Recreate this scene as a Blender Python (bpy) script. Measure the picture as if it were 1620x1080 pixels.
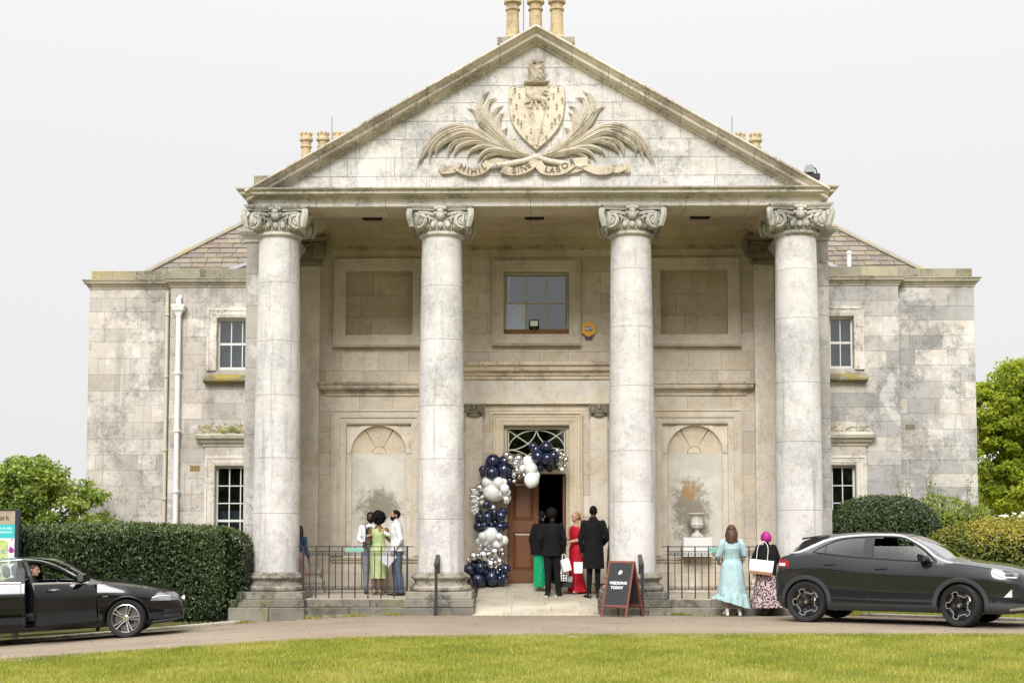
import bpy, bmesh, math, random
import numpy as np
from mathutils import Vector, Matrix
random.seed(7); rng = np.random.default_rng(11)
R = math.radians
for o in list(bpy.data.objects): bpy.data.objects.remove(o)
S = bpy.context.scene
COL = S.collection

# ---------------------------------------------------------------- camera
cd = bpy.data.cameras.new('camera'); cam = bpy.data.objects.new('camera', cd); COL.objects.link(cam)
cd.sensor_width = 36; cd.lens = 50; cd.clip_end = 3000; cd.clip_start = 0.1
cam.location = (0, -27.4, 1.5)
cam.rotation_euler = (R(90 + 3.96), 0, R(0.99))
cd.shift_y = 151.24 / 1620
S.camera = cam

# ---------------------------------------------------------------- light: bright overcast
SUN_EL, SUN_AZ = 37, 189            # azimuth measured from +Y clockwise; the sun stands behind the camera, a little to its left
w = bpy.data.worlds.new('World'); S.world = w; w.use_nodes = True
nt = w.node_tree; nt.nodes.clear()
out = nt.nodes.new('ShaderNodeOutputWorld'); bg = nt.nodes.new('ShaderNodeBackground')
sky = nt.nodes.new('ShaderNodeTexSky'); sky.sky_type = 'NISHITA'; sky.sun_disc = False
sky.sun_elevation = R(SUN_EL); sky.sun_rotation = R(SUN_AZ); sky.dust_density = 4
hs = nt.nodes.new('ShaderNodeHueSaturation'); hs.inputs['Saturation'].default_value = 0.0; hs.inputs['Value'].default_value = 1.0
tc = nt.nodes.new('ShaderNodeTexCoord'); sep = nt.nodes.new('ShaderNodeSeparateXYZ')
ab = nt.nodes.new('ShaderNodeMath'); ab.operation = 'ABSOLUTE'
pw = nt.nodes.new('ShaderNodeMath'); pw.operation = 'POWER'; pw.inputs[1].default_value = 4.0
ma = nt.nodes.new('ShaderNodeMath'); ma.operation = 'MULTIPLY_ADD'; ma.inputs[1].default_value = 24.0; ma.inputs[2].default_value = 3.85
cc = nt.nodes.new('ShaderNodeCombineColor')
mx = nt.nodes.new('ShaderNodeMix'); mx.data_type = 'RGBA'; mx.inputs['Factor'].default_value = 0.94
L = nt.links.new
L(tc.outputs['Generated'], sep.inputs[0]); L(sep.outputs['Z'], ab.inputs[0]); L(ab.outputs[0], pw.inputs[0]); L(pw.outputs[0], ma.inputs[0])
for i in range(3): L(ma.outputs[0], cc.inputs[i])
L(sky.outputs[0], hs.inputs['Color']); L(hs.outputs[0], mx.inputs['A']); L(cc.outputs[0], mx.inputs['B'])
L(mx.outputs['Result'], bg.inputs['Color']); bg.inputs['Strength'].default_value = 0.1
L(bg.outputs[0], out.inputs['Surface'])
sl = bpy.data.lights.new('sun', 'SUN'); sun = bpy.data.objects.new('sun', sl); COL.objects.link(sun)
sl.energy = 1.5; sl.angle = R(24); sl.color = (1.0, 0.985, 0.965)
az = R(SUN_AZ); el = R(SUN_EL)
sd = Vector((math.sin(az) * math.cos(el), math.cos(az) * math.cos(el), math.sin(el)))
sun.rotation_euler = sd.to_track_quat('Z', 'Y').to_euler(); sun.location = sd * 60
S.view_settings.view_transform = 'Standard'; S.view_settings.look = 'None'
S.view_settings.exposure = 1.15; S.view_settings.gamma = 1.0
try: S.cycles.max_bounces = 8
except Exception: pass

# ---------------------------------------------------------------- materials
def lin(r, g, b):
    f = lambda c: (c / 255 / 12.92) if c / 255 <= .04045 else ((c / 255 + .055) / 1.055) ** 2.4
    return (f(r), f(g), f(b), 1)
class N:
    """small node helper"""
    def __init__(s, name):
        s.m = bpy.data.materials.new(name); s.m.use_nodes = True; s.t = s.m.node_tree
        s.b = s.t.nodes['Principled BSDF']; s.o = s.t.nodes['Material Output']
    def n(s, k, **kw):
        x = s.t.nodes.new('ShaderNode' + k)
        for a, v in kw.items(): setattr(x, a, v)
        return x
    def l(s, a, b): s.t.links.new(a, b)
    def obj(s): return s.n('TexCoord').outputs['Object']
    def mapd(s, scale, vec=None):
        mp = s.n('Mapping'); mp.inputs['Scale'].default_value = scale
        s.l(vec or s.obj(), mp.inputs['Vector']); return mp.outputs[0]
    def noise(s, scale, detail=4, rough=.6, vec=None, d4=None):
        x = s.n('TexNoise'); x.inputs['Scale'].default_value = scale; x.inputs['Detail'].default_value = detail
        x.inputs['Roughness'].default_value = rough
        s.l(vec or s.obj(), x.inputs['Vector']); return x.outputs['Fac']
    def ramp(s, fac, stops):
        x = s.n('ValToRGB'); e = x.color_ramp.elements
        while len(e) < len(stops): e.new(.5)
        for i, (p, c) in enumerate(stops):
            e[i].position = p; e[i].color = c if len(c) == 4 else (*c, 1)
        s.l(fac, x.inputs[0]); return x.outputs['Color']
    def step(s, fac, a, b, va=0., vb=1.):
        x = s.n('MapRange'); x.inputs[1].default_value = a; x.inputs[2].default_value = b
        x.inputs[3].default_value = va; x.inputs[4].default_value = vb; x.interpolation_type = 'SMOOTHSTEP'
        s.l(fac, x.inputs[0]); return x.outputs[0]
    def math(s, op, a, b=None, c=None):
        x = s.n('Math', operation=op)
        for i, v in enumerate((a, b, c)):
            if v is None: continue
            if isinstance(v, (int, float)): x.inputs[i].default_value = v
            else: s.l(v, x.inputs[i])
        return x.outputs[0]
    def mix(s, fac, a, b, mode='MIX'):
        x = s.n('Mix', data_type='RGBA', blend_type=mode)
        for k, v in (('Factor', fac), ('A', a), ('B', b)):
            if isinstance(v, (int, float)): x.inputs[k].default_value = v
            elif isinstance(v, (tuple, list)): x.inputs[k].default_value = v if len(v) == 4 else (*v, 1)
            else: s.l(v, x.inputs[k])
        return x.outputs['Result']
    def bump(s, h, strength=.3, dist=.01):
        x = s.n('Bump'); x.inputs['Strength'].default_value = strength; x.inputs['Distance'].default_value = dist
        s.l(h, x.inputs['Height']); s.l(x.outputs[0], s.b.inputs['Normal'])
    def set(s, **kw):
        for k, v in kw.items():
            i = s.b.inputs[k.replace('_', ' ')]
            if isinstance(v, (int, float)): i.default_value = v
            elif isinstance(v, (tuple, list)): i.default_value = v if len(v) == 4 else (*v, 1)
            else: s.l(v, i)
        return s.m
def plain(name, col, rough=.6, spec=.5, metal=0., coat=0., var=0., vs=30, **kw):
    n = N(name)
    c = (*col[:3], 1)
    if var:
        f = n.noise(vs, 5, .65)
        a = tuple(x * (1 - var) for x in col[:3]); b = tuple(min(1, x * (1 + var)) for x in col[:3])
        c = n.mix(f, (*a, 1), (*b, 1))
        n.bump(f, .15, .003)
    n.set(Base_Color=c, Roughness=rough, Metallic=metal, Specular_IOR_Level=spec, Coat_Weight=coat, **kw)
    if coat: n.b.inputs['Coat Roughness'].default_value = .04
    return n.m
def stone(name, a, b, grime=.35, gcol=(.16, .16, .16), lichen=0., lcol=(.30, .24, .05), pit=.5, streak=.3, scale=1.0, warm=.25, mottle=.35, pale=.0):
    """weathered limestone; obj.color tints each block"""
    n = N(name)
    geo = n.n('NewGeometry').outputs['Position']
    oi = n.n('ObjectInfo')
    big = n.noise(.7 * scale, 6, .62, geo)
    med = n.noise(3.3 * scale, 7, .7, geo)
    fine = n.noise(42 * scale, 4, .7, geo)
    c = n.mix(n.step(big, .3, .7), a, b)
    mot = n.noise(7.5 * scale, 8, .8, geo)
    c = n.mix(n.math('MULTIPLY', n.math('MULTIPLY', n.step(mot, .46, .64), n.step(big, .40, .62)), mottle), c, (.27, .27, .265, 1))
    c = n.mix(n.math('MULTIPLY', n.step(med, .45, .72), warm), c, (.46, .36, .22, 1))
    c = n.mix(1.0, c, oi.outputs['Color'], 'MULTIPLY')
    # dark crust in drifts, with a hard speckled edge
    g = n.noise(1.15 * scale, 8, .74, geo)
    gs = n.math('ADD', g, n.math('MULTIPLY', n.math('SUBTRACT', fine, .5), .35))
    c = n.mix(n.math('MULTIPLY', n.step(gs, .51, .60), grime), c, gcol)
    # hard-edged speckle of black lichen inside the drifts, and paler washed patches
    sk = n.noise(15 * scale, 6, .85, geo)
    c = n.mix(n.math('MULTIPLY', n.math('MULTIPLY', n.step(sk, .535, .60), n.step(g, .43, .56)), min(1, grime * 1.5)), c, tuple(x * .9 for x in gcol[:3]) + (1,))
    wp = n.math('ADD', n.noise(.95, 7, .7, geo), n.math('MULTIPLY', n.math('SUBTRACT', sk, .5), .12))
    c = n.mix(n.math('MULTIPLY', n.step(wp, .55, .60), pale), c, (.70, .675, .64, 1))
    # rain streaks
    if streak:
        st = n.noise(1.0, 7, .75, n.mapd((6, 6, .30), geo))
        c = n.mix(n.math('MULTIPLY', n.step(st, .53, .66), streak), c, (.20, .19, .17, 1))
    # pits and shells
    vo = n.n('TexVoronoi'); vo.inputs['Scale'].default_value = 34; n.l(geo, vo.inputs['Vector'])
    pt = n.math('MULTIPLY', n.step(vo.outputs['Distance'], .16, .30, 1, 0), n.step(med, .42, .6))
    c = n.mix(n.math('MULTIPLY', pt, pit), c, (.15, .14, .12, 1))
    if lichen:
        lf = n.math('ADD', n.noise(1.7, 7, .75, geo), n.math('MULTIPLY', n.math('SUBTRACT', fine, .5), .5))
        c = n.mix(n.math('MULTIPLY', n.step(lf, .60 - lichen * .25, .72 - lichen * .25), .85), c, lcol)
    h = n.math('ADD', n.math('MULTIPLY', fine, .5), n.math('MULTIPLY', med, 1.0))
    h = n.math('SUBTRACT', h, n.math('MULTIPLY', pt, .7))
    n.bump(h, .35, .012)
    n.set(Base_Color=c, Roughness=.88, Specular_IOR_Level=.25)
    return n.m
M = {}
M['ashlar']  = stone('weathered_ashlar', (.58, .547, .515, 1), (.45, .425, .405, 1), .5, streak=.42, pit=.65, mottle=.5, pale=.45)
M['shaft']   = stone('column_stone', (.63, .60, .585, 1), (.52, .50, .49, 1), .30, (.24, .24, .24), streak=.48, pit=.45, mottle=.4, pale=.35)
M['porch']   = stone('porch_stone', (.61, .56, .49, 1), (.53, .48, .415, 1), .18, (.24, .19, .12), streak=.14, pit=.2, warm=.5)
M['tymp']    = stone('tympanum_stone', (.68, .65, .63, 1), (.57, .545, .53, 1), .42, (.22, .22, .22), streak=.35, pit=.35, mottle=.55, pale=.6)
M['trim']    = stone('moulding_stone', (.64, .60, .55, 1), (.47, .43, .39, 1), .5, (.13, .12, .10), streak=.35, pit=.3)
M['dirty']   = stone('dirty_step_stone', (.36, .33, .275, 1), (.22, .20, .165, 1), .75, (.06, .055, .045), .16, (.15, .16, .05), streak=.4, mottle=.6)
M['lichen']  = stone('lichen_parapet_stone', (.36, .33, .27, 1), (.22, .205, .17, 1), .7, (.07, .065, .05), .30, (.30, .24, .05), streak=.25, mottle=.6)
M['moss']    = stone('mossy_ledge_stone', (.30, .27, .18, 1), (.18, .16, .11, 1), .6, (.07, .06, .04), .5, (.30, .23, .03), streak=.1)
M['relief']  = stone('carved_relief_stone', (.63, .575, .48, 1), (.53, .475, .39, 1), .5, (.12, .10, .08), streak=.25, pit=.45, warm=.4, mottle=.5)
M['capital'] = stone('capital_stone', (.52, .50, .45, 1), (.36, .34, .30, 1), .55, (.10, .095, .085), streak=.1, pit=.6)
M['slab']    = stone('paving_stone', (.50, .45, .36, 1), (.40, .35, .27, 1), .25, (.2, .17, .12), streak=0, pit=.3)
M['joint']   = plain('mortar_joint', (.27, .25, .215), .95, .1, var=.3, vs=12)
M['jointw']  = plain('porch_joint', (.25, .21, .15), .95, .1)
M['iron']    = plain('black_painted_iron', (.012, .013, .015), .45, .5)
M['whitewood'] = plain('white_painted_wood', (.62, .61, .58), .5, .4, var=.12, vs=15)
M['oldwood'] = plain('peeling_window_paint', (.42, .37, .27), .7, .3, var=.4, vs=18)
M['pipe_w']  = plain('white_downpipe', (.72, .71, .69), .4, .5, var=.1, vs=6)
M['pipe_c']  = plain('cream_downpipe', (.50, .45, .36), .6, .4, var=.2, vs=6)
M['blind']   = plain('grey_window_blind', (.085, .09, .10), .9, .2)
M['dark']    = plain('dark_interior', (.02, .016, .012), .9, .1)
M['lead']    = plain('roof_lead', (.20, .205, .21), .6, .4, var=.3, vs=5)
M['pot']     = stone('buff_chimney_pot', (.58, .45, .27, 1), (.46, .35, .20, 1), .45, (.12, .10, .07), .15, streak=.4, pit=.3, scale=2.2)
M['black']   = plain('black_plastic', (.012, .012, .012), .5, .4)
def glassmat(name, tint=(.9, .92, .93), mixf=.75, rough=.02):
    n = N(name)
    tr = n.n('BsdfTransparent'); tr.inputs[0].default_value = (*tint, 1)
    gl = n.n('BsdfGlossy'); gl.inputs['Roughness'].default_value = rough
    fr = n.n('Fresnel'); fr.inputs['IOR'].default_value = 1.5
    ms = n.n('MixShader'); n.l(n.math('ADD', fr.outputs[0], 1 - mixf - .2 if 1 - mixf > .2 else .02), ms.inputs[0])
    n.l(tr.outputs[0], ms.inputs[1]); n.l(gl.outputs[0], ms.inputs[2]); n.l(ms.outputs[0], n.o.inputs['Surface'])
    return n.m
M['glass'] = glassmat('window_glass', (.85, .88, .9))
M['cglass'] = glassmat('clear_car_glass', (.78, .84, .83))
M['wsglass'] = glassmat('sky_reflecting_windscreen', (.7, .75, .74), .15)
M['tint'] = plain('privacy_car_glass', (.012, .014, .016), .03, .6)

# ---------------------------------------------------------------- mesh helpers
class MB:
    def __init__(s): s.v = []; s.f = []; s.mi = []
    def add(s, v, f, mi=0):
        o = len(s.v); s.v += [tuple(p) for p in v]; s.f += [tuple(i + o for i in q) for q in f]; s.mi += [mi] * len(f); return s
    def box(s, x0, x1, y0, y1, z0, z1, mi=0):
        v = [(x0,y0,z0),(x1,y0,z0),(x1,y1,z0),(x0,y1,z0),(x0,y0,z1),(x1,y0,z1),(x1,y1,z1),(x0,y1,z1)]
        return s.add(v, [(0,3,2,1),(4,5,6,7),(0,1,5,4),(1,2,6,5),(2,3,7,6),(3,0,4,7)], mi)
    def cbox(s, x0, x1, y0, y1, z0, z1, c=.01, mi=0):
        """box with chamfered edges: convex hull of 24 points"""
        bm = bmesh.new()
        for ax in range(3):
            for i in (0, 1):
                for j in (0, 1):
                    for k in (0, 1):
                        p = [(x0, x1)[i], (y0, y1)[j], (z0, z1)[k]]
                        for a in range(3):
                            if a != ax: p[a] += c * (1, -1)[(i, j, k)[a]]
                        bm.verts.new(p)
        bmesh.ops.convex_hull(bm, input=bm.verts)
        bmesh.ops.dissolve_limit(bm, angle_limit=.02, verts=bm.verts, edges=bm.edges)
        bm.verts.index_update()
        s.add([v.co[:] for v in bm.verts], [[v.index for v in f.verts] for f in bm.faces], mi); bm.free(); return s
    def block(s, poly, y0, depth, c=.008, mi=0, hollow=True):
        """stone: convex polygon (x,z), counter-clockwise seen from the front (-Y), chamfered front edge"""
        n = len(poly); cx = sum(p[0] for p in poly) / n; cz = sum(p[1] for p in poly) / n
        ins = inset(poly, c)
        v = [(x, y0, z) for x, z in ins] + [(x, y0 + c, z) for x, z in poly] + [(x, y0 + depth, z) for x, z in poly]
        f = [tuple(range(n))]
        for i in range(n):
            j = (i + 1) % n
            f.append((i, i + n, j + n, j)); f.append((i + n, i + 2 * n, j + 2 * n, j + n))
        f.append(tuple(range(3 * n - 1, 2 * n - 1, -1)))
        return s.add(v, f, mi)
    def lathe(s, prof, seg=32, c=(0, 0, 0), mi=0, ax='z', cap=True):
        o = []
        for r, h in prof:
            for k in range(seg):
                a = 2 * math.pi * k / seg
                p = (r * math.cos(a), r * math.sin(a), h)
                if ax == 'y': p = (p[0], h, p[1])
                if ax == 'x': p = (h, p[0], p[1])
                o.append((p[0] + c[0], p[1] + c[1], p[2] + c[2]))
        f = []
        for i in range(len(prof) - 1):
            for k in range(seg):
                k2 = (k + 1) % seg
                f.append((i * seg + k, i * seg + k2, (i + 1) * seg + k2, (i + 1) * seg + k))
        if cap:
            f.append(tuple(range(seg - 1, -1, -1))); f.append(tuple(range((len(prof) - 1) * seg, len(prof) * seg)))
        return s.add(o, f, mi)
    def tube(s, pts, r, seg=8, mi=0, flat=None):
        """tube along points; r number or list; flat=(normal, factor) squashes it"""
        pts = [Vector(p) for p in pts]; n = len(pts)
        rs = r if isinstance(r, (list, tuple)) else [r] * n
        o = []; prev = None
        for i, p in enumerate(pts):
            t = (pts[min(i + 1, n - 1)] - pts[max(i - 1, 0)]).normalized()
            if prev is None:
                u = t.orthogonal().normalized() if flat is None else (Vector(flat[0]) - t * Vector(flat[0]).dot(t)).normalized()
            else:
                u = (prev - t * prev.dot(t)).normalized()
            if flat is not None: u = (Vector(flat[0]) - t * Vector(flat[0]).dot(t)).normalized()
            prev = u; vv = t.cross(u)
            for k in range(seg):
                a = 2 * math.pi * k / seg
                o.append(p + u * (math.cos(a) * rs[i] * (flat[1] if flat else 1)) + vv * (math.sin(a) * rs[i]))
        f = []
        for i in range(n - 1):
            for k in range(seg):
                k2 = (k + 1) % seg
                f.append((i * seg + k, i * seg + k2, (i + 1) * seg + k2, (i + 1) * seg + k))
        f.append(tuple(range(seg - 1, -1, -1))); f.append(tuple(range((n - 1) * seg, n * seg)))
        return s.add(o, f, mi)
    def ball(s, c, r, seg=12, rings=8, sc=(1, 1, 1), mi=0):
        prof = []
        o = []; f = []
        for i in range(rings + 1):
            a = math.pi * i / rings
            for k in range(seg):
                b = 2 * math.pi * k / seg
                o.append((c[0] + r * sc[0] * math.sin(a) * math.cos(b), c[1] + r * sc[1] * math.sin(a) * math.sin(b), c[2] - r * sc[2] * math.cos(a)))
        for i in range(rings):
            for k in range(seg):
                k2 = (k + 1) % seg
                f.append((i * seg + k, i * seg + k2, (i + 1) * seg + k2, (i + 1) * seg + k))
        return s.add(o, f, mi)
    def loft(s, rings, mi=0, cap=True, close=True):
        n = len(rings[0]); o = [p for r in rings for p in r]; f = []
        for i in range(len(rings) - 1):
            for k in range(n if close else n - 1):
                k2 = (k + 1) % n
                f.append((i * n + k, i * n + k2, (i + 1) * n + k2, (i + 1) * n + k))
        if cap and close:
            f.append(tuple(range(n - 1, -1, -1))); f.append(tuple(range((len(rings) - 1) * n, len(rings) * n)))
        return s.add(o, f, mi)
    def sweep(s, prof, path, mi=0):
        """moulding: prof [(out, z)], path [(x, y)] open polyline, 'out' is to the right of travel; mitred"""
        n = len(path); o = []
        for i, (x, y) in enumerate(path):
            d = []
            if i > 0: d.append(Vector((x - path[i-1][0], y - path[i-1][1])).normalized())
            if i < n - 1: d.append(Vector((path[i+1][0] - x, path[i+1][1] - y)).normalized())
            ns = [Vector((q.y, -q.x)) for q in d]
            m = ns[0] if len(ns) == 1 else (ns[0] + ns[1]) / (1 + ns[0].dot(ns[1]))
            for u, z in prof: o.append((x + m.x * u, y + m.y * u, z))
        k = len(prof); f = []
        for i in range(n - 1):
            for j in range(k - 1): f.append((i*k+j, (i+1)*k+j, (i+1)*k+j+1, i*k+j+1))
        f.append(tuple(range(k))); f.append(tuple(range(n*k-1, (n-1)*k-1, -1)))
        return s.add(o, f, mi)
    def frame(s, x0, x1, z0, z1, prof, mi=0, open_bottom=False):
        """picture-frame moulding in the XZ plane: prof [(inset, y)]"""
        o = []
        for d, y in prof:
            zb = z0 if open_bottom else z0 + d
            o += [(x0 + d, y, zb), (x0 + d, y, z1 - d), (x1 - d, y, z1 - d), (x1 - d, y, zb)]
        f = []
        for i in range(len(prof) - 1):
            for k in range(4):
                if open_bottom and k == 3: continue
                k2 = (k + 1) % 4
                f.append((i*4+k, i*4+k2, (i+1)*4+k2, (i+1)*4+k))
        return s.add(o, f, mi)
    def mesh(s, name, mats, smooth=False, auto=None):
        me = bpy.data.meshes.new(name); me.from_pydata(s.v, [], s.f)
        for m in (mats if isinstance(mats, (list, tuple)) else [mats]): me.materials.append(m)
        if any(s.mi): me.polygons.foreach_set('material_index', s.mi)
        bm = bmesh.new(); bm.from_mesh(me); bmesh.ops.recalc_face_normals(bm, faces=bm.faces); bm.to_mesh(me); bm.free()
        if smooth: me.polygons.foreach_set('use_smooth', [True] * len(me.polygons))
        if smooth and auto is not None: me.set_sharp_from_angle(angle=R(auto))
        me.update(); return me
    def build(s, name, mats, parent=None, smooth=False, auto=38, color=None, loc=None, **props):
        o = bpy.data.objects.new(name, s.mesh(name, mats, smooth, auto)); COL.objects.link(o)
        if parent is not None: o.parent = parent
        if loc is not None: o.location = loc
        if color is not None: o.color = (*color[:3], 1)
        for k, v in props.items(): o[k] = v
        return o
def inset(poly, c):
    n = len(poly); r = []
    for i in range(n):
        p0, p1, p2 = Vector(poly[i-1]), Vector(poly[i]), Vector(poly[(i+1) % n])
        a = (p1 - p0).normalized(); b = (p2 - p1).normalized()
        na = Vector((-a.y, a.x)); nb = Vector((-b.y, b.x))
        m = (na + nb) / max(.2, 1 + na.dot(nb)); r.append(tuple(p1 + m * c))
    return r
def empty(name, loc=(0, 0, 0), rz=0, parent=None, **props):
    o = bpy.data.objects.new(name, None); COL.objects.link(o); o.location = loc; o.rotation_euler = (0, 0, rz)
    o.empty_display_size = .1
    if parent is not None: o.parent = parent
    for k, v in props.items(): o[k] = v
    return o
def tag(o, label, category, group=None):
    o['label'] = label; o['category'] = category
    if group: o['group'] = group
    return o
def link(name, me, parent=None, loc=(0,0,0), rot=(0,0,0), scale=(1,1,1), color=None):
    o = bpy.data.objects.new(name, me); COL.objects.link(o); o.parent = parent
    o.location = loc; o.rotation_euler = rot; o.scale = scale
    if color is not None: o.color = (*color[:3], 1)
    return o
def crom(pts, n=8):
    """Catmull-Rom through points"""
    P = [np.array(p, float) for p in pts]; P = [2*P[0]-P[1]] + P + [2*P[-1]-P[-2]]; o = []
    for i in range(1, len(P) - 2):
        for k in range(n):
            t = k / n
            o.append(.5*((2*P[i]) + (-P[i-1]+P[i+1])*t + (2*P[i-1]-5*P[i]+4*P[i+1]-P[i+2])*t*t + (-P[i-1]+3*P[i]-3*P[i+1]+P[i+2])*t**3))
    o.append(P[-2]); return [tuple(x) for x in o]
def text_mesh(body, size, mat, depth=.004, align='CENTER', shear=0, bold=0):
    cu = bpy.data.curves.new('lettering', 'FONT'); cu.body = body; cu.size = size; cu.extrude = depth; cu.align_x = align
    cu.shear = shear; cu.offset = bold; cu.resolution_u = 3
    ob = bpy.data.objects.new('lettering', cu); COL.objects.link(ob)
    dg = bpy.context.evaluated_depsgraph_get(); me = bpy.data.meshes.new_from_object(ob.evaluated_get(dg))
    bpy.data.objects.remove(ob); bpy.data.curves.remove(cu)
    me.materials.clear(); me.materials.append(mat); return me
def sub_rect(r, holes):
    out = [r]
    for h in holes:
        nx = []
        for (a, b, c, d) in out:
            if h[0] >= b or h[1] <= a or h[2] >= d or h[3] <= c: nx.append((a, b, c, d)); continue
            if h[0] > a: nx.append((a, h[0], c, d))
            if h[1] < b: nx.append((h[1], b, c, d))
            m0, m1 = max(a, h[0]), min(b, h[1])
            if h[2] > c: nx.append((m0, m1, c, h[2]))
            if h[3] < d: nx.append((m0, m1, h[3], d))
        out = nx
    return [q for q in out if q[1] - q[0] > .012 and q[3] - q[2] > .012]
def ashlar(parent, x0, x1, zs, y, mat, lens=(.45, .95), holes=(), pal=((1, 1, 1),), gap=.004, depth=.05, jit=.004, seed=0, offs=None, quoin=None):
    """lays courses of separate stones on the plane y (front), children of parent"""
    rr = random.Random(seed); k = 0
    for ci in range(len(zs) - 1):
        a, b = zs[ci], zs[ci + 1]; xs = [x0]
        x = x0 + rr.uniform(*lens) * (.5 if ci % 2 else .9)
        while x < x1 - lens[0] * .55:
            xs.append(x); x += rr.uniform(*lens)
        xs.append(x1)
        for i in range(len(xs) - 1):
            c = rr.choice(pal); v = rr.uniform(.9, 1.06); col = tuple(min(1.2, t * v) for t in c)
            for (p, q, s_, t_) in sub_rect((xs[i], xs[i+1], a, b), holes):
                g = gap / 2; yy = y + rr.uniform(0, jit)
                if q - p < .03 or t_ - s_ < .03: continue
                MB().block([(p+g, s_+g), (q-g, s_+g), (q-g, t_-g), (p+g, t_-g)], yy, depth, .003).build('stone_block', mat, parent, color=col); k += 1
    return k
def backing(name, rects, y, depth, mat, parent, holes=()):
    m = MB()
    for r in rects:
        for (a, b, c, d) in sub_rect(r, holes): m.box(a, b, y, y + depth, c, d)
    return m.build(name, mat, parent)
# ================================================================ the mansion
YW = 2.7                                    # porch back wall plane
house = empty('mansion', (0, 0, 0))
tag(house, 'pale stone mansion with four-column portico and carved pediment', 'mansion')
PAL_L = [(1.04, 1.0, .96), (.98, .95, .90), (.90, .865, .80), (1.05, 1.01, .97), (.93, .90, .86), (.86, .835, .80)]
PAL_R = [(1.08, 1.05, 1.0), (.76, .765, .775), (.70, .71, .72), (1.02, .99, .94), (.86, .86, .85), (.78, .785, .79), (.92, .91, .89)]
PAL_P = [(1, .98, .95), (.95, .92, .88), (.90, .87, .80), (1, .96, .90), (.97, .93, .84)]
PAL_T = [(1, 1, 1), (.96, .96, .95), (.98, .97, .94), (.86, .87, .87), (.92, .91, .90)]
def courses(z0, z1, h, seed):
    r = random.Random(seed); z = [z0]
    while z[-1] < z1 - h * 1.4: z.append(z[-1] + h * r.uniform(.88, 1.14))
    z.append(z1); return z

# ---- wings
def sash(parent, x0, x1, z0, z1, y, nx, nz, bars=.022, rail=.05, meet=None, blind_y=None):
    wd = empty('window', parent=parent)
    f = MB()
    f.box(x0, x0 + .045, y, y + .07, z0, z1).box(x1 - .045, x1, y, y + .07, z0, z1)
    f.box(x0 + .045, x1 - .045, y, y + .07, z0, z0 + .07).box(x0 + .045, x1 - .045, y, y + .07, z1 - .05, z1)
    a, b, c, d = x0 + .045, x1 - .045, z0 + .07, z1 - .05
    fr = f.build('frame', M['whitewood'], wd)
    zc = [c + (d - c) * i / nz for i in range(nz + 1)]; xc = [a + (b - a) * i / nx for i in range(nx + 1)]
    for i in range(1, nx): MB().box(xc[i] - bars/2, xc[i] + bars/2, y + .012, y + .05, c, d).build('glazing_bar', M['whitewood'], wd)
    for j in range(1, nz):
        t = bars if j != meet else .05
        MB().box(a, b, y + .006, y + .056, zc[j] - t/2, zc[j] + t/2).build('glazing_bar', M['whitewood'], wd)
    for i in range(nx):
        for j in range(nz):
            MB().box(xc[i] + bars/2, xc[i+1] - bars/2, y + .026, y + .032, zc[j] + bars/2, zc[j+1] - bars/2).build('pane', M['glass'], wd)
    return wd
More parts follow.
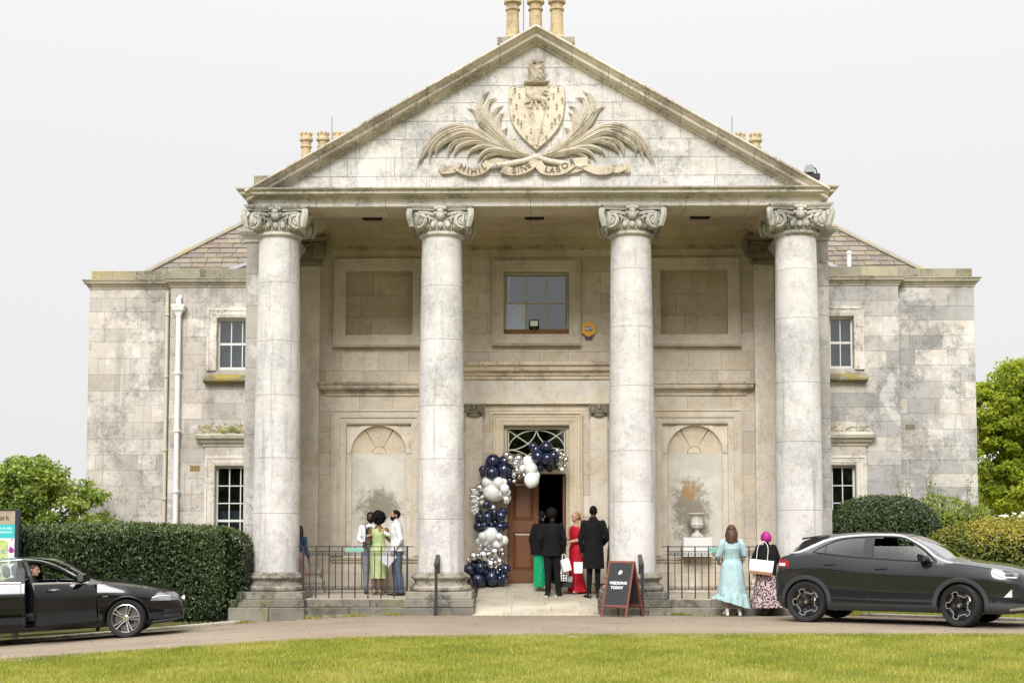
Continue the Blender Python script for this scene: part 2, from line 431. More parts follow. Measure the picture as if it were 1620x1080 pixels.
def wing(sx, X0, X1, XS, pal, seed):
    """sx side, X0 inner edge, XS step, X1 outer edge (absolute values)"""
    def rect(a, b): return (min(sx*a, sx*b), max(sx*a, sx*b))
    wo, wi = 5.87, (6.93 if sx < 0 else 6.83)
    up = (*rect(wo, wi), 5.08, 6.21); lo = (*rect(wo, wi), 1.0, 3.0)
    a, b = rect(X0, XS)
    wl = backing('wall', [(a, b, 0, 6.90)], 3.108, .4, M['joint'], house, [up, lo])
    zs = courses(0, 5.08, .335, seed) + courses(5.08, 6.21, .36, seed)[1:] + [6.55, 6.90]
    ashlar(wl, a, b, zs, 3.1, M['ashlar'], (.42, .8), [up, lo], pal, seed=seed)
    a, b = rect(XS, X1)
    wl = backing('wall', [(a, b, 0, 6.90)], 3.308, .4, M['joint'], house)
    ashlar(wl, a, b, courses(0, 6.90, .325, seed + 5), 3.3, M['ashlar'], (.38, .78), [], pal, seed=seed + 5)
    MB().box(sx*X1 - (.4 if sx > 0 else 0), sx*X1 + (0 if sx > 0 else .4), 3.725, 14, 0, 6.8).build('wall', M['ashlar'], house)
    # cornice and parapet
    pr = [(0, 6.88), (.02, 6.883), (.022, 6.915), (.05, 6.935), (.055, 6.965), (.10, 6.985), (.12, 7.045), (.14, 7.06), (.14, 7.075), (0, 7.085)]
    if sx < 0: path = [(-X1, 14), (-X1, 3.3), (-XS, 3.3), (-XS, 3.1), (-X0, 3.1)]
    else: path = [(X0, 3.1), (XS, 3.1), (XS, 3.3), (X1, 3.3), (X1, 14)]
    MB().sweep(pr, path).build('cornice', M['trim'], house, color=(.74, .70, .62))
    a, b = rect(X0, XS)
    pp = backing('parapet', [(a, b, 7.05, 7.30)], 3.16, .3, M['joint'], house)
    ashlar(pp, a, b, [7.05, 7.30], 3.13, M['lichen'], (.5, .9), [], [(1, 1, .9), (.8, .8, .75), (1.1, 1.05, .9)], seed=seed + 9, depth=.4)
    a, b = rect(XS, X1 - .02)
    pp = backing('parapet', [(a, b, 7.05, 7.29)], 3.36, .3, M['joint'], house)
    ashlar(pp, a, b, [7.05, 7.29], 3.33, M['lichen'], (.5, .9), [], [(1, 1, .9), (.8, .8, .75), (1.1, 1.05, .9)], seed=seed + 10, depth=.4)
    # windows
    fp = [(0, 3.1), (0, 3.045), (.05, 3.04), (.06, 3.055), (.12, 3.06), (.13, 3.05), (.20, 3.07), (.214, 3.09), (.214, 3.3)]
    m = MB().frame(up[0] - .21, up[1] + .21, up[2] - .02, up[3] + .21, fp, open_bottom=True); m.build('window_surround', M['trim'], house, color=(1.15, 1.15, 1.12))
    wn = sash(house, up[0], up[1], up[2], up[3], 3.24, 4 if sx < 0 else 4, 2, meet=1)
    MB().box(up[0] - .3, up[1] + .3, 3.45, 3.47, up[2] - .3, up[3] + .3).build('blind', M['blind'], wn)
    # sloping mossy sill
    x0_, x1_ = up[0] - .25, up[1] + .25
    MB().loft([[(x, 3.1, 4.98), (x, 2.90, 4.87), (x, 2.90, 4.82), (x, 2.95, 4.79), (x, 3.1, 4.78)] for x in (x0_, x1_)]).build('sill', M['moss'], wn)
    fp2 = [(d, y) for d, y in fp]
    m = MB().frame(lo[0] - .21, lo[1] + .21, 0, lo[3] + .21, fp, open_bottom=True); m.build('window_surround', M['trim'], house, color=(1.15, 1.13, 1.08))
    wn = sash(house, lo[0], lo[1], lo[2], lo[3], 3.24, 4, 5, meet=2)
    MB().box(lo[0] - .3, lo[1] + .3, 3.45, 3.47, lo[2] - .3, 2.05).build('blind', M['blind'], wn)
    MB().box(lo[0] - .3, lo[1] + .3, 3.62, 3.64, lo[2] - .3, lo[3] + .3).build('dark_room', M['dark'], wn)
    # hood
    hp = [(0, 3.40), (.02, 3.42), (.03, 3.46), (.08, 3.50), (.10, 3.55), (.16, 3.58), (.18, 3.65), (0, 3.72)]
    q = (lo[0] - .24, lo[1] + .24)
    MB().sweep(hp, [(q[0], 3.1), (q[0], 3.06), (q[1], 3.06), (q[1], 3.1)]).build('window_hood', M['trim'], house, color=(.85, .82, .74))
    MB().box(q[0] + .03, q[1] - .03, 3.062, 3.099, 3.21, 3.40).build('frieze_panel', M['ashlar'], house, color=(.95, .9, .82))
    return up, lo
wing(-1, 5.78, 9.78, 7.95, PAL_L, 21)
wing(1, 5.78, 9.48, 7.80, PAL_R, 42)
# yellow lichen stains above the hoods are on the wall: thin crust
def crust(x0, x1, z0, z1, y, seed, n=90):
    r = random.Random(seed); m = MB()
    for _ in range(n):
        x = r.uniform(x0, x1); z = z0 + (z1 - z0) * r.random() ** 1.8; s = r.uniform(.012, .04)
        m.ball((x, y, z), s, 7, 4, (1.3, .10, .7))
    return m.build('lichen_crust', M['moss'], house, smooth=True, kind='stuff')
crust(-7.3, -5.9, 3.70, 3.92, 3.1, 3, 120); crust(5.9, 7.1, 3.70, 3.84, 3.1, 4, 70)
# downpipes
def pipe(x, y, z1, mat, r, hop, br):
    p = empty('downpipe', parent=house)
    MB().tube([(x, y, 0), (x, y, z1)], r, 12).build('pipe', mat, p, smooth=True)
    for z in br: MB().lathe([(r*1.0, z-.03), (r*1.45, z-.025), (r*1.45, z+.025), (r, z+.03)], 12, (x, y, 0)).build('collar', mat, p, smooth=True)
    if hop:
        MB().loft([[(x-a, y-b, z), (x+a, y-b, z), (x+a, y+.06, z), (x-a, y+.06, z)] for a, b, z in ((.05,.05,z1-.18),(.08,.07,z1-.10),(.12,.10,z1-.06),(.13,.11,z1),(.145,.12,z1+.02),(.145,.12,z1+.06))]).build('hopper', mat, p)
        MB().tube([(x, y-.02, z1+.05), (x, y-.02, z1+.18), (x, y+.1, z1+.25)], r*.95, 10).build('outlet', mat, p, smooth=True)
pipe(-7.74, 3.0, 6.42, M['pipe_w'], .055, True, (5.0, 3.75, 2.45))
pipe(-8.04, 3.2, 6.80, M['pipe_c'], .042, False, (6.3, 4.95, 3.35, 2.3))
def airbrick(x, z, y, col):
    m = MB(); m.box(x - .11, x + .11, y - .006, y + .02, z - .065, z + .065)
    a = m.build('air_brick', plain('terracotta', col, .8, .2, var=.2), house)
    h = MB()
    for i in range(6):
        for j in range(3): h.box(x - .095 + i*.034, x - .077 + i*.034, y - .012, y + .0, z - .048 + j*.036, z - .026 + j*.036)
    h.build('hole', M['black'], a)
airbrick(-7.36, 2.95, 3.1, (.40, .26, .10)); airbrick(8.05, 3.84, 3.3, (.30, .25, .19))
MB().cbox(7.86, 8.05, 3.27, 3.31, 2.19, 2.32).build('wall_vent', M['black'], house)

# ---- hipped slate roof
T = .84
roof = MB()
e0, e1, yb, zb = -9.15, 8.95, 4.0, 7.15; s_ = 4.0
v = [(e0, yb, zb), (e1, yb, zb), (e1, 15, zb), (e0, 15, zb), (e0+s_, yb+s_, zb+s_*T), (e1-s_, yb+s_, zb+s_*T), (e1-s_, 15-s_, zb+s_*T), (e0+s_, 15-s_, zb+s_*T)]
roof.add(v, [(0,1,5,4), (1,2,6,5), (2,3,7,6), (3,0,4,7), (4,5,6,7), (0,3,2,1)])
M['slate'] = (lambda n: (n.bump(n.noise(30, 5, .7), .3, .006), n.set(Base_Color=n.mix(n.math('MULTIPLY', n.step(n.noise(3.2, 7, .75, n.n('NewGeometry').outputs['Position']), .5, .66), .75),
        n.mix(1.0, n.mix(n.noise(6, 5, .7), (.115, .098, .08, 1), (.185, .16, .132, 1)), n.n('ObjectInfo').outputs['Color'], 'MULTIPLY'), (.22, .18, .08, 1)), Roughness=.75, Specular_IOR_Level=.3))[1])(N('roof_slate'))
rf = roof.build('roof', M['lead'], house)
rs = random.Random(5); ln = math.sqrt(1 + T * T); nrm = Vector((0, -T, 1)).normalized()
for side in (-1, 1):
    row = 0; s = .12
    while s < 2.75:
        s2 = s + .175
        lo = e0 + s + .1 if side < 0 else 5.2
        hi = -5.2 if side < 0 else e1 - s - .1
        x = lo + (rs.uniform(-.3, -.05))
        while x < hi:
            wd = rs.uniform(.28, .40); a, b = max(x, lo), min(x + wd - .012, hi); x += wd
            if b - a < .05: continue
            th = .014 + rs.uniform(0, .008); lift = .03
            bt = s - .0; tp = s2 + .1
            def P(xx, ss, h): return (xx, yb + ss + nrm.y * h, zb + ss * T + nrm.z * h)
            off = rs.uniform(-.008, .008)
            vv = [P(a, bt+off, lift), P(b, bt+off, lift), P(b, tp, .004), P(a, tp, .004), P(a, bt+off, lift+th), P(b, bt+off, lift+th), P(b, tp, .004+th), P(a, tp, .004+th)]
            c = rs.choice([(1, 1, 1), (.85, .84, .84), (1.1, 1.05, .95), (.95, .85, .8), (1.2, 1.18, 1.15)])
            MB().add(vv, [(0,3,2,1),(4,5,6,7),(0,1,5,4),(1,2,6,5),(2,3,7,6),(3,0,4,7)]).build('slate', M['slate'], rf, color=c)
        s = s2; row += 1
M['hipstone'] = stone('hip_ridge', (.30, .27, .22, 1), (.22, .20, .17, 1), .4, lichen=.3, streak=.1)
for sx, e in ((1, e0), (-1, e1)):
    P0 = Vector((e, yb, zb + .03)); P1 = Vector((e + sx * s_, yb + s_, zb + s_*T + .03))
    MB().tube([P0, P1], .12, 8, flat=((0, 0, 1), .6)).build('hip_ridge', M['hipstone'], rf)
    # lead-covered valley of the lower roof over the centre block
    A = Vector((sx * (-7.25 if sx > 0 else -7.05), yb + .15, zb + .15*T + .06)); B = Vector((sx * -5.5, yb + 1.15, zb + 1.15*T + .09))
    MB().tube([A, B], .075, 6, flat=((0, -T, 1), .4)).build('lead_valley', M['lead'], rf, color=(1, 1, 1))
MB().lathe([(.05, 0), (.05, .42), (.062, .43), (.062, .47), (.03, .5)], 12, (7.0, 4.2, 7.35)).build('vent_pipe', M['pipe_w'], rf, smooth=True)

# ---- chimneys
def potmesh(h, r):
    m = MB()
    m.lathe([(r*1.25, 0), (r*1.25, .06), (r*.95, .1), (r*.88, h*.5), (r*.85, h*.62), (r*1.05, h*.64), (r*1.05, h*.67), (r*.85, h*.69), (r*.9, h*.76), (r*1.25, h*.79), (r*1.25, h*.84), (r*1.0, h*.86), (r*1.0, h*.93), (r*.7, h*.93), (r*.7, h*.7)], 16, cap=False)
    for k in range(8):
        a = 2*math.pi*k/8; m.ball((r*math.cos(a), r*math.sin(a), h*.945), r*.27, 6, 4, (1, 1, 1.3))
    return m.mesh('chimney_pot', M['pot'], True, 40)
PM = potmesh(1.2, .14); PM2 = potmesh(1.15, .17)
def stack(x0, x1, y, z0, z1, pots, me, hp):
    c = empty('chimney', parent=house)
    MB().box(x0, x1, y - .3, y + .3, z0, z1 - .16).box(x0 - .07, x1 + .07, y - .37, y + .37, z1 - .16, z1).build('stack', M['lichen'], c)
    for x in pots:
        link('chimney_pot', me, c, (x, y, z1 + .04), (0, 0, x * 3))
    m = MB()
    for x in pots: m.ball((x, y, z1 + .02), .26, 10, 6, (1, 1, .45))
    m.build('flaunching', M['moss'], c, smooth=True)
stack(-6.15, -4.9, 9, 9.5, 10.78, (-6.0, -5.56, -5.15), PM, 1.2)
stack(4.95, 5.95, 9, 9.5, 10.70, (5.27, 5.69), PM, 1.2)
stack(-.85, .85, 6, 10.6, 13.30, (-.56, -.01, .50), PM2, 1.6)
def mast(x, y, z0, z1): MB().tube([(x, y, z0), (x, y, z1)], .012, 6).build('aerial_rod', M['lead'], house)
mast(-5.33, 9, 10.6, 12.4); mast(5.09, 9, 10.6, 12.35); mast(-.3, 6, 12.9, 14.9)

# ---- flank walls of the portico
for sx in (-1, 1):
    a, b = sorted((sx*5.05, sx*5.78))
    fw = MB().box(a + .004, b - .004, .58, 3.5, .31, 7.80).build('flank_wall', M['joint'], house)
    ashlar(fw, a, b, courses(.31, 7.32, .62, 3 + sx), .55, M['ashlar'], (2, 3), [], [(.80, .79, .76), (.72, .71, .69)], seed=77 + sx)
    xo = sx * 5.78; m = MB()
    zz = courses(.31, 7.32, .62, 3 + sx)
    for i in range(len(zz) - 1):
        q = sorted((xo - sx * .05, xo + sx * .002))
        MB().box(q[0], q[1], .60, 3.1, zz[i] + .004, zz[i+1] - .004).build('stone_block', M['ashlar'], fw, color=(.85, .84, .82))
        q = sorted((sx*5.05 + sx*.05, sx*5.05 - sx * .002))
        MB().box(q[0], q[1], .60, YW - .02, zz[i] + .004, zz[i+1] - .004).build('stone_block', M['porch'], fw)
    pr = [(0, 7.32), (.03, 7.34), (.03, 7.38), (.06, 7.42), (.11, 7.47), (.15, 7.52), (.16, 7.58), (0, 7.60)]
    path = [(a, 3.1), (a, .55), (b, .55), (b, 3.1)]
    MB().sweep(pr, path).build('anta_cap', M['capital'], house)
    # responds on the back wall, inside the corner columns
    a, b = sorted((sx*4.62, sx*5.04))
    pl = MB().box(a, b, YW - .12, YW - .003, 1.0, 7.25).build('pilaster', M['porch'], house, color=(1.25, 1.25, 1.24))
    MB().sweep([(0, .31), (.16, .31), (.16, .46), (.13, .48), (.15, .53), (.13, .58), (.06, .62), (.05, .68), (.09, .72), (.07, .78), (.0, .86)], [(a if sx < 0 else a, YW), (a, YW - .12), (b, YW - .12), (b, YW)] ).build('pilaster_base', M['porch'], pl)
    MB().box(a, b, YW - .12, YW - .003, .31, 1.0).build('pilaster_foot', M['porch'], pl, color=(1.12, 1.12, 1.1))

# ---- porch back wall
W_C = (-.70, .70, 5.78, 7.13); DOOR = (-.70, .70, .50, 3.84)
BW = [(-4.08, -2.64, 5.77, 7.16), (2.64, 4.08, 5.77, 7.16)]
NI = [(-4.05, -2.66, 1.08, 3.95), (2.66, 4.05, 1.08, 3.95)]
holes = [W_C, DOOR] + BW + NI
bw = backing('wall', [(-5.05, 5.05, .31, 7.86)], YW + .01, .5, M['jointw'], house, holes)
ashlar(bw, -5.05, 5.05, [.31, .72, 1.0, 1.45, 1.9, 2.35, 2.8, 3.25, 3.70, 4.14, 4.48, 4.74, 5.0, 5.40, 5.81, 6.25, 6.67, 7.11, 7.45, 7.86], YW, M['porch'], (.55, 1.1), holes, PAL_P, seed=9, depth=.3)
for k, h in enumerate(BW):        # blind windows
    pn = MB().box(h[0] - .05, h[1] + .05, YW + .24, YW + .3, h[2] - .05, h[3] + .05).build('blind_window', M['jointw'], house)
    ashlar(pn, h[0] - .03, h[1] + .03, [h[2] - .02, 6.20, 6.66, 7.08, h[3] + .02] if k == 0 else [h[2] - .02, 6.22, 6.68, h[3] + .02], YW + .2, M['porch'], (.6, .95), [], [(.84, .78, .66), (.90, .82, .70), (.78, .72, .60)], seed=31 + k)
def surround(x0, x1, z0, z1, t, y, mat, name='moulded_surround', open_bottom=False, color=None):
    """x0..z1 is the opening, t the width of the frame"""
    pr = [(0, y), (0, y - .085), (.035, y - .09), (.05, y - .06), (.10*t/.26, y - .055), (.105*t/.26, y - .045), (.18*t/.26, y - .04), (.185*t/.26, y - .03), (t - .015, y - .02), (t + .004, y - .01), (t + .004, y + .25)]
    return MB().frame(x0 - t, x1 + t, z0 - (0 if open_bottom else t), z1 + t, pr, open_bottom=open_bottom).build(name, mat, house, color=color)
for h in BW: surround(*h, .25, YW - .002, M['porch'], color=(.97, .95, .9)); MB().box(h[0] - .27, h[1] + .27, YW - .12, YW - .0, h[2] - .27, h[2] - .225).build('sill_ledge', M['trim'], house, color=(.7, .66, .58))
surround(*W_C, .235, YW - .002, M['porch'], color=(.95, .92, .86)); MB().box(-.95, .95, YW - .12, YW, W_C[2] - .26, W_C[2] - .215).build('sill_ledge', M['trim'], house, color=(.7, .66, .58))
# centre window: old six-pane sash
cw = sash(house, -.69, .69, 5.80, 7.12, YW + .13, 3, 2, bars=.03)
for c_ in cw.children:
    if c_.name.startswith(('frame', 'glazing')): c_.data.materials[0] = M['oldwood']
MB().box(-.69, .69, YW + .09, YW + .15, 5.785, 5.90).build('bottom_rail', plain('bare_brown_timber', (.20, .10, .045), .7, .2, var=.5, vs=14), cw)
M['netting'] = plain('grey_net_curtain', (.10, .105, .12), .95, .1, var=.15, vs=4)
m = MB(); r9 = random.Random(2); rg = []
xs = [-.75 + 1.5 * i / 40 for i in range(41)]
rg = [[(x, YW + .30 + .03 * math.sin(x * 23) + .015 * math.sin(x * 51), z) for x in xs] for z in (5.7, 6.92)]
m.loft(rg, cap=False, close=False).build('curtain', M['netting'], cw)
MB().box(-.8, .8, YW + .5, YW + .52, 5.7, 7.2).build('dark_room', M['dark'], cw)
MB().box(-.67, -.57, YW + .22, YW + .24, 6.5, 7.05).build('blind_edge', plain('cream_blind', (.45, .43, .36), .9), cw)
n = N('patterned_paper'); wv = n.n('TexVoronoi'); wv.inputs['Scale'].default_value = 26; n.l(n.mapd((1, 1, .4)), wv.inputs['Vector'])
n.set(Base_Color=n.ramp(wv.outputs['Distance'], [(.0, (.12, .13, .15)), (.22, (.55, .57, .6)), (.5, (.66, .68, .7))]), Roughness=.8)
MB().box(-.645, -.245, YW + .167, YW + .172, 5.90, 6.47).build('paper_sheet', n.m, cw)
# security lamp sitting in the window
lamp = empty('floodlight', (-.05, 2.74, 5.88)); tag(lamp, 'small black framed floodlight standing in the six-pane window over the door', 'floodlight')
MB().cbox(-.11, .11, -.05, .05, .05, .21, .012).build('housing', M['black'], lamp); MB().box(-.08, .08, -.058, -.05, .075, .185).build('lens', plain('pale_lamp_lens', (.62, .60, .50), .3), lamp)
MB().box(-.03, .03, -.02, .02, -.0, .05).build('bracket', M['black'], lamp)
# alarm box: yellow hexagon
al = empty('alarm_box', (1.11, YW - .003, 5.80)); tag(al, 'yellow hexagonal burglar alarm box with dark blue lettering panel', 'alarm box')
def hexprism(r, y0, y1, zc, sq=1): return MB().loft([[(r*math.cos(math.pi/3*k + math.pi/6)*.93, y, zc + r*sq*math.sin(math.pi/3*k + math.pi/6)) for k in range(6)] for y in (y1, y0)])
hexprism(.175, -.08, 0, .08).build('case', plain('alarm_yellow', (.62, .33, .01), .4), al)
M['navyblue'] = plain('alarm_blue', (.01, .02, .10), .4)
MB().box(-.075, .075, -.088, -.08, .04, .125).build('label_panel', M['navyblue'], al)
MB().loft([[(-.09, y, -.06), (-.07, y, -.125), (.07, y, -.125), (.09, y, -.06)] for y in (0, -.075)]).build('lower_strip', M['navyblue'], al)
link('lettering', text_mesh('ADT', .075, plain('alarm_white', (.8, .8, .8), .5), .002, shear=.2, bold=.002), al, (0, -.092, .058), (R(90), 0, 0))

# niches
def niche(h, seed, stain):
    cx = (h[0] + h[1]) / 2; r = .585; zs = 3.25; z0 = h[2]; yf = YW + .06
    n = empty('niche', parent=house)
    # flat slab with an arched hole
    m = MB(); K = 28
    arc = [(cx + r*math.cos(math.pi*k/K), zs + r*math.sin(math.pi*k/K)) for k in range(K + 1)]
    outr = []
    for (x, z) in arc:
        dx, dz = x - cx, z - zs
        t = min((h[1] + .05 - cx) / abs(dx) if abs(dx) > 1e-6 else 9, (h[3] + .05 - zs) / dz if dz > 1e-6 else 9)
        outr.append((cx + dx*t, zs + dz*t))
    v = [(x, yf, z) for x, z in arc] + [(x, yf, z) for x, z in outr]
    m.add(v, [(k, k+1, K+2+k, K+1+k) for k in range(K)])
    m.add([(h[0]-.05, yf, z0), (cx-r, yf, z0), (cx-r, yf, zs), (h[0]-.05, yf, zs)], [(0,1,2,3)]); m.add([(cx+r, yf, z0), (h[1]+.05, yf, z0), (h[1]+.05, yf, zs), (cx+r, yf, zs)], [(0,1,2,3)])
    m.build('spandrel', M['porch'], n, color=(1.1, 1.08, 1.02))
    # archivolt
    rr = [r, r + .004, r + .10, r + .105]; yy = [yf - .002, yf - .022, yf - .02, yf]
    a = MB(); ring = []
    for q, y in zip(rr, yy): ring.append([(cx + q*math.cos(math.pi*k/K), y, zs + q*math.sin(math.pi*k/K)) for k in range(K + 1)])
    a.loft(ring, cap=False, close=False).build('archivolt', M['porch'], n, color=(1.12, 1.1, 1.05), smooth=True)
    # concave shell: cylinder wall + quarter dome, shallow
    dp = .13; m = MB(); A = 24
    cyl = [[(cx - r*math.cos(math.pi*k/A), yf + dp*math.sin(math.pi*k/A), z) for k in range(A + 1)] for z in (z0, zs)]
    m.loft(cyl, cap=False, close=False); m.build('niche_wall', stain, n, smooth=True)
    # dome split in three wedges with radial joints
    for (a0, a1) in ((0, 58), (60, 120), (122, 180)):
        m = MB(); rings = []
        for i in range(11):
            th = R(a0 + (a1 - a0) * i / 10)
            rings.append([(cx + r*math.cos(th)*math.sin(ph), yf + dp*math.cos(ph), zs + r*math.sin(th)*math.sin(ph)) for ph in [math.pi/2*j/12 for j in range(2, 13)]])
        m.loft(rings, cap=False, close=False).build('dome_stone', M['porch'], n, smooth=True, color=(1.08, 1.02, .9))
    m = MB(); m.loft([[(cx + (r+.02)*math.cos(R(t))*math.sin(p), yf + .02 + (dp+.02)*math.cos(p), zs - .02 + (r+.02)*math.sin(R(t))*math.sin(p)) for p in [math.pi/2*j/8 for j in range(9)]] for t in range(0, 181, 10)], cap=False, close=False)
    m.build('dome_back', M['jointw'], n)
    MB().loft([[(cx + .142*math.cos(math.pi*k/12), y, zs + .142*math.sin(math.pi*k/12)) for k in range(13)] for y in (yf + dp - .012, yf + dp + .01)]).build('dome_boss', M['porch'], n, color=(1.08, 1.02, .9))
    MB().box(h[0] - .05, h[1] + .05, YW - .04, YW + .62, z0 - .05, z0).build('niche_floor', M['porch'], n)
    t = .30
    pr = [(0, YW - .002), (0, YW - .07), (.03, YW - .075), (.05, YW - .05), (.11, YW - .045), (.115, YW - .06), (.17, YW - .055), (.18, YW - .03), (.27, YW - .025), (t + .004, YW - .01), (t + .004, YW + .055)]
    MB().frame(h[0] - t, h[1] + t, 1.075, h[3] + .22, [(d * (.22 / .30 if False else 1), y) for d, y in pr], open_bottom=True).build('moulded_surround', M['porch'], n, color=(1.0, .98, .93))
def stainmat(name, cx, cz, rust, sc):
    n = N(name); geo = n.n('NewGeometry').outputs['Position']
    sp = n.n('SeparateXYZ'); n.l(geo, sp.inputs[0])
    def blob(x, z, rx, rz):
        a = n.math('DIVIDE', n.math('SUBTRACT', sp.outputs['X'], x), rx); b = n.math('DIVIDE', n.math('SUBTRACT', sp.outputs['Z'], z), rz)
        return n.math('SQRT', n.math('ADD', n.math('MULTIPLY', a, a), n.math('MULTIPLY', b, b)))
    f1 = n.noise(5, 8, .78, geo); f2 = n.noise(30, 5, .7, geo); f3 = n.noise(1.6, 6, .7, geo)
    base = n.mix(n.step(f3, .35, .65), (.64, .60, .53, 1), (.53, .49, .425, 1))
    d = n.math('ADD', n.math('SUBTRACT', 1.0, blob(cx, cz, *sc)), n.math('MULTIPLY', n.math('SUBTRACT', f1, .5), 2.2))
    d = n.math('ADD', d, n.math('MULTIPLY', n.math('SUBTRACT', f2, .5), 1.1))
    base = n.mix(n.math('MULTIPLY', n.step(d, .0, .6), .8), base, (.17, .145, .10, 1))
    if rust:
        d2 = n.math('ADD', n.math('SUBTRACT', 1.0, blob(cx - .02, cz + .42, .27, .30)), n.math('MULTIPLY', n.math('SUBTRACT', f1, .5), 1.6))
        base = n.mix(n.math('MULTIPLY', n.step(d2, .15, .7), .65), base, (.40, .23, .07, 1))
    n.bump(n.math('ADD', f1, f2), .25, .006)
    n.set(Base_Color=base, Roughness=.92, Specular_IOR_Level=.2); return n.m
niche(NI[0], 1, stainmat('stained_plaster_grey', -3.35, 2.12, False, (.60, .50)))
niche(NI[1], 2, stainmat('stained_plaster_rust', 3.28, 2.0, True, (.50, .85)))
# bay cornices, dado, door case
def bandx(prof, x0, x1, y, name, mat, color=None):
    return MB().sweep(prof, [(x0, y + .05), (x0, y), (x1, y), (x1, y + .05)]).build(name, mat, house, color=color)
bc = [(0, 4.46), (.03, 4.47), (.035, 4.52), (.06, 4.54), (.06, 4.57), (.14, 4.60), (.16, 4.63), (.165, 4.68), (.19, 4.70), (.20, 4.75), (0, 4.77)]
for a, b in ((-4.45, -2.05), (2.05, 4.42)): bandx(bc, a, b, YW, 'bay_cornice', M['trim'], (.95, .88, .76))
dd = [(0, .93), (.03, .94), (.035, .98), (.06, 1.0), (.07, 1.045), (0, 1.06)]
for a, b in ((-4.3, -1.75), (1.75, 4.3)): bandx(dd, a, b, YW, 'dado_moulding', M['trim'], (.95, .86, .68))
cc_ = [(0, 4.80), (.04, 4.81), (.045, 4.87), (.08, 4.89), (.09, 4.95), (.17, 4.98), (.19, 5.06), (.24, 5.09), (.25, 5.16), (0, 5.18)]
bandx(cc_, -1.72, 1.72, YW - .06, 'door_cornice', M['trim'], (1.0, .9, .74))
MB().box(-1.70, 1.70, YW - .06, YW - .001, 4.42, 4.80).build('door_frieze', M['porch'], house)
MB().box(-1.72, 1.72, YW - .09, YW - .001, 4.285, 4.418).build('door_architrave', M['porch'], house, color=(1.05, 1.02, .95))
for sx in (-1, 1):
    a, b = sorted((sx*1.14, sx*1.50))
    MB().box(a, b, YW - .07, YW - .001, .5, 4.02).build('door_pilaster', M['porch'], house, color=(1.02, .99, .93))
surround(DOOR[0], DOOR[1], DOOR[2], DOOR[3], .27, YW - .002, M['porch'], 'door_surround', True, (1.0, .93, .8))
# hall behind the door
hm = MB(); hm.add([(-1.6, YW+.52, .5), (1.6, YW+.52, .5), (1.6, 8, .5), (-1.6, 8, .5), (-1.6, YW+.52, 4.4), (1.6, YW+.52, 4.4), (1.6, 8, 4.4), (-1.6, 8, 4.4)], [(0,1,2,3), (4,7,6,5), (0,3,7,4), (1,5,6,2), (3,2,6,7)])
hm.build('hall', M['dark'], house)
MB().box(-.70, .70, YW - .02, YW + .53, .40, .5).build('threshold', M['slab'], house)
# door leaf (closed left leaf) and open right leaf
M['oak'] = (lambda n: (n.set(Base_Color=n.mix(n.noise(3, 6, .6, n.mapd((14, 14, 1.0))), (.095, .034, .013, 1), (.18, .068, .025, 1)), Roughness=.38, Specular_IOR_Level=.5, Coat_Weight=.25))) (N('varnished_oak'))
def leaf(x0, x1, y, z0, z1):
    d = empty('door', parent=house)
    m = MB(); t = .115
    m.box(x0, x0 + t, y, y + .06, z0, z1).box(x1 - t, x1, y, y + .06, z0, z1)
    for a, b in ((z0, z0 + .26), (z0 + 1.08, z0 + 1.32), (z1 - .16, z1)): m.box(x0 + t, x1 - t, y + .002, y + .058, a, b)
    m.build('door_frame', M['oak'], d)
    for a, b in ((z0 + .26, z0 + 1.08), (z0 + 1.32, z1 - .16)):
        p = MB(); p.box(x0 + t, x1 - t, y + .03, y + .05, a, b); p.loft([[(x0+t+i, y+q, a+i), (x1-t-i, y+q, a+i), (x1-t-i, y+q, b-i), (x0+t+i, y+q, b-i)] for i, q in ((.025, .03), (.075, .008), (.08, .008))])
        p.build('panel', M['oak'], d)
        MB().frame(x0 + t, x1 - t, a, b, [(0, y + .004), (.008, y - .004), (.018, y + .004), (.026, y + .03)]).build('bead', M['oak'], d)
    return d
d1 = leaf(-.62, .045, YW + .16, .505, 2.80)
brass = plain('brass', (.55, .36, .10), .25, .5, 1.0)
MB().lathe([(.012, 0), (.012, .04), (.03, .05), (.035, .07), (.02, .09), (.001, .092)], 14, (.0, YW + .07, 1.55), ax='y').build('handle', brass, d1, smooth=True)
d2 = leaf(0, .64, 0, .505, 2.80); d2.location = (.615, YW + .20, 0); d2.rotation_euler = (0, 0, R(86))
MB().lathe([(.03, 0), (.035, .03), (.02, .05), (.001, .052)], 12, (.58, -.05, 1.55), ax='y').build('handle', brass, d2, smooth=True)
df = MB(); df.box(-.70, -.625, YW + .10, YW + .25, .5, 3.84).box(.625, .70, YW + .10, YW + .25, .5, 3.84).box(-.625, .625, YW + .10, YW + .25, 3.76, 3.84).box(-.625, .625, YW + .12, YW + .24, 2.81, 2.90)
df.build('door_lining', M['oldwood'], house, color=(1, 1, 1))
fl = empty('fanlight', parent=house)
MB().box(-.625, .625, YW + .17, YW + .176, 2.90, 3.76).build('pane', M['glass'], fl)
M['tracery'] = plain('cream_fanlight_bars', (.50, .47, .36), .6, .3)
fz = (2.90 + 3.74) / 2; ry = .42; rx = .60
def bar2(pts): MB().tube([(x, YW + .155, z) for x, z in pts], .012, 6).build('tracery_bar', M['tracery'], fl)
bar2([(rx*math.cos(t*math.pi/24), fz + ry*math.sin(t*math.pi/24)) for t in range(49)])
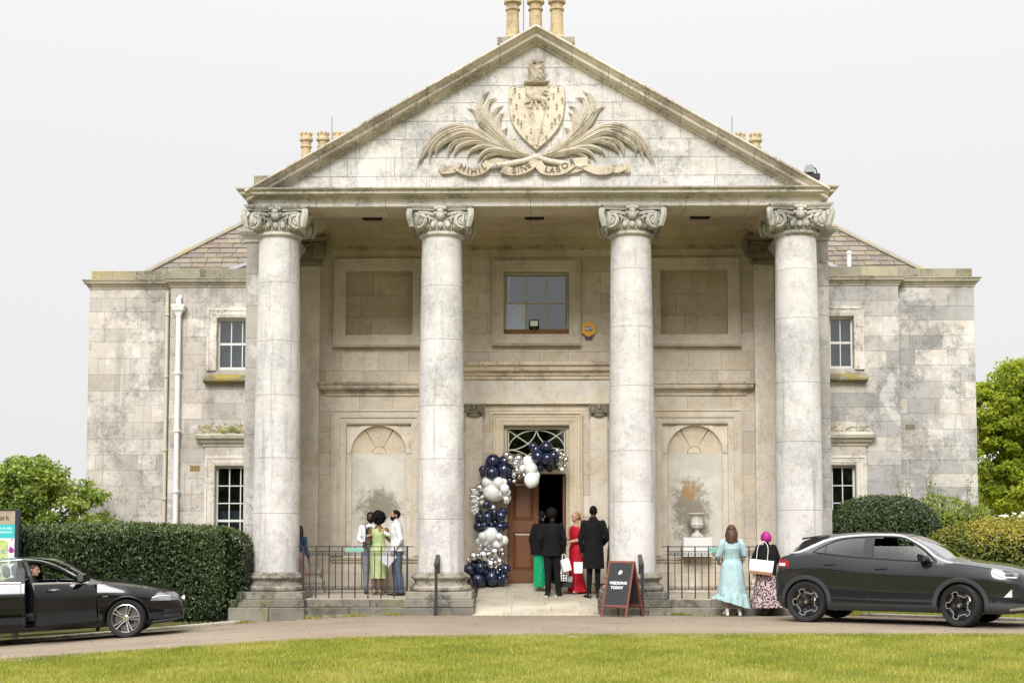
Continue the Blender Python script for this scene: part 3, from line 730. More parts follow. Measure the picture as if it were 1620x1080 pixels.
for sx in (-1, 1):
    bar2([(-.6*sx, 3.74), (.6*sx, 2.92)])
    bar2(crom([(0, fz + ry), (-.06*sx, fz + .27), (-.2*sx, fz + .12), (-.42*sx, fz + .02), (-.6*sx, fz)], 6))
    bar2(crom([(0, fz - ry), (-.06*sx, fz - .27), (-.2*sx, fz - .12), (-.42*sx, fz - .02), (-.6*sx, fz)], 6))
    MB().box(sx*.60 - .012, sx*.60 + .012, YW + .145, YW + .168, 2.9, 3.76).build('tracery_bar', M['tracery'], fl)

# ---- steps, platform and ramp
plat = MB(); plat.box(-5.78, -1.24, -.36, YW + .3, .0, .30).box(1.24, 5.78, -.36, YW + .3, .0, .30)
pf = plat.build('platform', M['joint'], house)
rp = random.Random(8)
for (xa, xb) in ((-5.78, -1.24), (1.24, 5.78)):
    ys = [-.38, .25, .85, 1.45, 2.05, YW + .0]
    for j in range(len(ys) - 1):
        x = xa
        while x < xb - .01:
            x2 = min(xb, x + rp.uniform(.6, 1.0));  x2 = xb if xb - x2 < .3 else x2
            MB().cbox(x + .004, x2 - .004, ys[j] + .004, ys[j+1] - .004, .2, .31 + rp.uniform(-.002, .002), .006).build('paving_slab', M['slab'], pf, color=[rp.uniform(.85, 1.05)] * 3); x = x2
def stepstones(x0, x1, y0, y1, z0, z1, seed):
    r = random.Random(seed); x = x0
    while x < x1 - .01:
        x2 = min(x1, x + r.uniform(.7, 1.3)); x2 = x1 if x1 - x2 < .4 else x2
        c = r.uniform(.48, .80)
        MB().cbox(x + .004, x2 - .004, y0 + r.uniform(0, .008), y1, z0, z1 + r.uniform(-.004, .003), .012).build('step_stone', M['dirty'], pf, color=(c, c, c)); x = x2
CX = (-5.02, -1.84, 1.84, 5.04)
for i, (a, b) in enumerate(((CX[0] + .66, CX[1] - .66), (CX[2] + .66, CX[3] - .66))):
    stepstones(a, b, -.43, -.30, .155, .308, i); stepstones(a, b, -.62, -.30, -.05, .155, i + 4)
    MB().box(a, b, -.66, -.6, -.05, .03).build('step_stone', M['dirty'], pf, color=(.8, .85, .6))
for i, cx in enumerate(CX):
    a, b = cx - .66, cx + .66
    if i == 0: a = -5.76
    if i == 3: b = 5.76
    stepstones(a, b, -.68, .5, .16, .31, i + 10); stepstones(a - .02, b + .02, -.74, .5, -.4, .157, i + 14)
# stone ramp up to the door
rampz = lambda y: .015 + (y + .86) / 2.9 * .40 if y < 2.04 else .415 + (y - 2.04) / .66 * .08
rm = empty('ramp', parent=house); ys = [-.86, -.42, .12, .68, 1.22, 1.72, 2.2, YW]
for j in range(len(ys) - 1):
    x = -1.2
    while x < 1.199:
        x2 = min(1.2, x + rp.uniform(.45, .9)); x2 = 1.2 if 1.2 - x2 < .3 else x2
        g = .004; y0, y1 = ys[j] + g, ys[j+1] - g; z0, z1 = rampz(y0), rampz(y1)
        MB().add([(x+g,y0,-.1),(x2-g,y0,-.1),(x2-g,y1,-.1),(x+g,y1,-.1),(x+g,y0,z0),(x2-g,y0,z0),(x2-g,y1,z1),(x+g,y1,z1)], [(0,3,2,1),(4,5,6,7),(0,1,5,4),(1,2,6,5),(2,3,7,6),(3,0,4,7)]).build('paving_slab', M['slab'], rm, color=[rp.uniform(.88, 1.08)] * 3); x = x2
MB().add([(-1.2,-.84,-.1),(1.2,-.84,-.1),(1.2,YW,-.1),(-1.2,YW,-.1),(-1.2,-.84,.0),(1.2,-.84,.0),(1.2,YW,.47),(-1.2,YW,.47)], [(4,5,6,7)]).build('ramp_bed', M['joint'], rm)

# ---- columns
def spiral(m, c, sx, r0, right, nrm, turns=2.4, tube=.03):
    """raised volute scroll on a disc; right/nrm unit vectors, z up"""
    pts = []; rs = []
    K = int(turns * 14)
    for k in range(K + 1):
        t = k / K; a = math.pi/2 + sx * (-turns * 2 * math.pi * t); r = r0 * (1 - t) ** .85 * .9 + .012
        p = Vector(c) + right * (r * math.cos(a)) + Vector((0, 0, 1)) * (r * math.sin(a)) + nrm * (.01 + .035 * t)
        pts.append(p); rs.append(tube * (1 - .55 * t))
    m.tube(pts, rs, 6)
    # drum of the volute
    D = Vector(c)
    ring = lambda r, d: [D + right * (r*math.cos(2*math.pi*k/18)) + Vector((0,0,1)) * (r*math.sin(2*math.pi*k/18)) + nrm * d for k in range(18)]
    m.loft([ring(r0*.95, -.16), ring(r0*.82, -.06), ring(r0*.95, 0), ring(r0*.4, .012)])
    m.ball(D + nrm * .035, .03, 8, 5)
def capital_mesh():
    m = MB(); up = Vector((0, 0, 1))
    m.lathe([(.39, 0), (.40, .02), (.40, .03), (.42, .035), (.445, .06), (.445, .085), (.42, .11), (.405, .115), (.41, .16), (.43, .22), (.46, .27), (.46, .30), (.42, .34), (.40, .55)], 32)
    for k in range(20):
        a = 2*math.pi*k/20; m.ball((.455*math.cos(a), .455*math.sin(a), .225), .058, 8, 6, (1, 1, 1.25))
        a += math.pi/20; m.tube([(.44*math.cos(a), .44*math.sin(a), .14), (.475*math.cos(a), .475*math.sin(a), .29)], .014, 5)
    for k in range(40):
        a = 2*math.pi*k/40; m.ball((.46*math.cos(a), .46*math.sin(a), .305), .02, 6, 4)
    for f in range(4):
        q = Matrix.Rotation(f * math.pi / 2, 3, 'Z')
        for sx in (-1, 1):
            ang = sx * R(20)
            right = q @ Vector((math.cos(ang), math.sin(ang), 0)); nrm = q @ Vector((math.sin(ang), -math.cos(ang), 0))
            c = q @ Vector((sx * .405, -.475, 0)) + up * .30
            spiral(m, c, sx, .165, right, nrm)
            # channel running from the volute to the centre, sagging
            m.tube([q @ Vector((sx*.42, -.49, .455)), q @ Vector((sx*.27, -.46, .45)), q @ Vector((sx*.1, -.45, .415)), q @ Vector((0, -.45, .40))], .035, 6)
            m.tube([q @ Vector((sx*.25, -.48, .39)), q @ Vector((sx*.19, -.475, .33)), q @ Vector((sx*.22, -.47, .27))], [.035, .028, .012], 6)
            m.tube([q @ Vector((sx*.60, -.56, .50)), q @ Vector((sx*.60, -.59, .40)), q @ Vector((sx*.585, -.56, .30)), q @ Vector((sx*.56, -.53, .17))], [.045, .055, .05, .03], 7)
        # mask, shell and egg at the centre
        m.ball(q @ Vector((0, -.50, .40)), .10, 12, 8, (.9, .9, 1.0)); m.ball(q @ Vector((0, -.52, .46)), .075, 10, 7)
        for t in (-2, -1, 0, 1, 2):
            m.ball(q @ Vector((t*.045, -.535, .545 - abs(t)*.008)), .04, 8, 5)
            m.tube([q @ Vector((t*.02, -.50, .46)), q @ Vector((t*.06, -.54, .57))], .014, 5)
        for t in (-1, 1): m.ball(q @ Vector((t*.10, -.50, .44)), .035, 8, 5); m.ball(q @ Vector((t*.03, -.585, .475)), .016, 6, 4)
    # abacus with concave sides
    def aba(h, z, dip):
        r = []
        for f in range(4):
            q = Matrix.Rotation(f * math.pi / 2, 3, 'Z')
            for i in range(9):
                t = -1 + 2*i/9; t = max(-1, t)
                r.append(q @ Vector((t * h * .94 if True else 0, -(h - dip * (1 - t*t)), z)))
        return r
    m.loft([aba(.50, .33, .08), aba(.52, .46, .09)]); m.loft([aba(.565, .495, .10), aba(.575, .53, .10), aba(.60, .545, .10), aba(.625, .575, .105), aba(.63, .60, .105)])
    return m.mesh('capital', M['capital'], True, 50)
CAPM = capital_mesh()
ZB, ZT = .80, 7.23
def shaft_r(z):
    t = (z - ZB) / (ZT - ZB); return .445 - .055 * max(0, (t - .25) / .75) ** 1.35
def column(cx, seed):
    c = empty('column', (cx, 0, .31), parent=house); r = random.Random(seed)
    b = MB(); b.cbox(-.62, .62, -.62, .62, 0, .14, .008); b.build('plinth', M['dirty'], c, color=(.85, .85, .85))
    pr = [(.55, .142), (.575, .155), (.59, .19), (.585, .225), (.56, .25), (.53, .255), (.53, .275), (.505, .29), (.50, .32), (.51, .345), (.53, .355), (.53, .37), (.555, .38), (.565, .405), (.555, .43), (.52, .44), (.52, .455), (.49, .47), (.47, .485), (.455, .495)]
    MB().lathe(pr, 48).build('base', M['dirty'], c, smooth=True, color=(1.0, .99, .96))
    js = [ZB]; 
    z = ZB + r.uniform(.9, 1.35)
    while z < ZT - .7: js.append(z); z += r.uniform(.95, 1.35)
    if js[-1] < ZT - 1.0: js.append(ZT - r.uniform(.55, .7))
    js.append(ZT)
    for i in range(len(js) - 1):
        a, b_ = js[i] + (.002 if i else 0), js[i+1] - .002
        prof = [(shaft_r(a) - .004, a)] + [(shaft_r(a + (b_-a)*t), a + (b_-a)*t) for t in (.006, .25, .5, .75, .994)] + [(shaft_r(b_) - .004, b_)]
        v = r.uniform(.95, 1.03)
        MB().lathe([(q, h - .31) for q, h in prof], 48).build('drum', M['shaft'], c, smooth=True, auto=22, color=(v, v*.998, v*.99))
    MB().lathe([(.38, .49), (.37, 6.9)], 24).build('core', M['joint'], c)
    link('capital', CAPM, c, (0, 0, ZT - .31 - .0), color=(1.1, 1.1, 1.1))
for i, cx in enumerate(CX): column(cx, 50 + i)
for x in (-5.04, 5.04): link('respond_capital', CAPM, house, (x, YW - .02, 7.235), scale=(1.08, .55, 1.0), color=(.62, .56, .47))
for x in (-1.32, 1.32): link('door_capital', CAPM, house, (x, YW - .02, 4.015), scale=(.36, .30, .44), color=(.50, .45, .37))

# ---- entablature, ceiling
EX = 5.48
ent = MB().box(-EX + .01, EX - .01, -.40, .40, 7.83, 8.03).box(-EX + .01, -EX + .85, .40, 3.1, 7.83, 8.03).box(EX - .85, EX - .01, .40, 3.1, 7.83, 8.03).build('architrave', M['joint'], house)
r3 = random.Random(4); x = -EX
while x < EX - .01:
    x2 = min(EX, x + r3.uniform(1.1, 1.7)); x2 = EX if EX - x2 < .6 else x2
    c = r3.uniform(.95, 1.1)
    MB().cbox(x + .003, x2 - .003, -.43, -.2, 7.815, 7.965, .008).build('architrave_stone', M['tymp'], ent, color=(c*1.12, c*1.09, c*1.07))
    MB().cbox(x + .003, x2 - .003, -.405, .43, 7.80, 7.86, .006).build('soffit_stone', M['porch'], ent, color=(.95, .92, .85)); x = x2
for sx in (-1, 1):
    q = sorted((sx*(EX - .002), sx*(EX - .3))); MB().box(q[0], q[1], -.2, 3.1, 7.815, 7.965).build('architrave_stone', M['trim'], ent)
cp = [(0, 7.955), (.03, 7.96), (.03, 8.0), (.05, 8.015), (.22, 8.02), (.225, 8.03), (.225, 8.075), (.26, 8.085), (.29, 8.10), (.30, 8.125), (0, 8.15)]
MB().sweep(cp, [(-EX + .03, 3.1), (-EX + .03, -.43), (EX - .03, -.43), (EX - .03, 3.1)]).build('cornice', M['trim'], house, color=(1.05, 1.03, .98))
MB().box(-EX + .03, EX - .03, -.40, 3.4, 8.04, 8.12).build('ceiling', M['porch'], house, color=(.95, .9, .8))
# coffer mouldings round the ceiling
kp = [(0, 7.86), (.04, 7.865), (.05, 7.90), (.13, 7.93), (.14, 7.965), (.22, 7.98), (.24, 8.02), (.25, 8.045), (0, 8.045)]
MB().sweep(kp, [(4.64, .41), (-4.64, .41), (-4.64, YW), (4.64, YW), (4.64, .41)][::-1][:0] + [(-4.64, .42), (-4.64, YW), (4.64, YW), (4.64, .42)]).build('ceiling_cornice', M['porch'], house, color=(.9, .84, .72))
MB().box(-5.06, 5.06, YW - .02, YW + .02, 7.60, 7.70).build('wall_fillet', M['trim'], house, color=(.8, .72, .58))
MB().box(-5.06, 5.06, YW - .035, YW + .02, 7.70, 7.87).build('wall_architrave', M['porch'], house, color=(.9, .84, .72))
for x in (-3.37, -.04, 3.35):
    v = tag(empty('ceiling_vent', (x, 1.35, 8.04)), {-3.37: 'black ceiling vent above the plain stained niche', -.04: 'black ceiling vent with dangling wires above the six-pane window', 3.35: 'black ceiling vent above the niche with the urn'}[x], 'vent', 'vents in the porch ceiling')
    MB().cbox(-.20, .20, -.11, .11, -.07, 0, .01).build('housing', M['black'], v)
    s_ = MB()
    for k in range(5): s_.box(-.18, .18, -.09 + k*.04, -.075 + k*.04, -.078, -.069)
    s_.build('louvre', M['iron'], v)
    if x == -.04:
        for dx, l in ((-.1, .1), (.08, .12), (.14, .06)): MB().tube([(dx, -.1, -.06), (dx + .01, -.1, -.07 - l*.6), (dx + .03, -.1, -.07 - l)], .005, 5).build('wire', M['iron'], v)

# ---- pediment
SL = 3.20 / 5.56
ztop = lambda x: 11.10 - abs(x) * SL - .06
ped = MB(); ped.add([(-5.3, -.35, 8.12), (5.3, -.35, 8.12), (0, -.35, 11.02), (-5.3, .3, 8.12), (5.3, .3, 8.12), (0, .3, 11.02)], [(0,1,2), (3,5,4), (0,2,5,3), (1,4,5,2), (0,3,4,1)])
pd = ped.build('pediment', M['joint'], house)
def clip(poly, a, b, c):
    """keep a*x+b*z<=c"""
    o = []; n = len(poly)
    for i in range(n):
        p, q = poly[i], poly[(i+1) % n]; fp = a*p[0]+b*p[1]-c; fq = a*q[0]+b*q[1]-c
        if fp <= 0: o.append(p)
        if fp * fq < 0: t = fp / (fp - fq); o.append((p[0]+(q[0]-p[0])*t, p[1]+(q[1]-p[1])*t))
    return o
zs = [8.13, 8.42, 8.78, 9.14, 9.50, 9.86, 10.2, 10.55, 10.98]
rt = random.Random(19)
for i in range(len(zs) - 1):
    half = (11.02 - zs[i]) / SL; x = -half - rt.uniform(0, .5)
    while x < half:
        x2 = x + rt.uniform(.7, 1.6); g = .0035
        p = [(x+g, zs[i]+g), (x2-g, zs[i]+g), (x2-g, zs[i+1]-g), (x+g, zs[i+1]-g)]
        p = clip(p, SL, 1, 11.0); p = clip(p, -SL, 1, 11.0) if p else p
        if len(p) > 2:
            ar = abs(sum(p[k-1][0]*p[k][1]-p[k][0]*p[k-1][1] for k in range(len(p))))/2
            if ar > .01:
                q = [p[0]]
                for z in p[1:]:
                    if math.dist(z, q[-1]) > .02: q.append(z)
                if math.dist(q[0], q[-1]) < .02: q.pop()
                if len(q) > 2: MB().block(q, -.36 + rt.uniform(0, .004), .2, .004).build('stone_block', M['tymp'], pd, color=rt.choice(PAL_T))
        x = x2
# raking cornice in separate stones
rk = [(-.36, -.29), (-.40, -.285), (-.41, -.22), (-.46, -.20), (-.60, -.185), (-.61, -.12), (-.64, -.11), (-.69, -.06), (-.75, -.04), (-.75, .0), (.4, .0), (.4, -.2)]
for sx in (-1, 1):
    n = 8; xs = [5.56 * k / n for k in range(n + 1)]
    for k in range(n):
        xa, xb = xs[k] + (.004 if k else 0), xs[k+1] - (.004 if k < n - 1 else 0)
        rings = [[(sx * x, y, 11.28 - x * SL + dz) for y, dz in rk] for x in (xa, xb)]
        c = rt.uniform(.8, 1.05)
        MB().loft(rings).build('raking_cornice_stone', M['trim'], pd, color=(c*1.24, c*1.19, c*1.14))
    # roof behind the pediment
    MB().add([(0, -.1, 11.275), (sx*5.5, -.1, 11.275 - 5.5*SL), (sx*5.5, 9, 11.275 - 5.5*SL), (0, 9, 11.275), (0, -.1, 11.2), (sx*5.5, -.1, 11.2 - 5.5*SL), (sx*5.5, 9, 11.2 - 5.5*SL), (0, 9, 11.2)], [(0,1,2,3), (4,7,6,5), (0,4,5,1), (1,5,6,2), (2,6,7,3)]).build('portico_roof', M['slate'], house)
MB().cbox(-5.52, -5.18, -.1, .3, 8.1, 8.52, .01).build('blocking_stone', M['lichen'], house)
# ================================================================ carved coat of arms in the tympanum
arms = empty('coat_of_arms', (0, -.362, 8.76), parent=house)
K_ = .00317
def A2(zx, zy): return ((zx - 810) * K_, (660 - zy) * K_)
def frond(pts, w=15, lift=.07, parent=arms, n=7, tip=.12):
    c = crom(pts, n); N_ = len(c); P = []; rs = []
    for i, (a, b) in enumerate(c):
        x, z = A2(a, b); t = i / (N_ - 1)
        P.append((x, -.02 - lift * math.sin(math.pi * min(1, t * .9 + .1)) , z)); rs.append(w * K_ * (tip + (1 - tip) * math.sin(math.pi * (.18 + .80 * t)) ** .7 if t > .05 else .5) )
    m = MB()
    # three ridged strands side by side, the outer two ending short of the tip
    for q, cutn, f in ((0, 0, .62), (-1, 3, .5), (1, 4, .5)):
        Q = []
        e = len(P) - cutn
        for i in range(e):
            a = Vector(P[max(0, i-1)]); b = Vector(P[min(len(P)-1, i+1)]); t = (b - a).normalized(); sd2 = Vector((-t.z, 0, t.x))
            Q.append(Vector(P[i]) + sd2 * (q * rs[i] * .62 * (1 if cutn == 0 else min(1, (e - i) / 4 + .35))) + Vector((0, .012 * abs(q), 0)))
        m.tube(Q, [max(.004, rs[i] * f * (min(1, (e - i) / 4 + .1))) for i in range(e)], 4, flat=((0, 1, 0), 1.5))
    return m.build('frond_leaf', M['relief'], parent, smooth=False)
LOW = [[(790,655),(560,560),(360,465),(220,500),(130,600),(85,722)], [(740,640),(560,560),(390,472),(230,520),(135,620),(105,700)], [(700,630),(540,560),(370,490),(235,535),(170,610),(160,690)],
       [(690,630),(540,570),(390,510),(270,550),(208,600),(200,652)], [(690,632),(560,590),(430,545),(320,560),(278,610),(272,658)], [(700,636),(570,598),(450,562),(350,585),(318,620),(308,652)],
       [(710,640),(600,612),(500,590),(420,612),(385,662)], [(720,645),(640,625),(540,612),(480,640),(448,690)], [(740,652),(650,640),(580,628),(510,650),(472,692)]]
UPP = [[(780,648),(660,600),(560,520),(480,440),(440,372),(385,345)], [(770,640),(640,570),(530,460),(470,370),(480,290),(528,238)], [(765,640),(640,570),(540,470),(500,380),(520,310),(572,284)],
       [(760,640),(650,580),(560,490),(540,420),(565,360),(612,330)], [(755,640),(660,590),(585,510),(570,450),(585,400),(617,378)], [(760,645),(680,610),(615,555),(600,515),(615,490),(637,470)], [(770,648),(700,625),(675,590),(668,560),(680,538)], [(775,650),(715,632),(695,600),(692,575),(700,556)]]
rf_ = random.Random(77)
for mir in (1, -1):
    for k, q in enumerate(LOW + UPP):
        pts = [(810 + (a - 810) * mir + (rf_.uniform(-5, 5) if mir < 0 and i > 1 else 0), b + (rf_.uniform(-6, 6) if mir < 0 and i > 1 else 0)) for i, (a, b) in enumerate(q)]
        frond(pts, 19 if k < 5 else 15 if k < 9 else 20, .06 + .014 * (k % 4))
    # cut stalks crossing over the ribbon
    MB().tube([(*[A2(810 + (a-810)*mir, b)[0]], -.07, A2(a, b)[1]) for a, b in ((830, 650), (740, 680), (640, 700), (530, 715))], [.05, .055, .06, .055], 9).build('stalk', M['relief'], arms, smooth=True)
# shield
sh = [(640, 300), (643, 225), (660, 212), (700, 222), (740, 218), (812, 222), (884, 218), (925, 222), (965, 212), (983, 225), (986, 300)]
rgt = [(986, 300), (968, 430), (905, 530), (812, 614)]; lft = [(812, 614), (720, 530), (658, 430), (640, 300)]
outl = sh + crom(rgt, 5)[1:] + crom(lft, 5)[1:-1]
def shrink(pl, f, cx=812, cy=370): return [(cx + (a - cx) * f, cy + (b - cy) * f) for a, b in pl]
rings = []
for f, y in ((1, .0), (1, -.075), (.975, -.095), (.95, -.085), (.7, -.115), (.4, -.135), (.05, -.14)):
    rings.append([(A2(a, b)[0], y, A2(a, b)[1]) for a, b in shrink(outl, f)])
MB().loft(rings).build('shield', M['relief'], arms, color=(1.08, 1.06, 1.0))
# the pile: a raised wedge down the middle
MB().loft([[(A2(745,224)[0], y, A2(745,224)[1]), (A2(882,224)[0], y, A2(882,224)[1]), (A2(880,300)[0], y-.03, A2(0,300)[1]), (A2(818,585)[0], y, A2(0,585)[1]), (A2(808,585)[0], y, A2(0,585)[1]), (A2(747,300)[0], y-.03, A2(0,300)[1])] for y in (-.08, -.125)]).build('pile', M['relief'], arms, color=(.95, .9, .82))
for a, b in ((745, 224), (882, 224)):
    MB().tube([(A2(a,b)[0], -.13, A2(a,b)[1]), (A2(a,b)[0], -.155, A2(0,300)[1]), (A2(813,588)[0], -.13, A2(0,588)[1])], .008, 5).build('pile_edge', M['relief'], arms)
darkst = stone('spot_stone', (.30, .25, .18, 1), (.22, .18, .13, 1), .3)
# ermine spots
sp = [(680,245),(708,285),(655,310),(690,350),(672,415),(743,400),(720,465),(752,545),(778,500),(700,440)]
for mir in (1, -1):
    for a, b in sp:
        x, z = A2(812 + (a - 812) * mir, b); m = MB()
        m.tube([(x, -.125, z + .035), (x, -.135, z), (x, -.125, z - .04)], [.004, .008, .018], 5)
        for dx, dz in ((-.016, .03), (.016, .03), (0, .055)): m.ball((x + dx, -.118, z + dz), .011, 6, 4)
        m.build('ermine_spot', darkst, arms)
# lion walking on the shield
def remesh(prims, name, mat, parent, voxel, smooth=2, loc=(0,0,0), color=None):
    me = prims.mesh('tmp', mat); ob = bpy.data.objects.new('tmp', me); COL.objects.link(ob)
    md = ob.modifiers.new('r', 'REMESH'); md.mode = 'VOXEL'; md.voxel_size = voxel
    if smooth: ms = ob.modifiers.new('s', 'SMOOTH'); ms.iterations = smooth; ms.factor = .5
    dg = bpy.context.evaluated_depsgraph_get(); m2 = bpy.data.meshes.new_from_object(ob.evaluated_get(dg)); m2.name = name
    bpy.data.objects.remove(ob); bpy.data.meshes.remove(me)
    m2.polygons.foreach_set('use_smooth', [True] * len(m2.polygons))
    m2.materials.clear(); m2.materials.append(mat)
    return link(name, m2, parent, loc, color=color)
lm = MB()
def LP(pts, rs, dy=-.165):
    lm.tube([(A2(a, b)[0], dy, A2(a, b)[1]) for a, b in pts], [r * K_ for r in rs], 8, flat=((0, 1, 0), .7))
LP([(775,295),(800,300),(830,305),(858,312),(868,318)], [22,22,20,20,14]); LP([(785,290),(768,275),(758,268)], [24,20,12]); LP([(765,272),(748,272)], [13,8])
LP([(775,305),(760,325),(742,330),(738,322)], [11,9,6,6]); LP([(785,310),(783,340),(778,360),(770,362)], [11,8,7,6]); LP([(805,315),(812,338),(818,360),(810,362)], [10,8,7,5])
LP([(855,315),(850,335),(860,350),(858,364),(850,365)], [16,12,8,6,5]); LP([(866,315),(878,335),(882,352),(878,362)], [13,9,7,6])
LP([(868,308),(888,300),(885,280),(862,275),(850,262),(862,250),(872,256)], [7,6,6,6,6,7,4])
for k in range(14):
    a = k * .45; LP([(778, 285), (778 + 22 * math.cos(a), 285 + 20 * math.sin(a))], [9, 4], -.18)
remesh(lm, 'lion_figure', M['relief'], arms, .008, 2, color=(.9, .85, .75))
# wreath and lion's head crest
m = MB()
for k in range(9):
    x0 = 742 + k * 16; m.tube([(A2(x0, 0)[0], -.10, A2(0, 214)[1]), (A2(x0 + 8, 0)[0], -.17, A2(0, 203)[1]), (A2(x0 + 16, 0)[0], -.10, A2(0, 192)[1])], [.03, .042, .03], 7)
m.build('wreath', M['relief'], arms, smooth=True, color=(.7, .66, .58))
lm = MB()
LP([(815,195),(812,150),(810,110),(812,80)], [52,50,45,34], -.08); LP([(800,105),(775,112),(760,118)], [26,20,14], -.13); LP([(790,95),(770,95)], [12, 8], -.16); LP([(780,128),(768,130)], [10, 8], -.14)
rr_ = random.Random(3)
for k in range(60):
    a = rr_.uniform(0, 6.28); cx, cz = 818 + rr_.uniform(-14, 22), rr_.uniform(75, 180); d = rr_.uniform(22, 40)
    ex, ez = cx + d * math.cos(a), cz + d * math.sin(a) * .8 + 6
    if ex < 770 and ez < 140: continue
    LP([(cx, cz), ((cx + ex) / 2 + rr_.uniform(-5, 5), (cz + ez) / 2), (ex, ez)], [10, 8, 4], -.14 - rr_.uniform(0, .05))
for k in range(5): LP([(795 + k * 9, 75), (790 + k * 11, 45 + abs(k - 2) * 5)], [9, 4], -.10)
remesh(lm, 'lion_head_crest', M['relief'], arms, .009, 1, color=(.72, .68, .60))
# motto ribbon
def ribbon(pts, w, y0, name='ribbon'):
    c = crom(pts, 6); n = len(c); up, dn = [], []
    for i, (a, b) in enumerate(c):
        d = np.array(c[min(n-1, i+1)]) - np.array(c[max(0, i-1)]); d = d / np.linalg.norm(d); nn = np.array((-d[1], d[0]))
        y = y0 - .03 * math.sin(i / (n-1) * math.pi)
        for L_, s in ((up, -1), (dn, 1)):
            x, z = A2(a + nn[0] * s * w, b + nn[1] * s * w); L_.append((x, y, z))
    m = MB(); rings = [[u, d_, (d_[0], d_[1] + .05, d_[2]), (u[0], u[1] + .05, u[2])] for u, d_ in zip(up, dn)]
    m.loft(rings).build(name, M['relief'], arms, color=(.92, .88, .8))
ribbon([(225,745),(262,718),(240,735),(300,730),(325,718)], 22, -.05); ribbon([(320,705),(370,738),(430,750),(490,728),(525,690)], 25, -.09); ribbon([(525,695),(570,682),(620,690)], 20, -.05)
ribbon([(600,728),(660,748),(720,742),(775,715),(812,672)], 24, -.10); ribbon([(818,690),(850,735),(910,748),(980,735),(1040,695),(1125,688)], 26, -.10); ribbon([(985,745),(1060,728),(1120,700)], 20, -.045)
ribbon([(1090,705),(1150,735),(1200,748),(1250,740),(1268,722)], 22, -.08); ribbon([(1260,720),(1300,735),(1340,722),(1362,732),(1345,745)], 22, -.06)
blk = plain('incised_lettering', (.13, .105, .08), .9, .1)
def word(chars, pos):
    for ch, (a, b, rot) in zip(chars, pos):
        x, z = A2(a, b); link('letter', text_mesh(ch, .17, blk, .006, bold=.0), arms, (x, -.136, z - .055), (R(90), -R(rot), 0))
word('NIHIL', [(355,722,-25),(393,742,-14),(432,748,0),(468,738,14),(500,715,30)])
word('SINE', [(675,742,-5),(705,740,6),(738,730,16),(772,708,30)])
word('LABOR', [(870,736,-18),(905,745,-5),(945,738,10),(990,715,22),(1032,695,12)])
# floodlight on the pediment corner
fl_ = empty('floodlight', (5.33, -.25, 8.46)); tag(fl_, 'grey floodlight mounted on the bare lower end of the sloping pediment cornice', 'floodlight')
MB().cbox(-.12, .14, -.08, .12, -.12, .0, .01).build('bracket_box', M['black'], fl_); MB().loft([[(-.16, -.1, .02), (.03, -.1, .02), (.03, .1, .02), (-.16, .1, .02)], [(-.12, -.06, .16), (.0, -.06, .18), (.0, .06, .18), (-.12, .06, .16)]]).build('lamp_head', M['lead'], fl_)
MB().tube([(.0, 0, .15), (.07, 0, .1), (.1, 0, -.02)], .012, 6).build('arm', M['black'], fl_)
# ================================================================ ground, road, lawn
def gz(x, y):
    d = np.maximum(0, -2.6 - np.asarray(x, float)); d = np.minimum(d, 14)
    return -.062 * d * d / (d + .6)
def gzf(x, y): return float(gz(x, y))
YN = lambda x: np.interp(x, [-40, -14, -9, -7.3, -5, -3, 0, 4, 7.5, 12, 20, 40], [-22, -9.6, -7.9, -7.35, -7.05, -6.85, -6.2, -5.95, -5.95, -6.6, -9.5, -22])
YF = lambda x: np.interp(x, [-40, -14, -9, -7.3, -6, -5.3, 0, 5.5, 6.3, 7.5, 9, 12, 20, 40], [-19, -6.0, -2.6, -1.75, -1.1, -.6, -.6, -.55, -.95, -1.9, -2.7, -3.4, -6.2, -18])
def grid(xs, ys, dz, name, mat):
    X, Y = np.meshgrid(xs, ys); Z = gz(X, Y) + dz
    v = np.stack([X, Y, Z], -1).reshape(-1, 3); nx, ny = len(xs), len(ys)
    m = MB(); m.v = [tuple(p) for p in v]
    m.f = [(j*nx+i, j*nx+i+1, (j+1)*nx+i+1, (j+1)*nx+i) for j in range(ny-1) for i in range(nx-1)]; m.mi = [0]*len(m.f)
    o = m.build(name, mat, None, smooth=True, auto=80); o['kind'] = 'structure'; return o
def soilmat():
    n = N('lawn_soil'); geo = n.n('NewGeometry').outputs['Position']
    c = n.mix(n.step(n.noise(.9, 6, .65, geo), .35, .65), (.14, .145, .045, 1), (.18, .18, .06, 1))
    c = n.mix(n.math('MULTIPLY', n.step(n.noise(2.3, 6, .7, geo), .56, .70), .5), c, (.22, .20, .09, 1))
    n.bump(n.noise(60, 4, .7, geo), .5, .02)
    n.set(Base_Color=c, Roughness=.95, Specular_IOR_Level=.1); return n.m
far = [-1500, -500, -200, -90, -50]
xs = far + list(np.arange(-40, 40.1, 1)) + [-q for q in far[::-1]]
ys = [-1500, -400, -100, -50] + list(np.arange(-30, 30.1, 1)) + [50, 100, 400, 1500]
grid(xs, ys, 0, 'ground', soilmat())
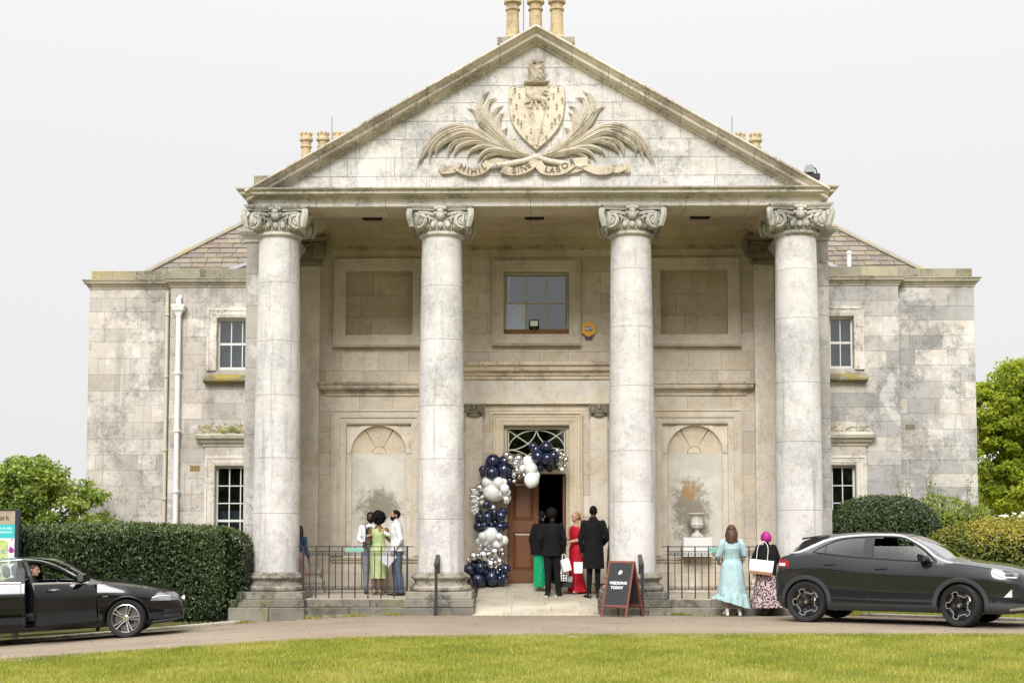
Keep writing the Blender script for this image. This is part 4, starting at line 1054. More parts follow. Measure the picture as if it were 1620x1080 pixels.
def roadmat():
    n = N('worn_tarmac'); geo = n.n('NewGeometry').outputs['Position']
    f = n.noise(140, 3, .8, geo); g = n.noise(.55, 6, .65, geo)
    vo = n.n('TexVoronoi'); vo.inputs['Scale'].default_value = 95; n.l(geo, vo.inputs['Vector'])
    c = n.mix(n.step(g, .3, .7), (.165, .127, .088, 1), (.225, .176, .126, 1))
    c = n.mix(n.math('MULTIPLY', n.step(n.noise(1.7, 7, .72, geo), .55, .75), .4), c, (.11, .09, .072, 1))
    c = n.mix(n.math('MULTIPLY', n.step(f, .35, .75), .45), c, (.32, .265, .21, 1))
    c = n.mix(n.math('MULTIPLY', n.step(vo.outputs['Distance'], .1, .4, 1, 0), .45), c, (.08, .065, .055, 1))
    tk = n.noise(1.0, 5, .6, n.mapd((.10, 1.9, 1), geo)); c = n.mix(n.math('MULTIPLY', n.step(tk, .52, .66), .35), c, (.10, .08, .06, 1))
    n.bump(n.math('ADD', f, vo.outputs['Distance']), .5, .006)
    n.set(Base_Color=c, Roughness=.85, Specular_IOR_Level=.3); return n.m
m = MB(); xr = np.arange(-40, 40.1, .35); T_ = 9; v = []
for x in xr:
    a, b = float(YN(x)), float(YF(x)); wob = .03 * math.sin(x * 7.1) + .025 * math.sin(x * 17.3 + 1)
    for k in range(T_):
        y = a + wob + (b - a - wob) * k / (T_ - 1); v.append((x, y, gzf(x, y) + .02 + .03 * math.sin(math.pi * k / (T_ - 1))))
m.add(v, [(i*T_+k, (i+1)*T_+k, (i+1)*T_+k+1, i*T_+k+1) for i in range(len(xr)-1) for k in range(T_-1)])
m.build('road', roadmat(), None, smooth=True, kind='structure')
# pale stone edging flush along the lawn
ed = []
m = MB(); v = []
for x in xr:
    a = float(YN(x)); wob = .03 * math.sin(x * 7.1) + .025 * math.sin(x * 17.3 + 1); z = gzf(x, a)
    v += [(x, a + wob + .01, z + .005), (x, a + wob + .0, z + .03), (x, a + wob - .07, z + .032), (x, a + wob - .08, z - .02)]
m.add(v, [(i*4+k, (i+1)*4+k, (i+1)*4+k+1, i*4+k+1) for i in range(len(xr)-1) for k in range(3)])
m.build('road_edging', stone('edging_stone', (.40, .36, .29, 1), (.30, .27, .21, 1), .3), None, kind='structure')
# verge kerb stones on the right and left
kb = empty('kerb', (0, 0, 0), kind='structure')
def kerb(x0, x1):
    x = x0
    while x < x1:
        x2 = x + .85; a = Vector((x + .005, float(YF(x)) + .02, gzf(x, 0))); b = Vector((x2 - .005, float(YF(x2)) + .02, gzf(x2, 0))); n_ = Vector((-(b-a).y, (b-a).x, 0)).normalized() * .12
        up = Vector((0, 0, .075)); dn = Vector((0, 0, -.1)); c = Vector((0, 0, -.015))
        i_ = n_ * .12
        MB().loft([[p + dn, p + up + c, p + i_ + up, p + n_ + up, p + n_ + dn] for p in (a, b)]).build('kerb_stone', M['dirty'], kb, color=[random.uniform(1.0, 1.5)] * 3); x = x2
kerb(6.0, 14.5); kerb(-13, -5.9)

def tri_mesh(name, v, nf, mat, tone, parent=None, quads=False, **props):
    k = 4 if quads else 3
    me = bpy.data.meshes.new(name); me.vertices.add(len(v)); me.vertices.foreach_set('co', v.astype(np.float32).ravel())
    me.loops.add(nf * k); me.loops.foreach_set('vertex_index', np.arange(nf * k, dtype=np.int32))
    me.polygons.add(nf); me.polygons.foreach_set('loop_start', np.arange(0, nf * k, k, dtype=np.int32)); 
    at = me.attributes.new('tone', 'FLOAT', 'FACE'); at.data.foreach_set('value', tone.astype(np.float32))
    me.materials.append(mat); me.update(calc_edges=True); me.validate()
    o = bpy.data.objects.new(name, me); COL.objects.link(o); o.parent = parent
    for a, b in props.items(): o[a] = b
    return o
def leafmat(name, cols, rough=.5, spec=.4, trans=.25, noise=.0):
    n = N(name); at = n.n('Attribute'); at.attribute_name = 'tone'
    st = [(i / max(1, len(cols) - 1), c) for i, c in enumerate(cols)]
    c = n.ramp(at.outputs['Fac'], st)
    if noise: c = n.mix(n.math('MULTIPLY', n.step(n.noise(noise, 4, .6, n.n('NewGeometry').outputs['Position']), .35, .65), .6), c, n.mix(1.0, c, (1.25, 1.1, .6, 1), 'MULTIPLY'))
    n.set(Base_Color=c, Roughness=rough, Specular_IOR_Level=spec)
    tr = n.n('BsdfTranslucent'); n.l(n.mix(1.0, c, (1.3, 1.25, .5, 1), 'MULTIPLY'), tr.inputs[0])
    ms = n.n('MixShader'); ms.inputs[0].default_value = trans
    n.l(n.b.outputs[0], ms.inputs[1]); n.l(tr.outputs[0], ms.inputs[2]); n.l(ms.outputs[0], n.o.inputs['Surface'])
    return n.m
def lump(P, f, seed):
    r = np.random.default_rng(seed); o = 0
    for k in range(5):
        d = r.normal(0, 1, 3); d /= np.linalg.norm(d); o = o + np.sin(P @ d * f * (1.35 ** k) + r.uniform(0, 6.28)) / (1.25 ** k)
    return o / 2.5
def blades(name, X, Y, hmin, hmax, wd, mat, **props):
    n = len(X); Z = gz(X, Y); h = rng.uniform(hmin, hmax, n); a = rng.uniform(0, 2*np.pi, n); ln_ = rng.normal(0, .35, (n, 2)) * h[:, None]
    dx, dy = np.cos(a) * wd * rng.uniform(.6, 1.3, n), np.sin(a) * wd * rng.uniform(.6, 1.3, n)
    v = np.stack([np.stack([X-dx, Y-dy, Z-.005], -1), np.stack([X+dx, Y+dy, Z-.005], -1), np.stack([X+ln_[:,0], Y+ln_[:,1], Z+h], -1)], 1).reshape(-1, 3)
    Q_ = np.stack([X, Y, X * 0], -1); patch = .57 + .13 * lump(Q_, 1.3, 71) + .16 * lump(Q_, 3.7, 72) + .12 * lump(Q_, 9, 73)
    tone = np.clip(patch + rng.normal(0, .2, n), 0, 1)
    return tri_mesh(name, v, n, mat, tone, kind='stuff', **props)
M['grass'] = leafmat('lawn_grass', [(.085, .13, .013), (.18, .215, .024), (.29, .295, .042), (.44, .39, .13)], .55, .3, .3)
def inlawn(n, x0, x1, y0, y1, cond):
    X = rng.uniform(x0, x1, n); Y = y1 - (y1 - y0) * rng.random(n) ** 1.0; k = cond(X, Y); return X[k], Y[k]
X, Y = inlawn(330000, -9.5, 9.5, -15, -5.9, lambda x, y: (y < YN(x) - .03) & (np.abs(x) < (y + 27.4) * .40 + .8))
kp_ = lump(np.stack([X, Y, X*0], -1), 5.5, 81) + rng.normal(0, .35, len(X)) < .95; X, Y = X[kp_], Y[kp_]
lw = blades('lawn_grass', X, Y, .018, .06, .006, M['grass']); tag(lw, 'short bright green lawn in front of the curving road', 'grass')
k = rng.random(6000); xs_ = rng.uniform(-9.5, 9.5, 26000); ys_ = YN(xs_) - .05 + rng.normal(0, .05, 26000)
lt = blades('edge_grass', xs_, ys_, .03, .08, .006, M['grass']); tag(lt, 'ragged longer grass along the pale road edging', 'grass')
X, Y = inlawn(60000, 5.9, 13, -4, 1.5, lambda x, y: (y > YF(x) + .12))
vg = blades('verge_grass', X, Y, .04, .11, .007, M['grass']); tag(vg, 'green grass verge behind the kerb under the clipped bushes', 'grass')
X, Y = inlawn(26000, -13, -5.4, -3.2, .3, lambda x, y: (y > YF(x) + .12) & (y < YF(x) + .9))
vg = blades('verge_grass', X, Y, .04, .10, .007, M['grass']); tag(vg, 'narrow green grass strip at the foot of the long hedge', 'grass')
# weeds in the step joints
xw = np.concatenate([rng.normal(c, .12, 260) for c in (-4.3, -2.6, -1.45, 2.7, 4.35, -5.5, 3.5, -3.4, 1.3)]); yw = np.concatenate([rng.normal(-.68 if abs(c) < 4.9 else -.78, .025, 260) for c in (-4.3, -2.6, -1.45, 2.7, 4.35, -5.5, 3.5, -3.4, 1.3)])
wd_ = blades('step_weeds', xw, yw, .03, .10, .008, M['grass']); tag(wd_, 'small green weeds growing along the foot of the portico steps', 'weeds')

# ================================================================ hedges, shrubs, trees
def leaves(name, P, Nn, size, mat, asp=.5, tilt=.6, tone=None, parent=None, **props):
    n = len(P); nn = Nn + rng.normal(0, tilt, (n, 3)); nn /= np.linalg.norm(nn, axis=1, keepdims=True)
    u = rng.normal(0, 1, (n, 3)); u -= nn * (u * nn).sum(1, keepdims=True); u /= np.linalg.norm(u, axis=1, keepdims=True); w_ = np.cross(nn, u)
    s = size * rng.uniform(.6, 1.35, n)[:, None]
    a = P - u * s; c = P + u * s - nn * s * .25; b = P + w_ * s * asp + nn * s * .18; d = P - w_ * s * asp + nn * s * .18
    v = np.stack([a, d, c, a, c, b], 1).reshape(-1, 3)
    tn = np.clip(rng.normal(.5, .22, n) if tone is None else tone + rng.normal(0, .16, n), 0, 1)
    return tri_mesh(name, v, 2 * n, mat, np.repeat(tn, 2), parent, **props)
M['bark'] = plain('bark', (.05, .042, .032), .95, .1, var=.4, vs=14)
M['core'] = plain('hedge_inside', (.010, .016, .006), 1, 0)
HD = [(.008, .016, .005), (.026, .045, .012), (.055, .085, .022), (.13, .16, .05)]
M['hedge'] = leafmat('dark_hedge_leaf', HD, .40, .45, .12)
def superell(n, c, r, p, seed, amp, zmin=0, f=2.2):
    """points on a rounded box/dome (superellipsoid) with lumps"""
    d = rng.normal(0, 1, (int(n * 1.6), 3)); d *= np.array([1, 1, 1]); 
    # distribute with respect to the box surface
    q = rng.uniform(-1, 1, (int(n * 2.4), 3)); ax = rng.choice(3, len(q), p=np.array([r[1]*r[2], r[0]*r[2], r[0]*r[1]]) / (r[1]*r[2] + r[0]*r[2] + r[0]*r[1])); q[np.arange(len(q)), ax] = rng.choice([-1, 1], len(q))
    k = (np.abs(q) ** p).sum(1) ** (1 / p); s = q / k[:, None]
    nrm = np.sign(s) * np.abs(s) ** (p - 1) / np.array(r); nrm /= np.linalg.norm(nrm, axis=1, keepdims=True)
    P = s * np.array(r) + np.array(c); P = P + nrm * (amp * lump(P, f, seed) + rng.normal(0, .022, len(P)))[:, None] - nrm * (rng.random(len(P)) ** 3 * .10)[:, None]
    k = P[:, 2] > zmin; return P[k][:n], nrm[k][:n]
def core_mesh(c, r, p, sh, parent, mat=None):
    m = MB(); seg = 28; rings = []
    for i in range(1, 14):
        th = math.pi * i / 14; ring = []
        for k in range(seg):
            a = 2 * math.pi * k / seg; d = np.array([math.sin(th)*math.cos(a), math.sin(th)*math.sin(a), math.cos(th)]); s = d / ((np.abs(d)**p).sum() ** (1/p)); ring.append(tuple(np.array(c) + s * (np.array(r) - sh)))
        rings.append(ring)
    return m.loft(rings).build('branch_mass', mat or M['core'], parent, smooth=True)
def bush(name, label, cat, c, r, p, n, size, mat, amp, seed, tonef=None, f=2.2, sh=.14, asp=.5):
    b = tag(empty(name, (c[0], c[1], gzf(c[0], c[1]))), label, cat); off = np.array(b.location)
    P, Nn = superell(n, c, r, p, seed, amp, off[2] + .02, f)
    t = None if tonef is None else tonef(P)
    leaves('foliage', P - off, Nn, size, mat, asp=asp, tone=t, parent=b)
    core_mesh(np.array(c) - off, r, p, sh, b)
    for dx in (-.3, .25): MB().tube([(dx * r[0], 0, -.05), (dx * r[0] * 1.1, .05, r[2] * .9)], [.04, .025], 7).build('stem', M['bark'], b)
    return b
bush('clipped_hedge', 'long dark green clipped hedge behind the black saloon car', 'hedge', (-9.35, -.25, .80), (3.88, .55, .90), 7, 62000, .034, M['hedge'], .05, 5, lambda P: .40 + .28 * (P[:, 2] > 1.55) + .16 * lump(P, 2.2, 2) + .1 * lump(P, 7, 8), 1.6)
bush('dome_bush', 'dark green clipped dome bush against the wing wall behind the grey car', 'bush', (6.92, 1.3, .95), (1.22, 1.05, 1.36), 2.7, 26000, .032, M['hedge'], .05, 6, lambda P: .38 + .3 * np.clip((P[:, 2] - 1.5), 0, 1) + .1 * lump(P, 3, 3))
M['yhedge'] = leafmat('yellow_green_hedge_leaf', [(.02, .035, .006), (.07, .095, .010), (.22, .21, .02), (.38, .31, .04)], .4, .5, .2)
bush('yellow_hedge', 'yellow-tipped green hedge beyond the grey car bonnet', 'hedge', (9.6, .55, .70), (2.35, 1.2, .98), 4, 36000, .034, M['yhedge'], .14, 9, lambda P: np.clip(.12 + .55 * np.clip((P[:, 2] - .9) / .7, 0, 1) + .25 * lump(P, 2.6, 4), 0, 1), 1.8)
M['yshrub'] = leafmat('fresh_green_leaf', [(.05, .08, .01), (.14, .19, .02), (.26, .31, .04), (.40, .42, .09)], .5, .4, .35)
def twiggy(name, label, cat, base, n, h, spread, nl, size, mat, seed, lean=.25):
    r = np.random.default_rng(seed); b = tag(empty(name, (base[0], base[1], gzf(base[0], base[1]))), label, cat); st = MB(); P = []
    for k in range(n):
        a = r.uniform(0, 6.28); d = spread * math.sqrt(r.random()); L_ = h * r.uniform(.6, 1.05) * (1 - .35 * (d / spread) ** 2)
        p0 = np.array([math.cos(a) * d * .4, math.sin(a) * d * .4, 0]); p1 = np.array([math.cos(a) * d, math.sin(a) * d, L_ * .55]); p2 = p1 + np.array([math.cos(a) * lean * r.random(), math.sin(a) * lean * r.random(), L_ * .45])
        pts = crom([p0, p1, p2], 5); st.tube(pts, [.012 * (1 - .8 * i / (len(pts) - 1)) for i in range(len(pts))], 4)
        for _ in range(nl): t = r.random() ** .6; i = min(len(pts) - 2, int(t * (len(pts) - 1))); q = np.array(pts[i]) + (np.array(pts[i+1]) - pts[i]) * r.random(); P.append(q + r.normal(0, .05, 3))
    st.build('stem', M['bark'], b, kind='stuff'); P = np.array(P); leaves('foliage', P, np.tile([0, -.3, 1.], (len(P), 1)), size, mat, tilt=1.0, parent=b); return b
twiggy('spring_shrub', 'loose leafy twigs growing through the rounded pale green shrub', 'shrub', (8.5, 2.3), 60, 2.9, .95, 55, .030, M['yshrub'], 4)
bush('spring_shrub', 'rounded pale green shrub in young leaf between the dome bush and wing corner', 'shrub', (8.62, 2.25, 1.15), (.85, .55, 1.15), 2.2, 8500, .034, M['yshrub'], .16, 33, None, 3.5, .35)
twiggy('spring_shrub', 'tall thin leafy shoots rising above the pale shrub by the dome bush', 'shrub', (7.95, 2.5), 16, 3.6, .40, 40, .030, M['yshrub'], 14, .3)
twiggy('spring_shrub', 'small bright green sapling peeping over the long hedge by the downpipes', 'shrub', (-7.95, 1.4), 14, 2.35, .45, 30, .04, M['yshrub'], 8, .3)
# white blossom shrub
bs = tag(empty('blossom_shrub', (10.15, 2.6, 0)), 'white-blossomed green shrub behind the yellow-tipped hedge', 'shrub')
P, Nn = superell(9000, (0, 0, .9), (1.1, .8, 1.05), 2.2, 31, .18); leaves('foliage', P, Nn, .04, M['yshrub'], parent=bs); core_mesh((0, 0, .9), (1.1, .8, 1.05), 2.2, .2, bs)
P, Nn = superell(1500, (0, 0, .93), (1.12, .82, 1.08), 2.2, 31, .18); k = P[:, 2] > 1.45; leaves('blossom', P[k] + Nn[k] * .03, Nn[k], .045, leafmat('white_petal', [(.6, .6, .5), (.8, .8, .72)], .6, .2, .2), asp=.9, parent=bs)
def tree(name, label, base, h, trunk_r, clumps, n, size, mat, seed, tone0=.5, trunk_h=.45, cat='tree'):
    """clumps: (x, y, z, rx, rz) relative to the base"""
    r = np.random.default_rng(seed); b = tag(empty(name, base), label, cat)
    tm = MB(); fork = np.array([0, 0, h * trunk_h]); tm.tube([(0, 0, -.1), (.03, 0, h * trunk_h * .5), tuple(fork)], [trunk_r * 1.25, trunk_r, trunk_r * .75], 10)
    P = []; Nn = []; T = []; tot = sum(c[3] ** 2 * c[4] for c in clumps)
    for (x, y, z, rx, rz) in clumps:
        pts = crom([tuple(fork * r.uniform(.6, 1)), (x * .45, y * .45, (fork[2] + z) * .5), (x, y, z)], 4); tm.tube(pts, [trunk_r * (.55 - .45 * i / (len(pts) - 1)) for i in range(len(pts))], 6)
        for _ in range(3):
            d = r.normal(0, 1, 3); d /= np.linalg.norm(d); tm.tube([pts[-2], tuple(np.array((x, y, z)) + d * np.array([rx, rx, rz]) * .8)], [trunk_r * .12, trunk_r * .03], 5)
        # sub-clumps on the outside of each clump leave gaps between them
        m = max(14, int(40 * n / 30000)); k = int(n * rx * rx * rz / tot / m) + 1
        for j in range(m):
            d = r.normal(0, 1, 3); d /= np.linalg.norm(d); d[2] = d[2] * .9 + .1; cc = np.array((x, y, z)) + d * np.array([rx, rx, rz]) * r.uniform(.55, 1.0)
            sr = rx * r.uniform(.15, .30); q = r.normal(0, 1, (k, 3)); q /= np.linalg.norm(q, axis=1, keepdims=True); q *= (r.random((k, 1)) ** .4) * sr * np.array([1, 1, .7])
            P.append(cc + q); Nn.append(d + np.array([0, 0, .6]) + q / sr * .5); T.append(np.full(k, tone0 + .12 * r.normal()))
    tm.build('trunk', M['bark'], b, smooth=True)
    P = np.concatenate(P); Nn = np.concatenate(Nn); Nn /= np.linalg.norm(Nn, axis=1, keepdims=True)
    leaves('crown', P, Nn, size, mat, tilt=.7, tone=np.concatenate(T), parent=b, asp=.6); return b
M['maple'] = leafmat('field_maple_leaf', [(.05, .09, .012), (.14, .21, .025), (.26, .33, .05), (.50, .47, .16)], .45, .45, .3)
M['oakleaf'] = leafmat('young_oak_leaf', [(.06, .10, .008), (.17, .23, .014), (.30, .36, .02), (.44, .45, .05)], .5, .35, .4)
tree('maple_bush', 'spreading bright green leafy tree behind the hedge beside the wing wall', (-11.0, 2.4, gzf(-11, 2)), 3.4, .10, [(0, 0, 2.8, 1.15, .9), (1.3, -.3, 2.45, .85, .75), (-1.3, .2, 2.85, 1.2, .95), (.55, -.6, 3.1, .8, .5), (1.95, -.2, 1.9, .6, .55), (2.3, -.3, 1.5, .45, .4), (1.5, -.3, 2.85, .4, .3), (.6, -.5, 1.4, 1.0, .7), (-.8, -.6, 1.4, 1.2, .7), (-2.5, 0, 1.9, 1.2, 1.0), (1.9, -.4, 2.0, .35, .3)], 52000, .045, M['maple'], 12, .52, .3)
tree('oak_tree', 'tall yellow-green tree in new leaf beyond the right wing corner', (16.6, 20, -.1), 9, .32, [(0, 0, 5.2, 1.8, 1.5), (-1.5, -.4, 5.6, 1.2, 1.1), (-.6, -.5, 6.6, 1.2, .8), (1.4, .2, 6.4, 1.5, 1.1), (-1.7, -.3, 3.9, 1.2, 1.1), (.9, -.8, 4.2, 1.5, 1.1), (-.7, -.8, 3.0, 1.3, .8), (2.6, 0, 5.2, 1.4, 1.4)], 80000, .062, M['oakleaf'], 22, .55, .3)
tree('oak_tree', 'broad lighter green tree behind the tall yellow-green one', (20.5, 27, -.1), 10, .35, [(0, 0, 6.5, 2.4, 2.0), (-2.0, 0, 6.0, 1.6, 1.5), (1.6, 0, 8.0, 1.6, 1.2), (-1.4, -.5, 4.0, 1.9, 1.3), (1.5, 0, 4.2, 2, 1.5), (-2.8, 0, 3.2, 1.6, 1.3)], 50000, .075, M['oakleaf'], 23, .62, .3)
tree('thicket_bush', 'low mid green thicket below the tall tree beyond the wing', (14.6, 13, -.1), 3, .09, [(0, 0, 1.6, 1.1, .9), (1.3, 0, 1.9, 1.2, 1.0), (-1.0, -.3, 1.1, 1.0, .8), (2.6, -.3, 1.5, 1.3, 1.0), (.4, -.6, .9, 1.3, .7)], 26000, .06, M['maple'], 24, .62, .3, 'bush')
# weeds on the window hood
xw = np.concatenate([rng.normal(-6.55, .12, 130), rng.uniform(-7.2, -5.95, 90), rng.normal(-6.05, .05, 50)]); nW = len(xw); P = np.stack([xw, rng.uniform(2.94, 3.05, nW), 3.69 + np.abs(rng.normal(0, .025, nW)) + .16 * np.exp(-((xw + 6.55) / .10) ** 2) * rng.random(nW) + .12 * np.exp(-((xw + 6.05) / .05) ** 2) * rng.random(nW)], -1)
hw = leaves('hood_weeds', P, np.tile([0, -.5, 1.], (nW, 1)), .030, M['maple'], asp=.25, tilt=1.0, kind='stuff'); tag(hw, 'tuft of weeds rooted on the mossy window hood beside the white downpipe', 'weeds')

# dead leaves and grit gathered along the steps and the road edges
n_ = 2600; xl = rng.uniform(-8.5, 9, n_); sel = rng.random(n_); yl = np.where(sel < .45, YF(xl) - np.abs(rng.normal(0, .10, n_)), np.where(sel < .8, YN(xl) + np.abs(rng.normal(0, .14, n_)), YN(xl) + (YF(xl) - YN(xl)) * rng.random(n_)))
tt = (yl - YN(xl)) / (YF(xl) - YN(xl)); P = np.stack([xl, yl, gz(xl, yl) + .028 + .03 * np.sin(np.pi * np.clip(tt, 0, 1))], -1)
ll = leaves('leaf_litter', P, np.tile([0, 0, 1.], (n_, 1)), .016, leafmat('dead_leaf', [(.05, .035, .02), (.16, .11, .06), (.30, .24, .14), (.42, .38, .28)], .9, .1, 0), tilt=.35, kind='stuff'); tag(ll, 'scattered dead leaves and grit along the road edges', 'leaf litter')
# unseen trees, added behind the camera to darken reflections in car paint and windows
n_ = 26000; a_ = rng.uniform(R(188), R(352), n_); rad = rng.uniform(66, 78, n_); hx = 7.5 + 2.5 * np.sin(a_ * 19) + 1.5 * np.sin(a_ * 47 + 1)
P = np.stack([rad * np.cos(a_), -10 + rad * np.sin(a_), rng.random(n_) * hx], -1); Nn = np.stack([-np.cos(a_), -np.sin(a_), np.full(n_, .4)], -1)
wd2 = leaves('wood', P, Nn, .75, M['hedge'], tilt=.7, asp=.7, kind='stuff'); tag(wd2, 'far-off wood along the edge of the park', 'wood')
# ================================================================ portico furniture
def railing(x0, x1, label, signx, nb):
    r = tag(empty('railing', ((x0 + x1) / 2, -.2, .31)), label, 'railing', 'iron railings between the columns'); c = (x0 + x1) / 2; a, b = x0 - c, x1 - c
    MB().box(a - .12, b + .12, -.014, .014, .975, .992).build('top_rail', M['iron'], r)
    for z in (.885, .165): MB().box(a, b, -.011, .011, z, z + .014).build('rail', M['iron'], r)
    for k in range(nb + 1):
        x = a + (b - a) * k / nb; big = k % 2 == 0; w_ = .011 if big else .0075
        MB().box(x - w_, x + w_, -w_, w_, .0 if big else .165, .975 if big else .89).build('bar', M['iron'], r)
    for k in range(nb):
        x = a + (b - a) * (k + .5) / nb
        for z, s in ((.83, 1), (.215, -1)):
            for sx in (-1, 1):
                pts = []
                for i in range(22):
                    t = i / 21; an = R(100) + sx * t * 7.2 if sx > 0 else R(80) - t * 7.2; rr = .034 * (1 - .72 * t)
                    pts.append((x + sx * .035 + rr * math.cos(an), 0, z + s * (rr * math.sin(an)) + s * .01))
                MB().tube(pts, .0055, 5).build('scroll', M['iron'], r)
    for x in (a, b): MB().box(x - .017, x + .017, -.017, .017, 0, 1.0).build('post', M['iron'], r)
    return r
railing(-4.46, -2.47, 'black iron railing with scrolls in front of three chatting guests', -3.3, 16)
railing(2.50, 4.42, 'black iron railing with scrolls in front of the urn niche', 3.3, 15)
M['teal'] = plain('teal_plastic', (.16, .38, .30), .5)
def plaque(x0, x1, label):
    p = tag(empty('railing_sign', ((x0+x1)/2, -.222, 1.195)), label, 'sign', 'green plaques on the railings'); w_ = (x1 - x0) / 2
    MB().cbox(-w_, w_, -.006, .006, 0, .075, .003).build('board', M['teal'], p)
    for x in (-w_ * .7, w_ * .7): MB().box(x - .008, x + .008, -.002, .018, .02, .055).build('clip', M['iron'], p)
plaque(-3.66, -3.30, 'plain sea-green plaque fixed to the railing beside the lime dress'); plaque(3.27, 3.42, 'small sea-green plaque on the railing in front of the urn')
M['rail'] = plain('dark_handrail', (.02, .021, .024), .45, var=.3, vs=9)
def handrail(x, label):
    h = tag(empty('handrail', (x, -.98, 0)), label, 'handrail', 'ramp handrails')
    MB().box(-.03, .028, -.012, .012, -.05, .93).build('post', M['rail'], h); MB().box(-.05, -.02, .05, .075, -.05, .22).build('stay', M['rail'], h)
    MB().loft([[(-.04, y, z - .05), (.03, y, z - .05), (.03, y, z), (-.04, y, z)] for y, z in ((-.05, .98), (.0, 1.0), (.55, 1.15), (.6, 1.16))]).build('rail', M['rail'], h)
    MB().box(-.03, .03, .50, .525, .30, 1.10).build('post', M['rail'], h)
handrail(-1.86, 'dark metal handrail standing beside the balloon garland column'); handrail(1.95, 'dark metal handrail standing behind the chalkboard sign')
# urn
u = tag(empty('urn', (3.36, 2.52, 1.47)), 'white stone garden urn on a white block in the niche', 'urn')
MU = stone('white_urn_stone', (.66, .64, .58, 1), (.58, .56, .5, 1), .15)
MB().cbox(-.12, .12, -.12, .12, 0, .05, .006).build('foot', MU, u); MB().lathe([(.105, .05), (.10, .07), (.05, .10), (.04, .14), (.055, .17), (.05, .18)], 24).build('stem', MU, u, smooth=True)
MB().lathe([(.05, .18), (.12, .20), (.145, .26), (.13, .30), (.125, .40), (.15, .46), (.20, .48), (.205, .50), (.19, .505), (.15, .47), (.11, .40), (.08, .25), (.0, .22)], 28, cap=False).build('bowl', MU, u, smooth=True)
pb = tag(MB().cbox(-.30, .30, -.13, .16, 0, .40, .008).build('plinth_block', plain('white_painted_block', (.70, .69, .66), .7, var=.06), None, loc=(3.36, 2.52, 1.08)), 'plain white block under the garden urn', 'plinth')
pb.location.z = 1.065
# A-board
s = tag(empty('a_board', (1.56, -1.25, .0), R(-34)), 'chalkboard A-frame sign with red-brown frame reading wedding today', 'sign')
M['redwood'] = plain('red_brown_wood', (.16, .045, .03), .45, var=.3, vs=12); M['chalk'] = plain('chalkboard', (.018, .019, .021), .55, var=.25, vs=20)
TL = R(17); AW = .275; AH = 1.08
def slab(sgn):
    e = empty('board_leaf', (0, sgn * .32, .005), parent=s); e.rotation_euler = (sgn * TL, 0, 0)
    for x in (-AW, AW - .04): MB().cbox(x, x + .04, -.012, .012, 0, AH, .004).build('stile', M['redwood'], e)
    for z in (.21, AH - .045): MB().cbox(-AW + .04, AW - .04, -.011, .011, z, z + .045, .003).build('cross_rail', M['redwood'], e)
    MB().box(-AW + .04, AW - .04, -.004, .004, .255, AH - .045).build('panel', M['chalk'], e); return e
e = slab(-1); slab(1)
wt = plain('white_vinyl', (.82, .82, .82), .6)
link('lettering', text_mesh('WEDDING', .076, wt, .001, bold=.0015), e, (0, -.006, .64), (R(90), 0, 0)); link('lettering', text_mesh('TODAY', .076, wt, .001, bold=.0015), e, (-.02, -.006, .555), (R(90), 0, 0))
lg = MB(); lg.loft([[(-.035, y, .84), (.0, y, .825), (.035, y, .845), (.05, y, .87), (.04, y, .90), (.01, y, .905), (-.02, y, .88)] for y in (-.005, -.008)]); lg.build('logo', wt, e)
for x in (-AW + .02, AW - .02): MB().tube([(x, -.14, .5), (x, .0, .49), (x, .14, .5)], .004, 5).build('stay_chain', M['iron'], s)
# balloons
g = tag(empty('balloon_garland', (-.62, 2.3, .45)), 'garland of navy, silver and white balloons arching round the door', 'balloons')
Mn = plain('navy_latex', (.008, .014, .045), .16, .6, coat=.4); Ms = plain('chrome_silver_latex', (.72, .72, .72), .14, .5, 1.0); Mw = plain('white_latex', (.80, .80, .78), .28, .5)
Msp = (lambda n: n.set(Base_Color=n.ramp(n.noise(9, 2, .5), [(.0, (.02, .02, .02)), (.36, (.02, .02, .02)), (.40, (.8, .8, .78)), (1, (.8, .8, .78))]), Roughness=.3))(N('speckled_latex'))
def bm_(mat):
    m = MB(); pr = []
    for i in range(15):
        t = math.pi * i / 14; r_ = math.sin(t); z = -math.cos(t)
        if z < 0: z *= 1.18; r_ *= 1 - .05 * z * z
        pr.append((max(r_, .002), z))
    m.lathe(pr, 22, cap=False); m.lathe([(.03, -1.16), (.035, -1.2), (.07, -1.25), (.05, -1.26)], 8); return m.mesh('balloon', mat, True, 60)
BM = {'n': bm_(Mn), 's': bm_(Ms), 'w': bm_(Mw), 'p': bm_(Msp)}
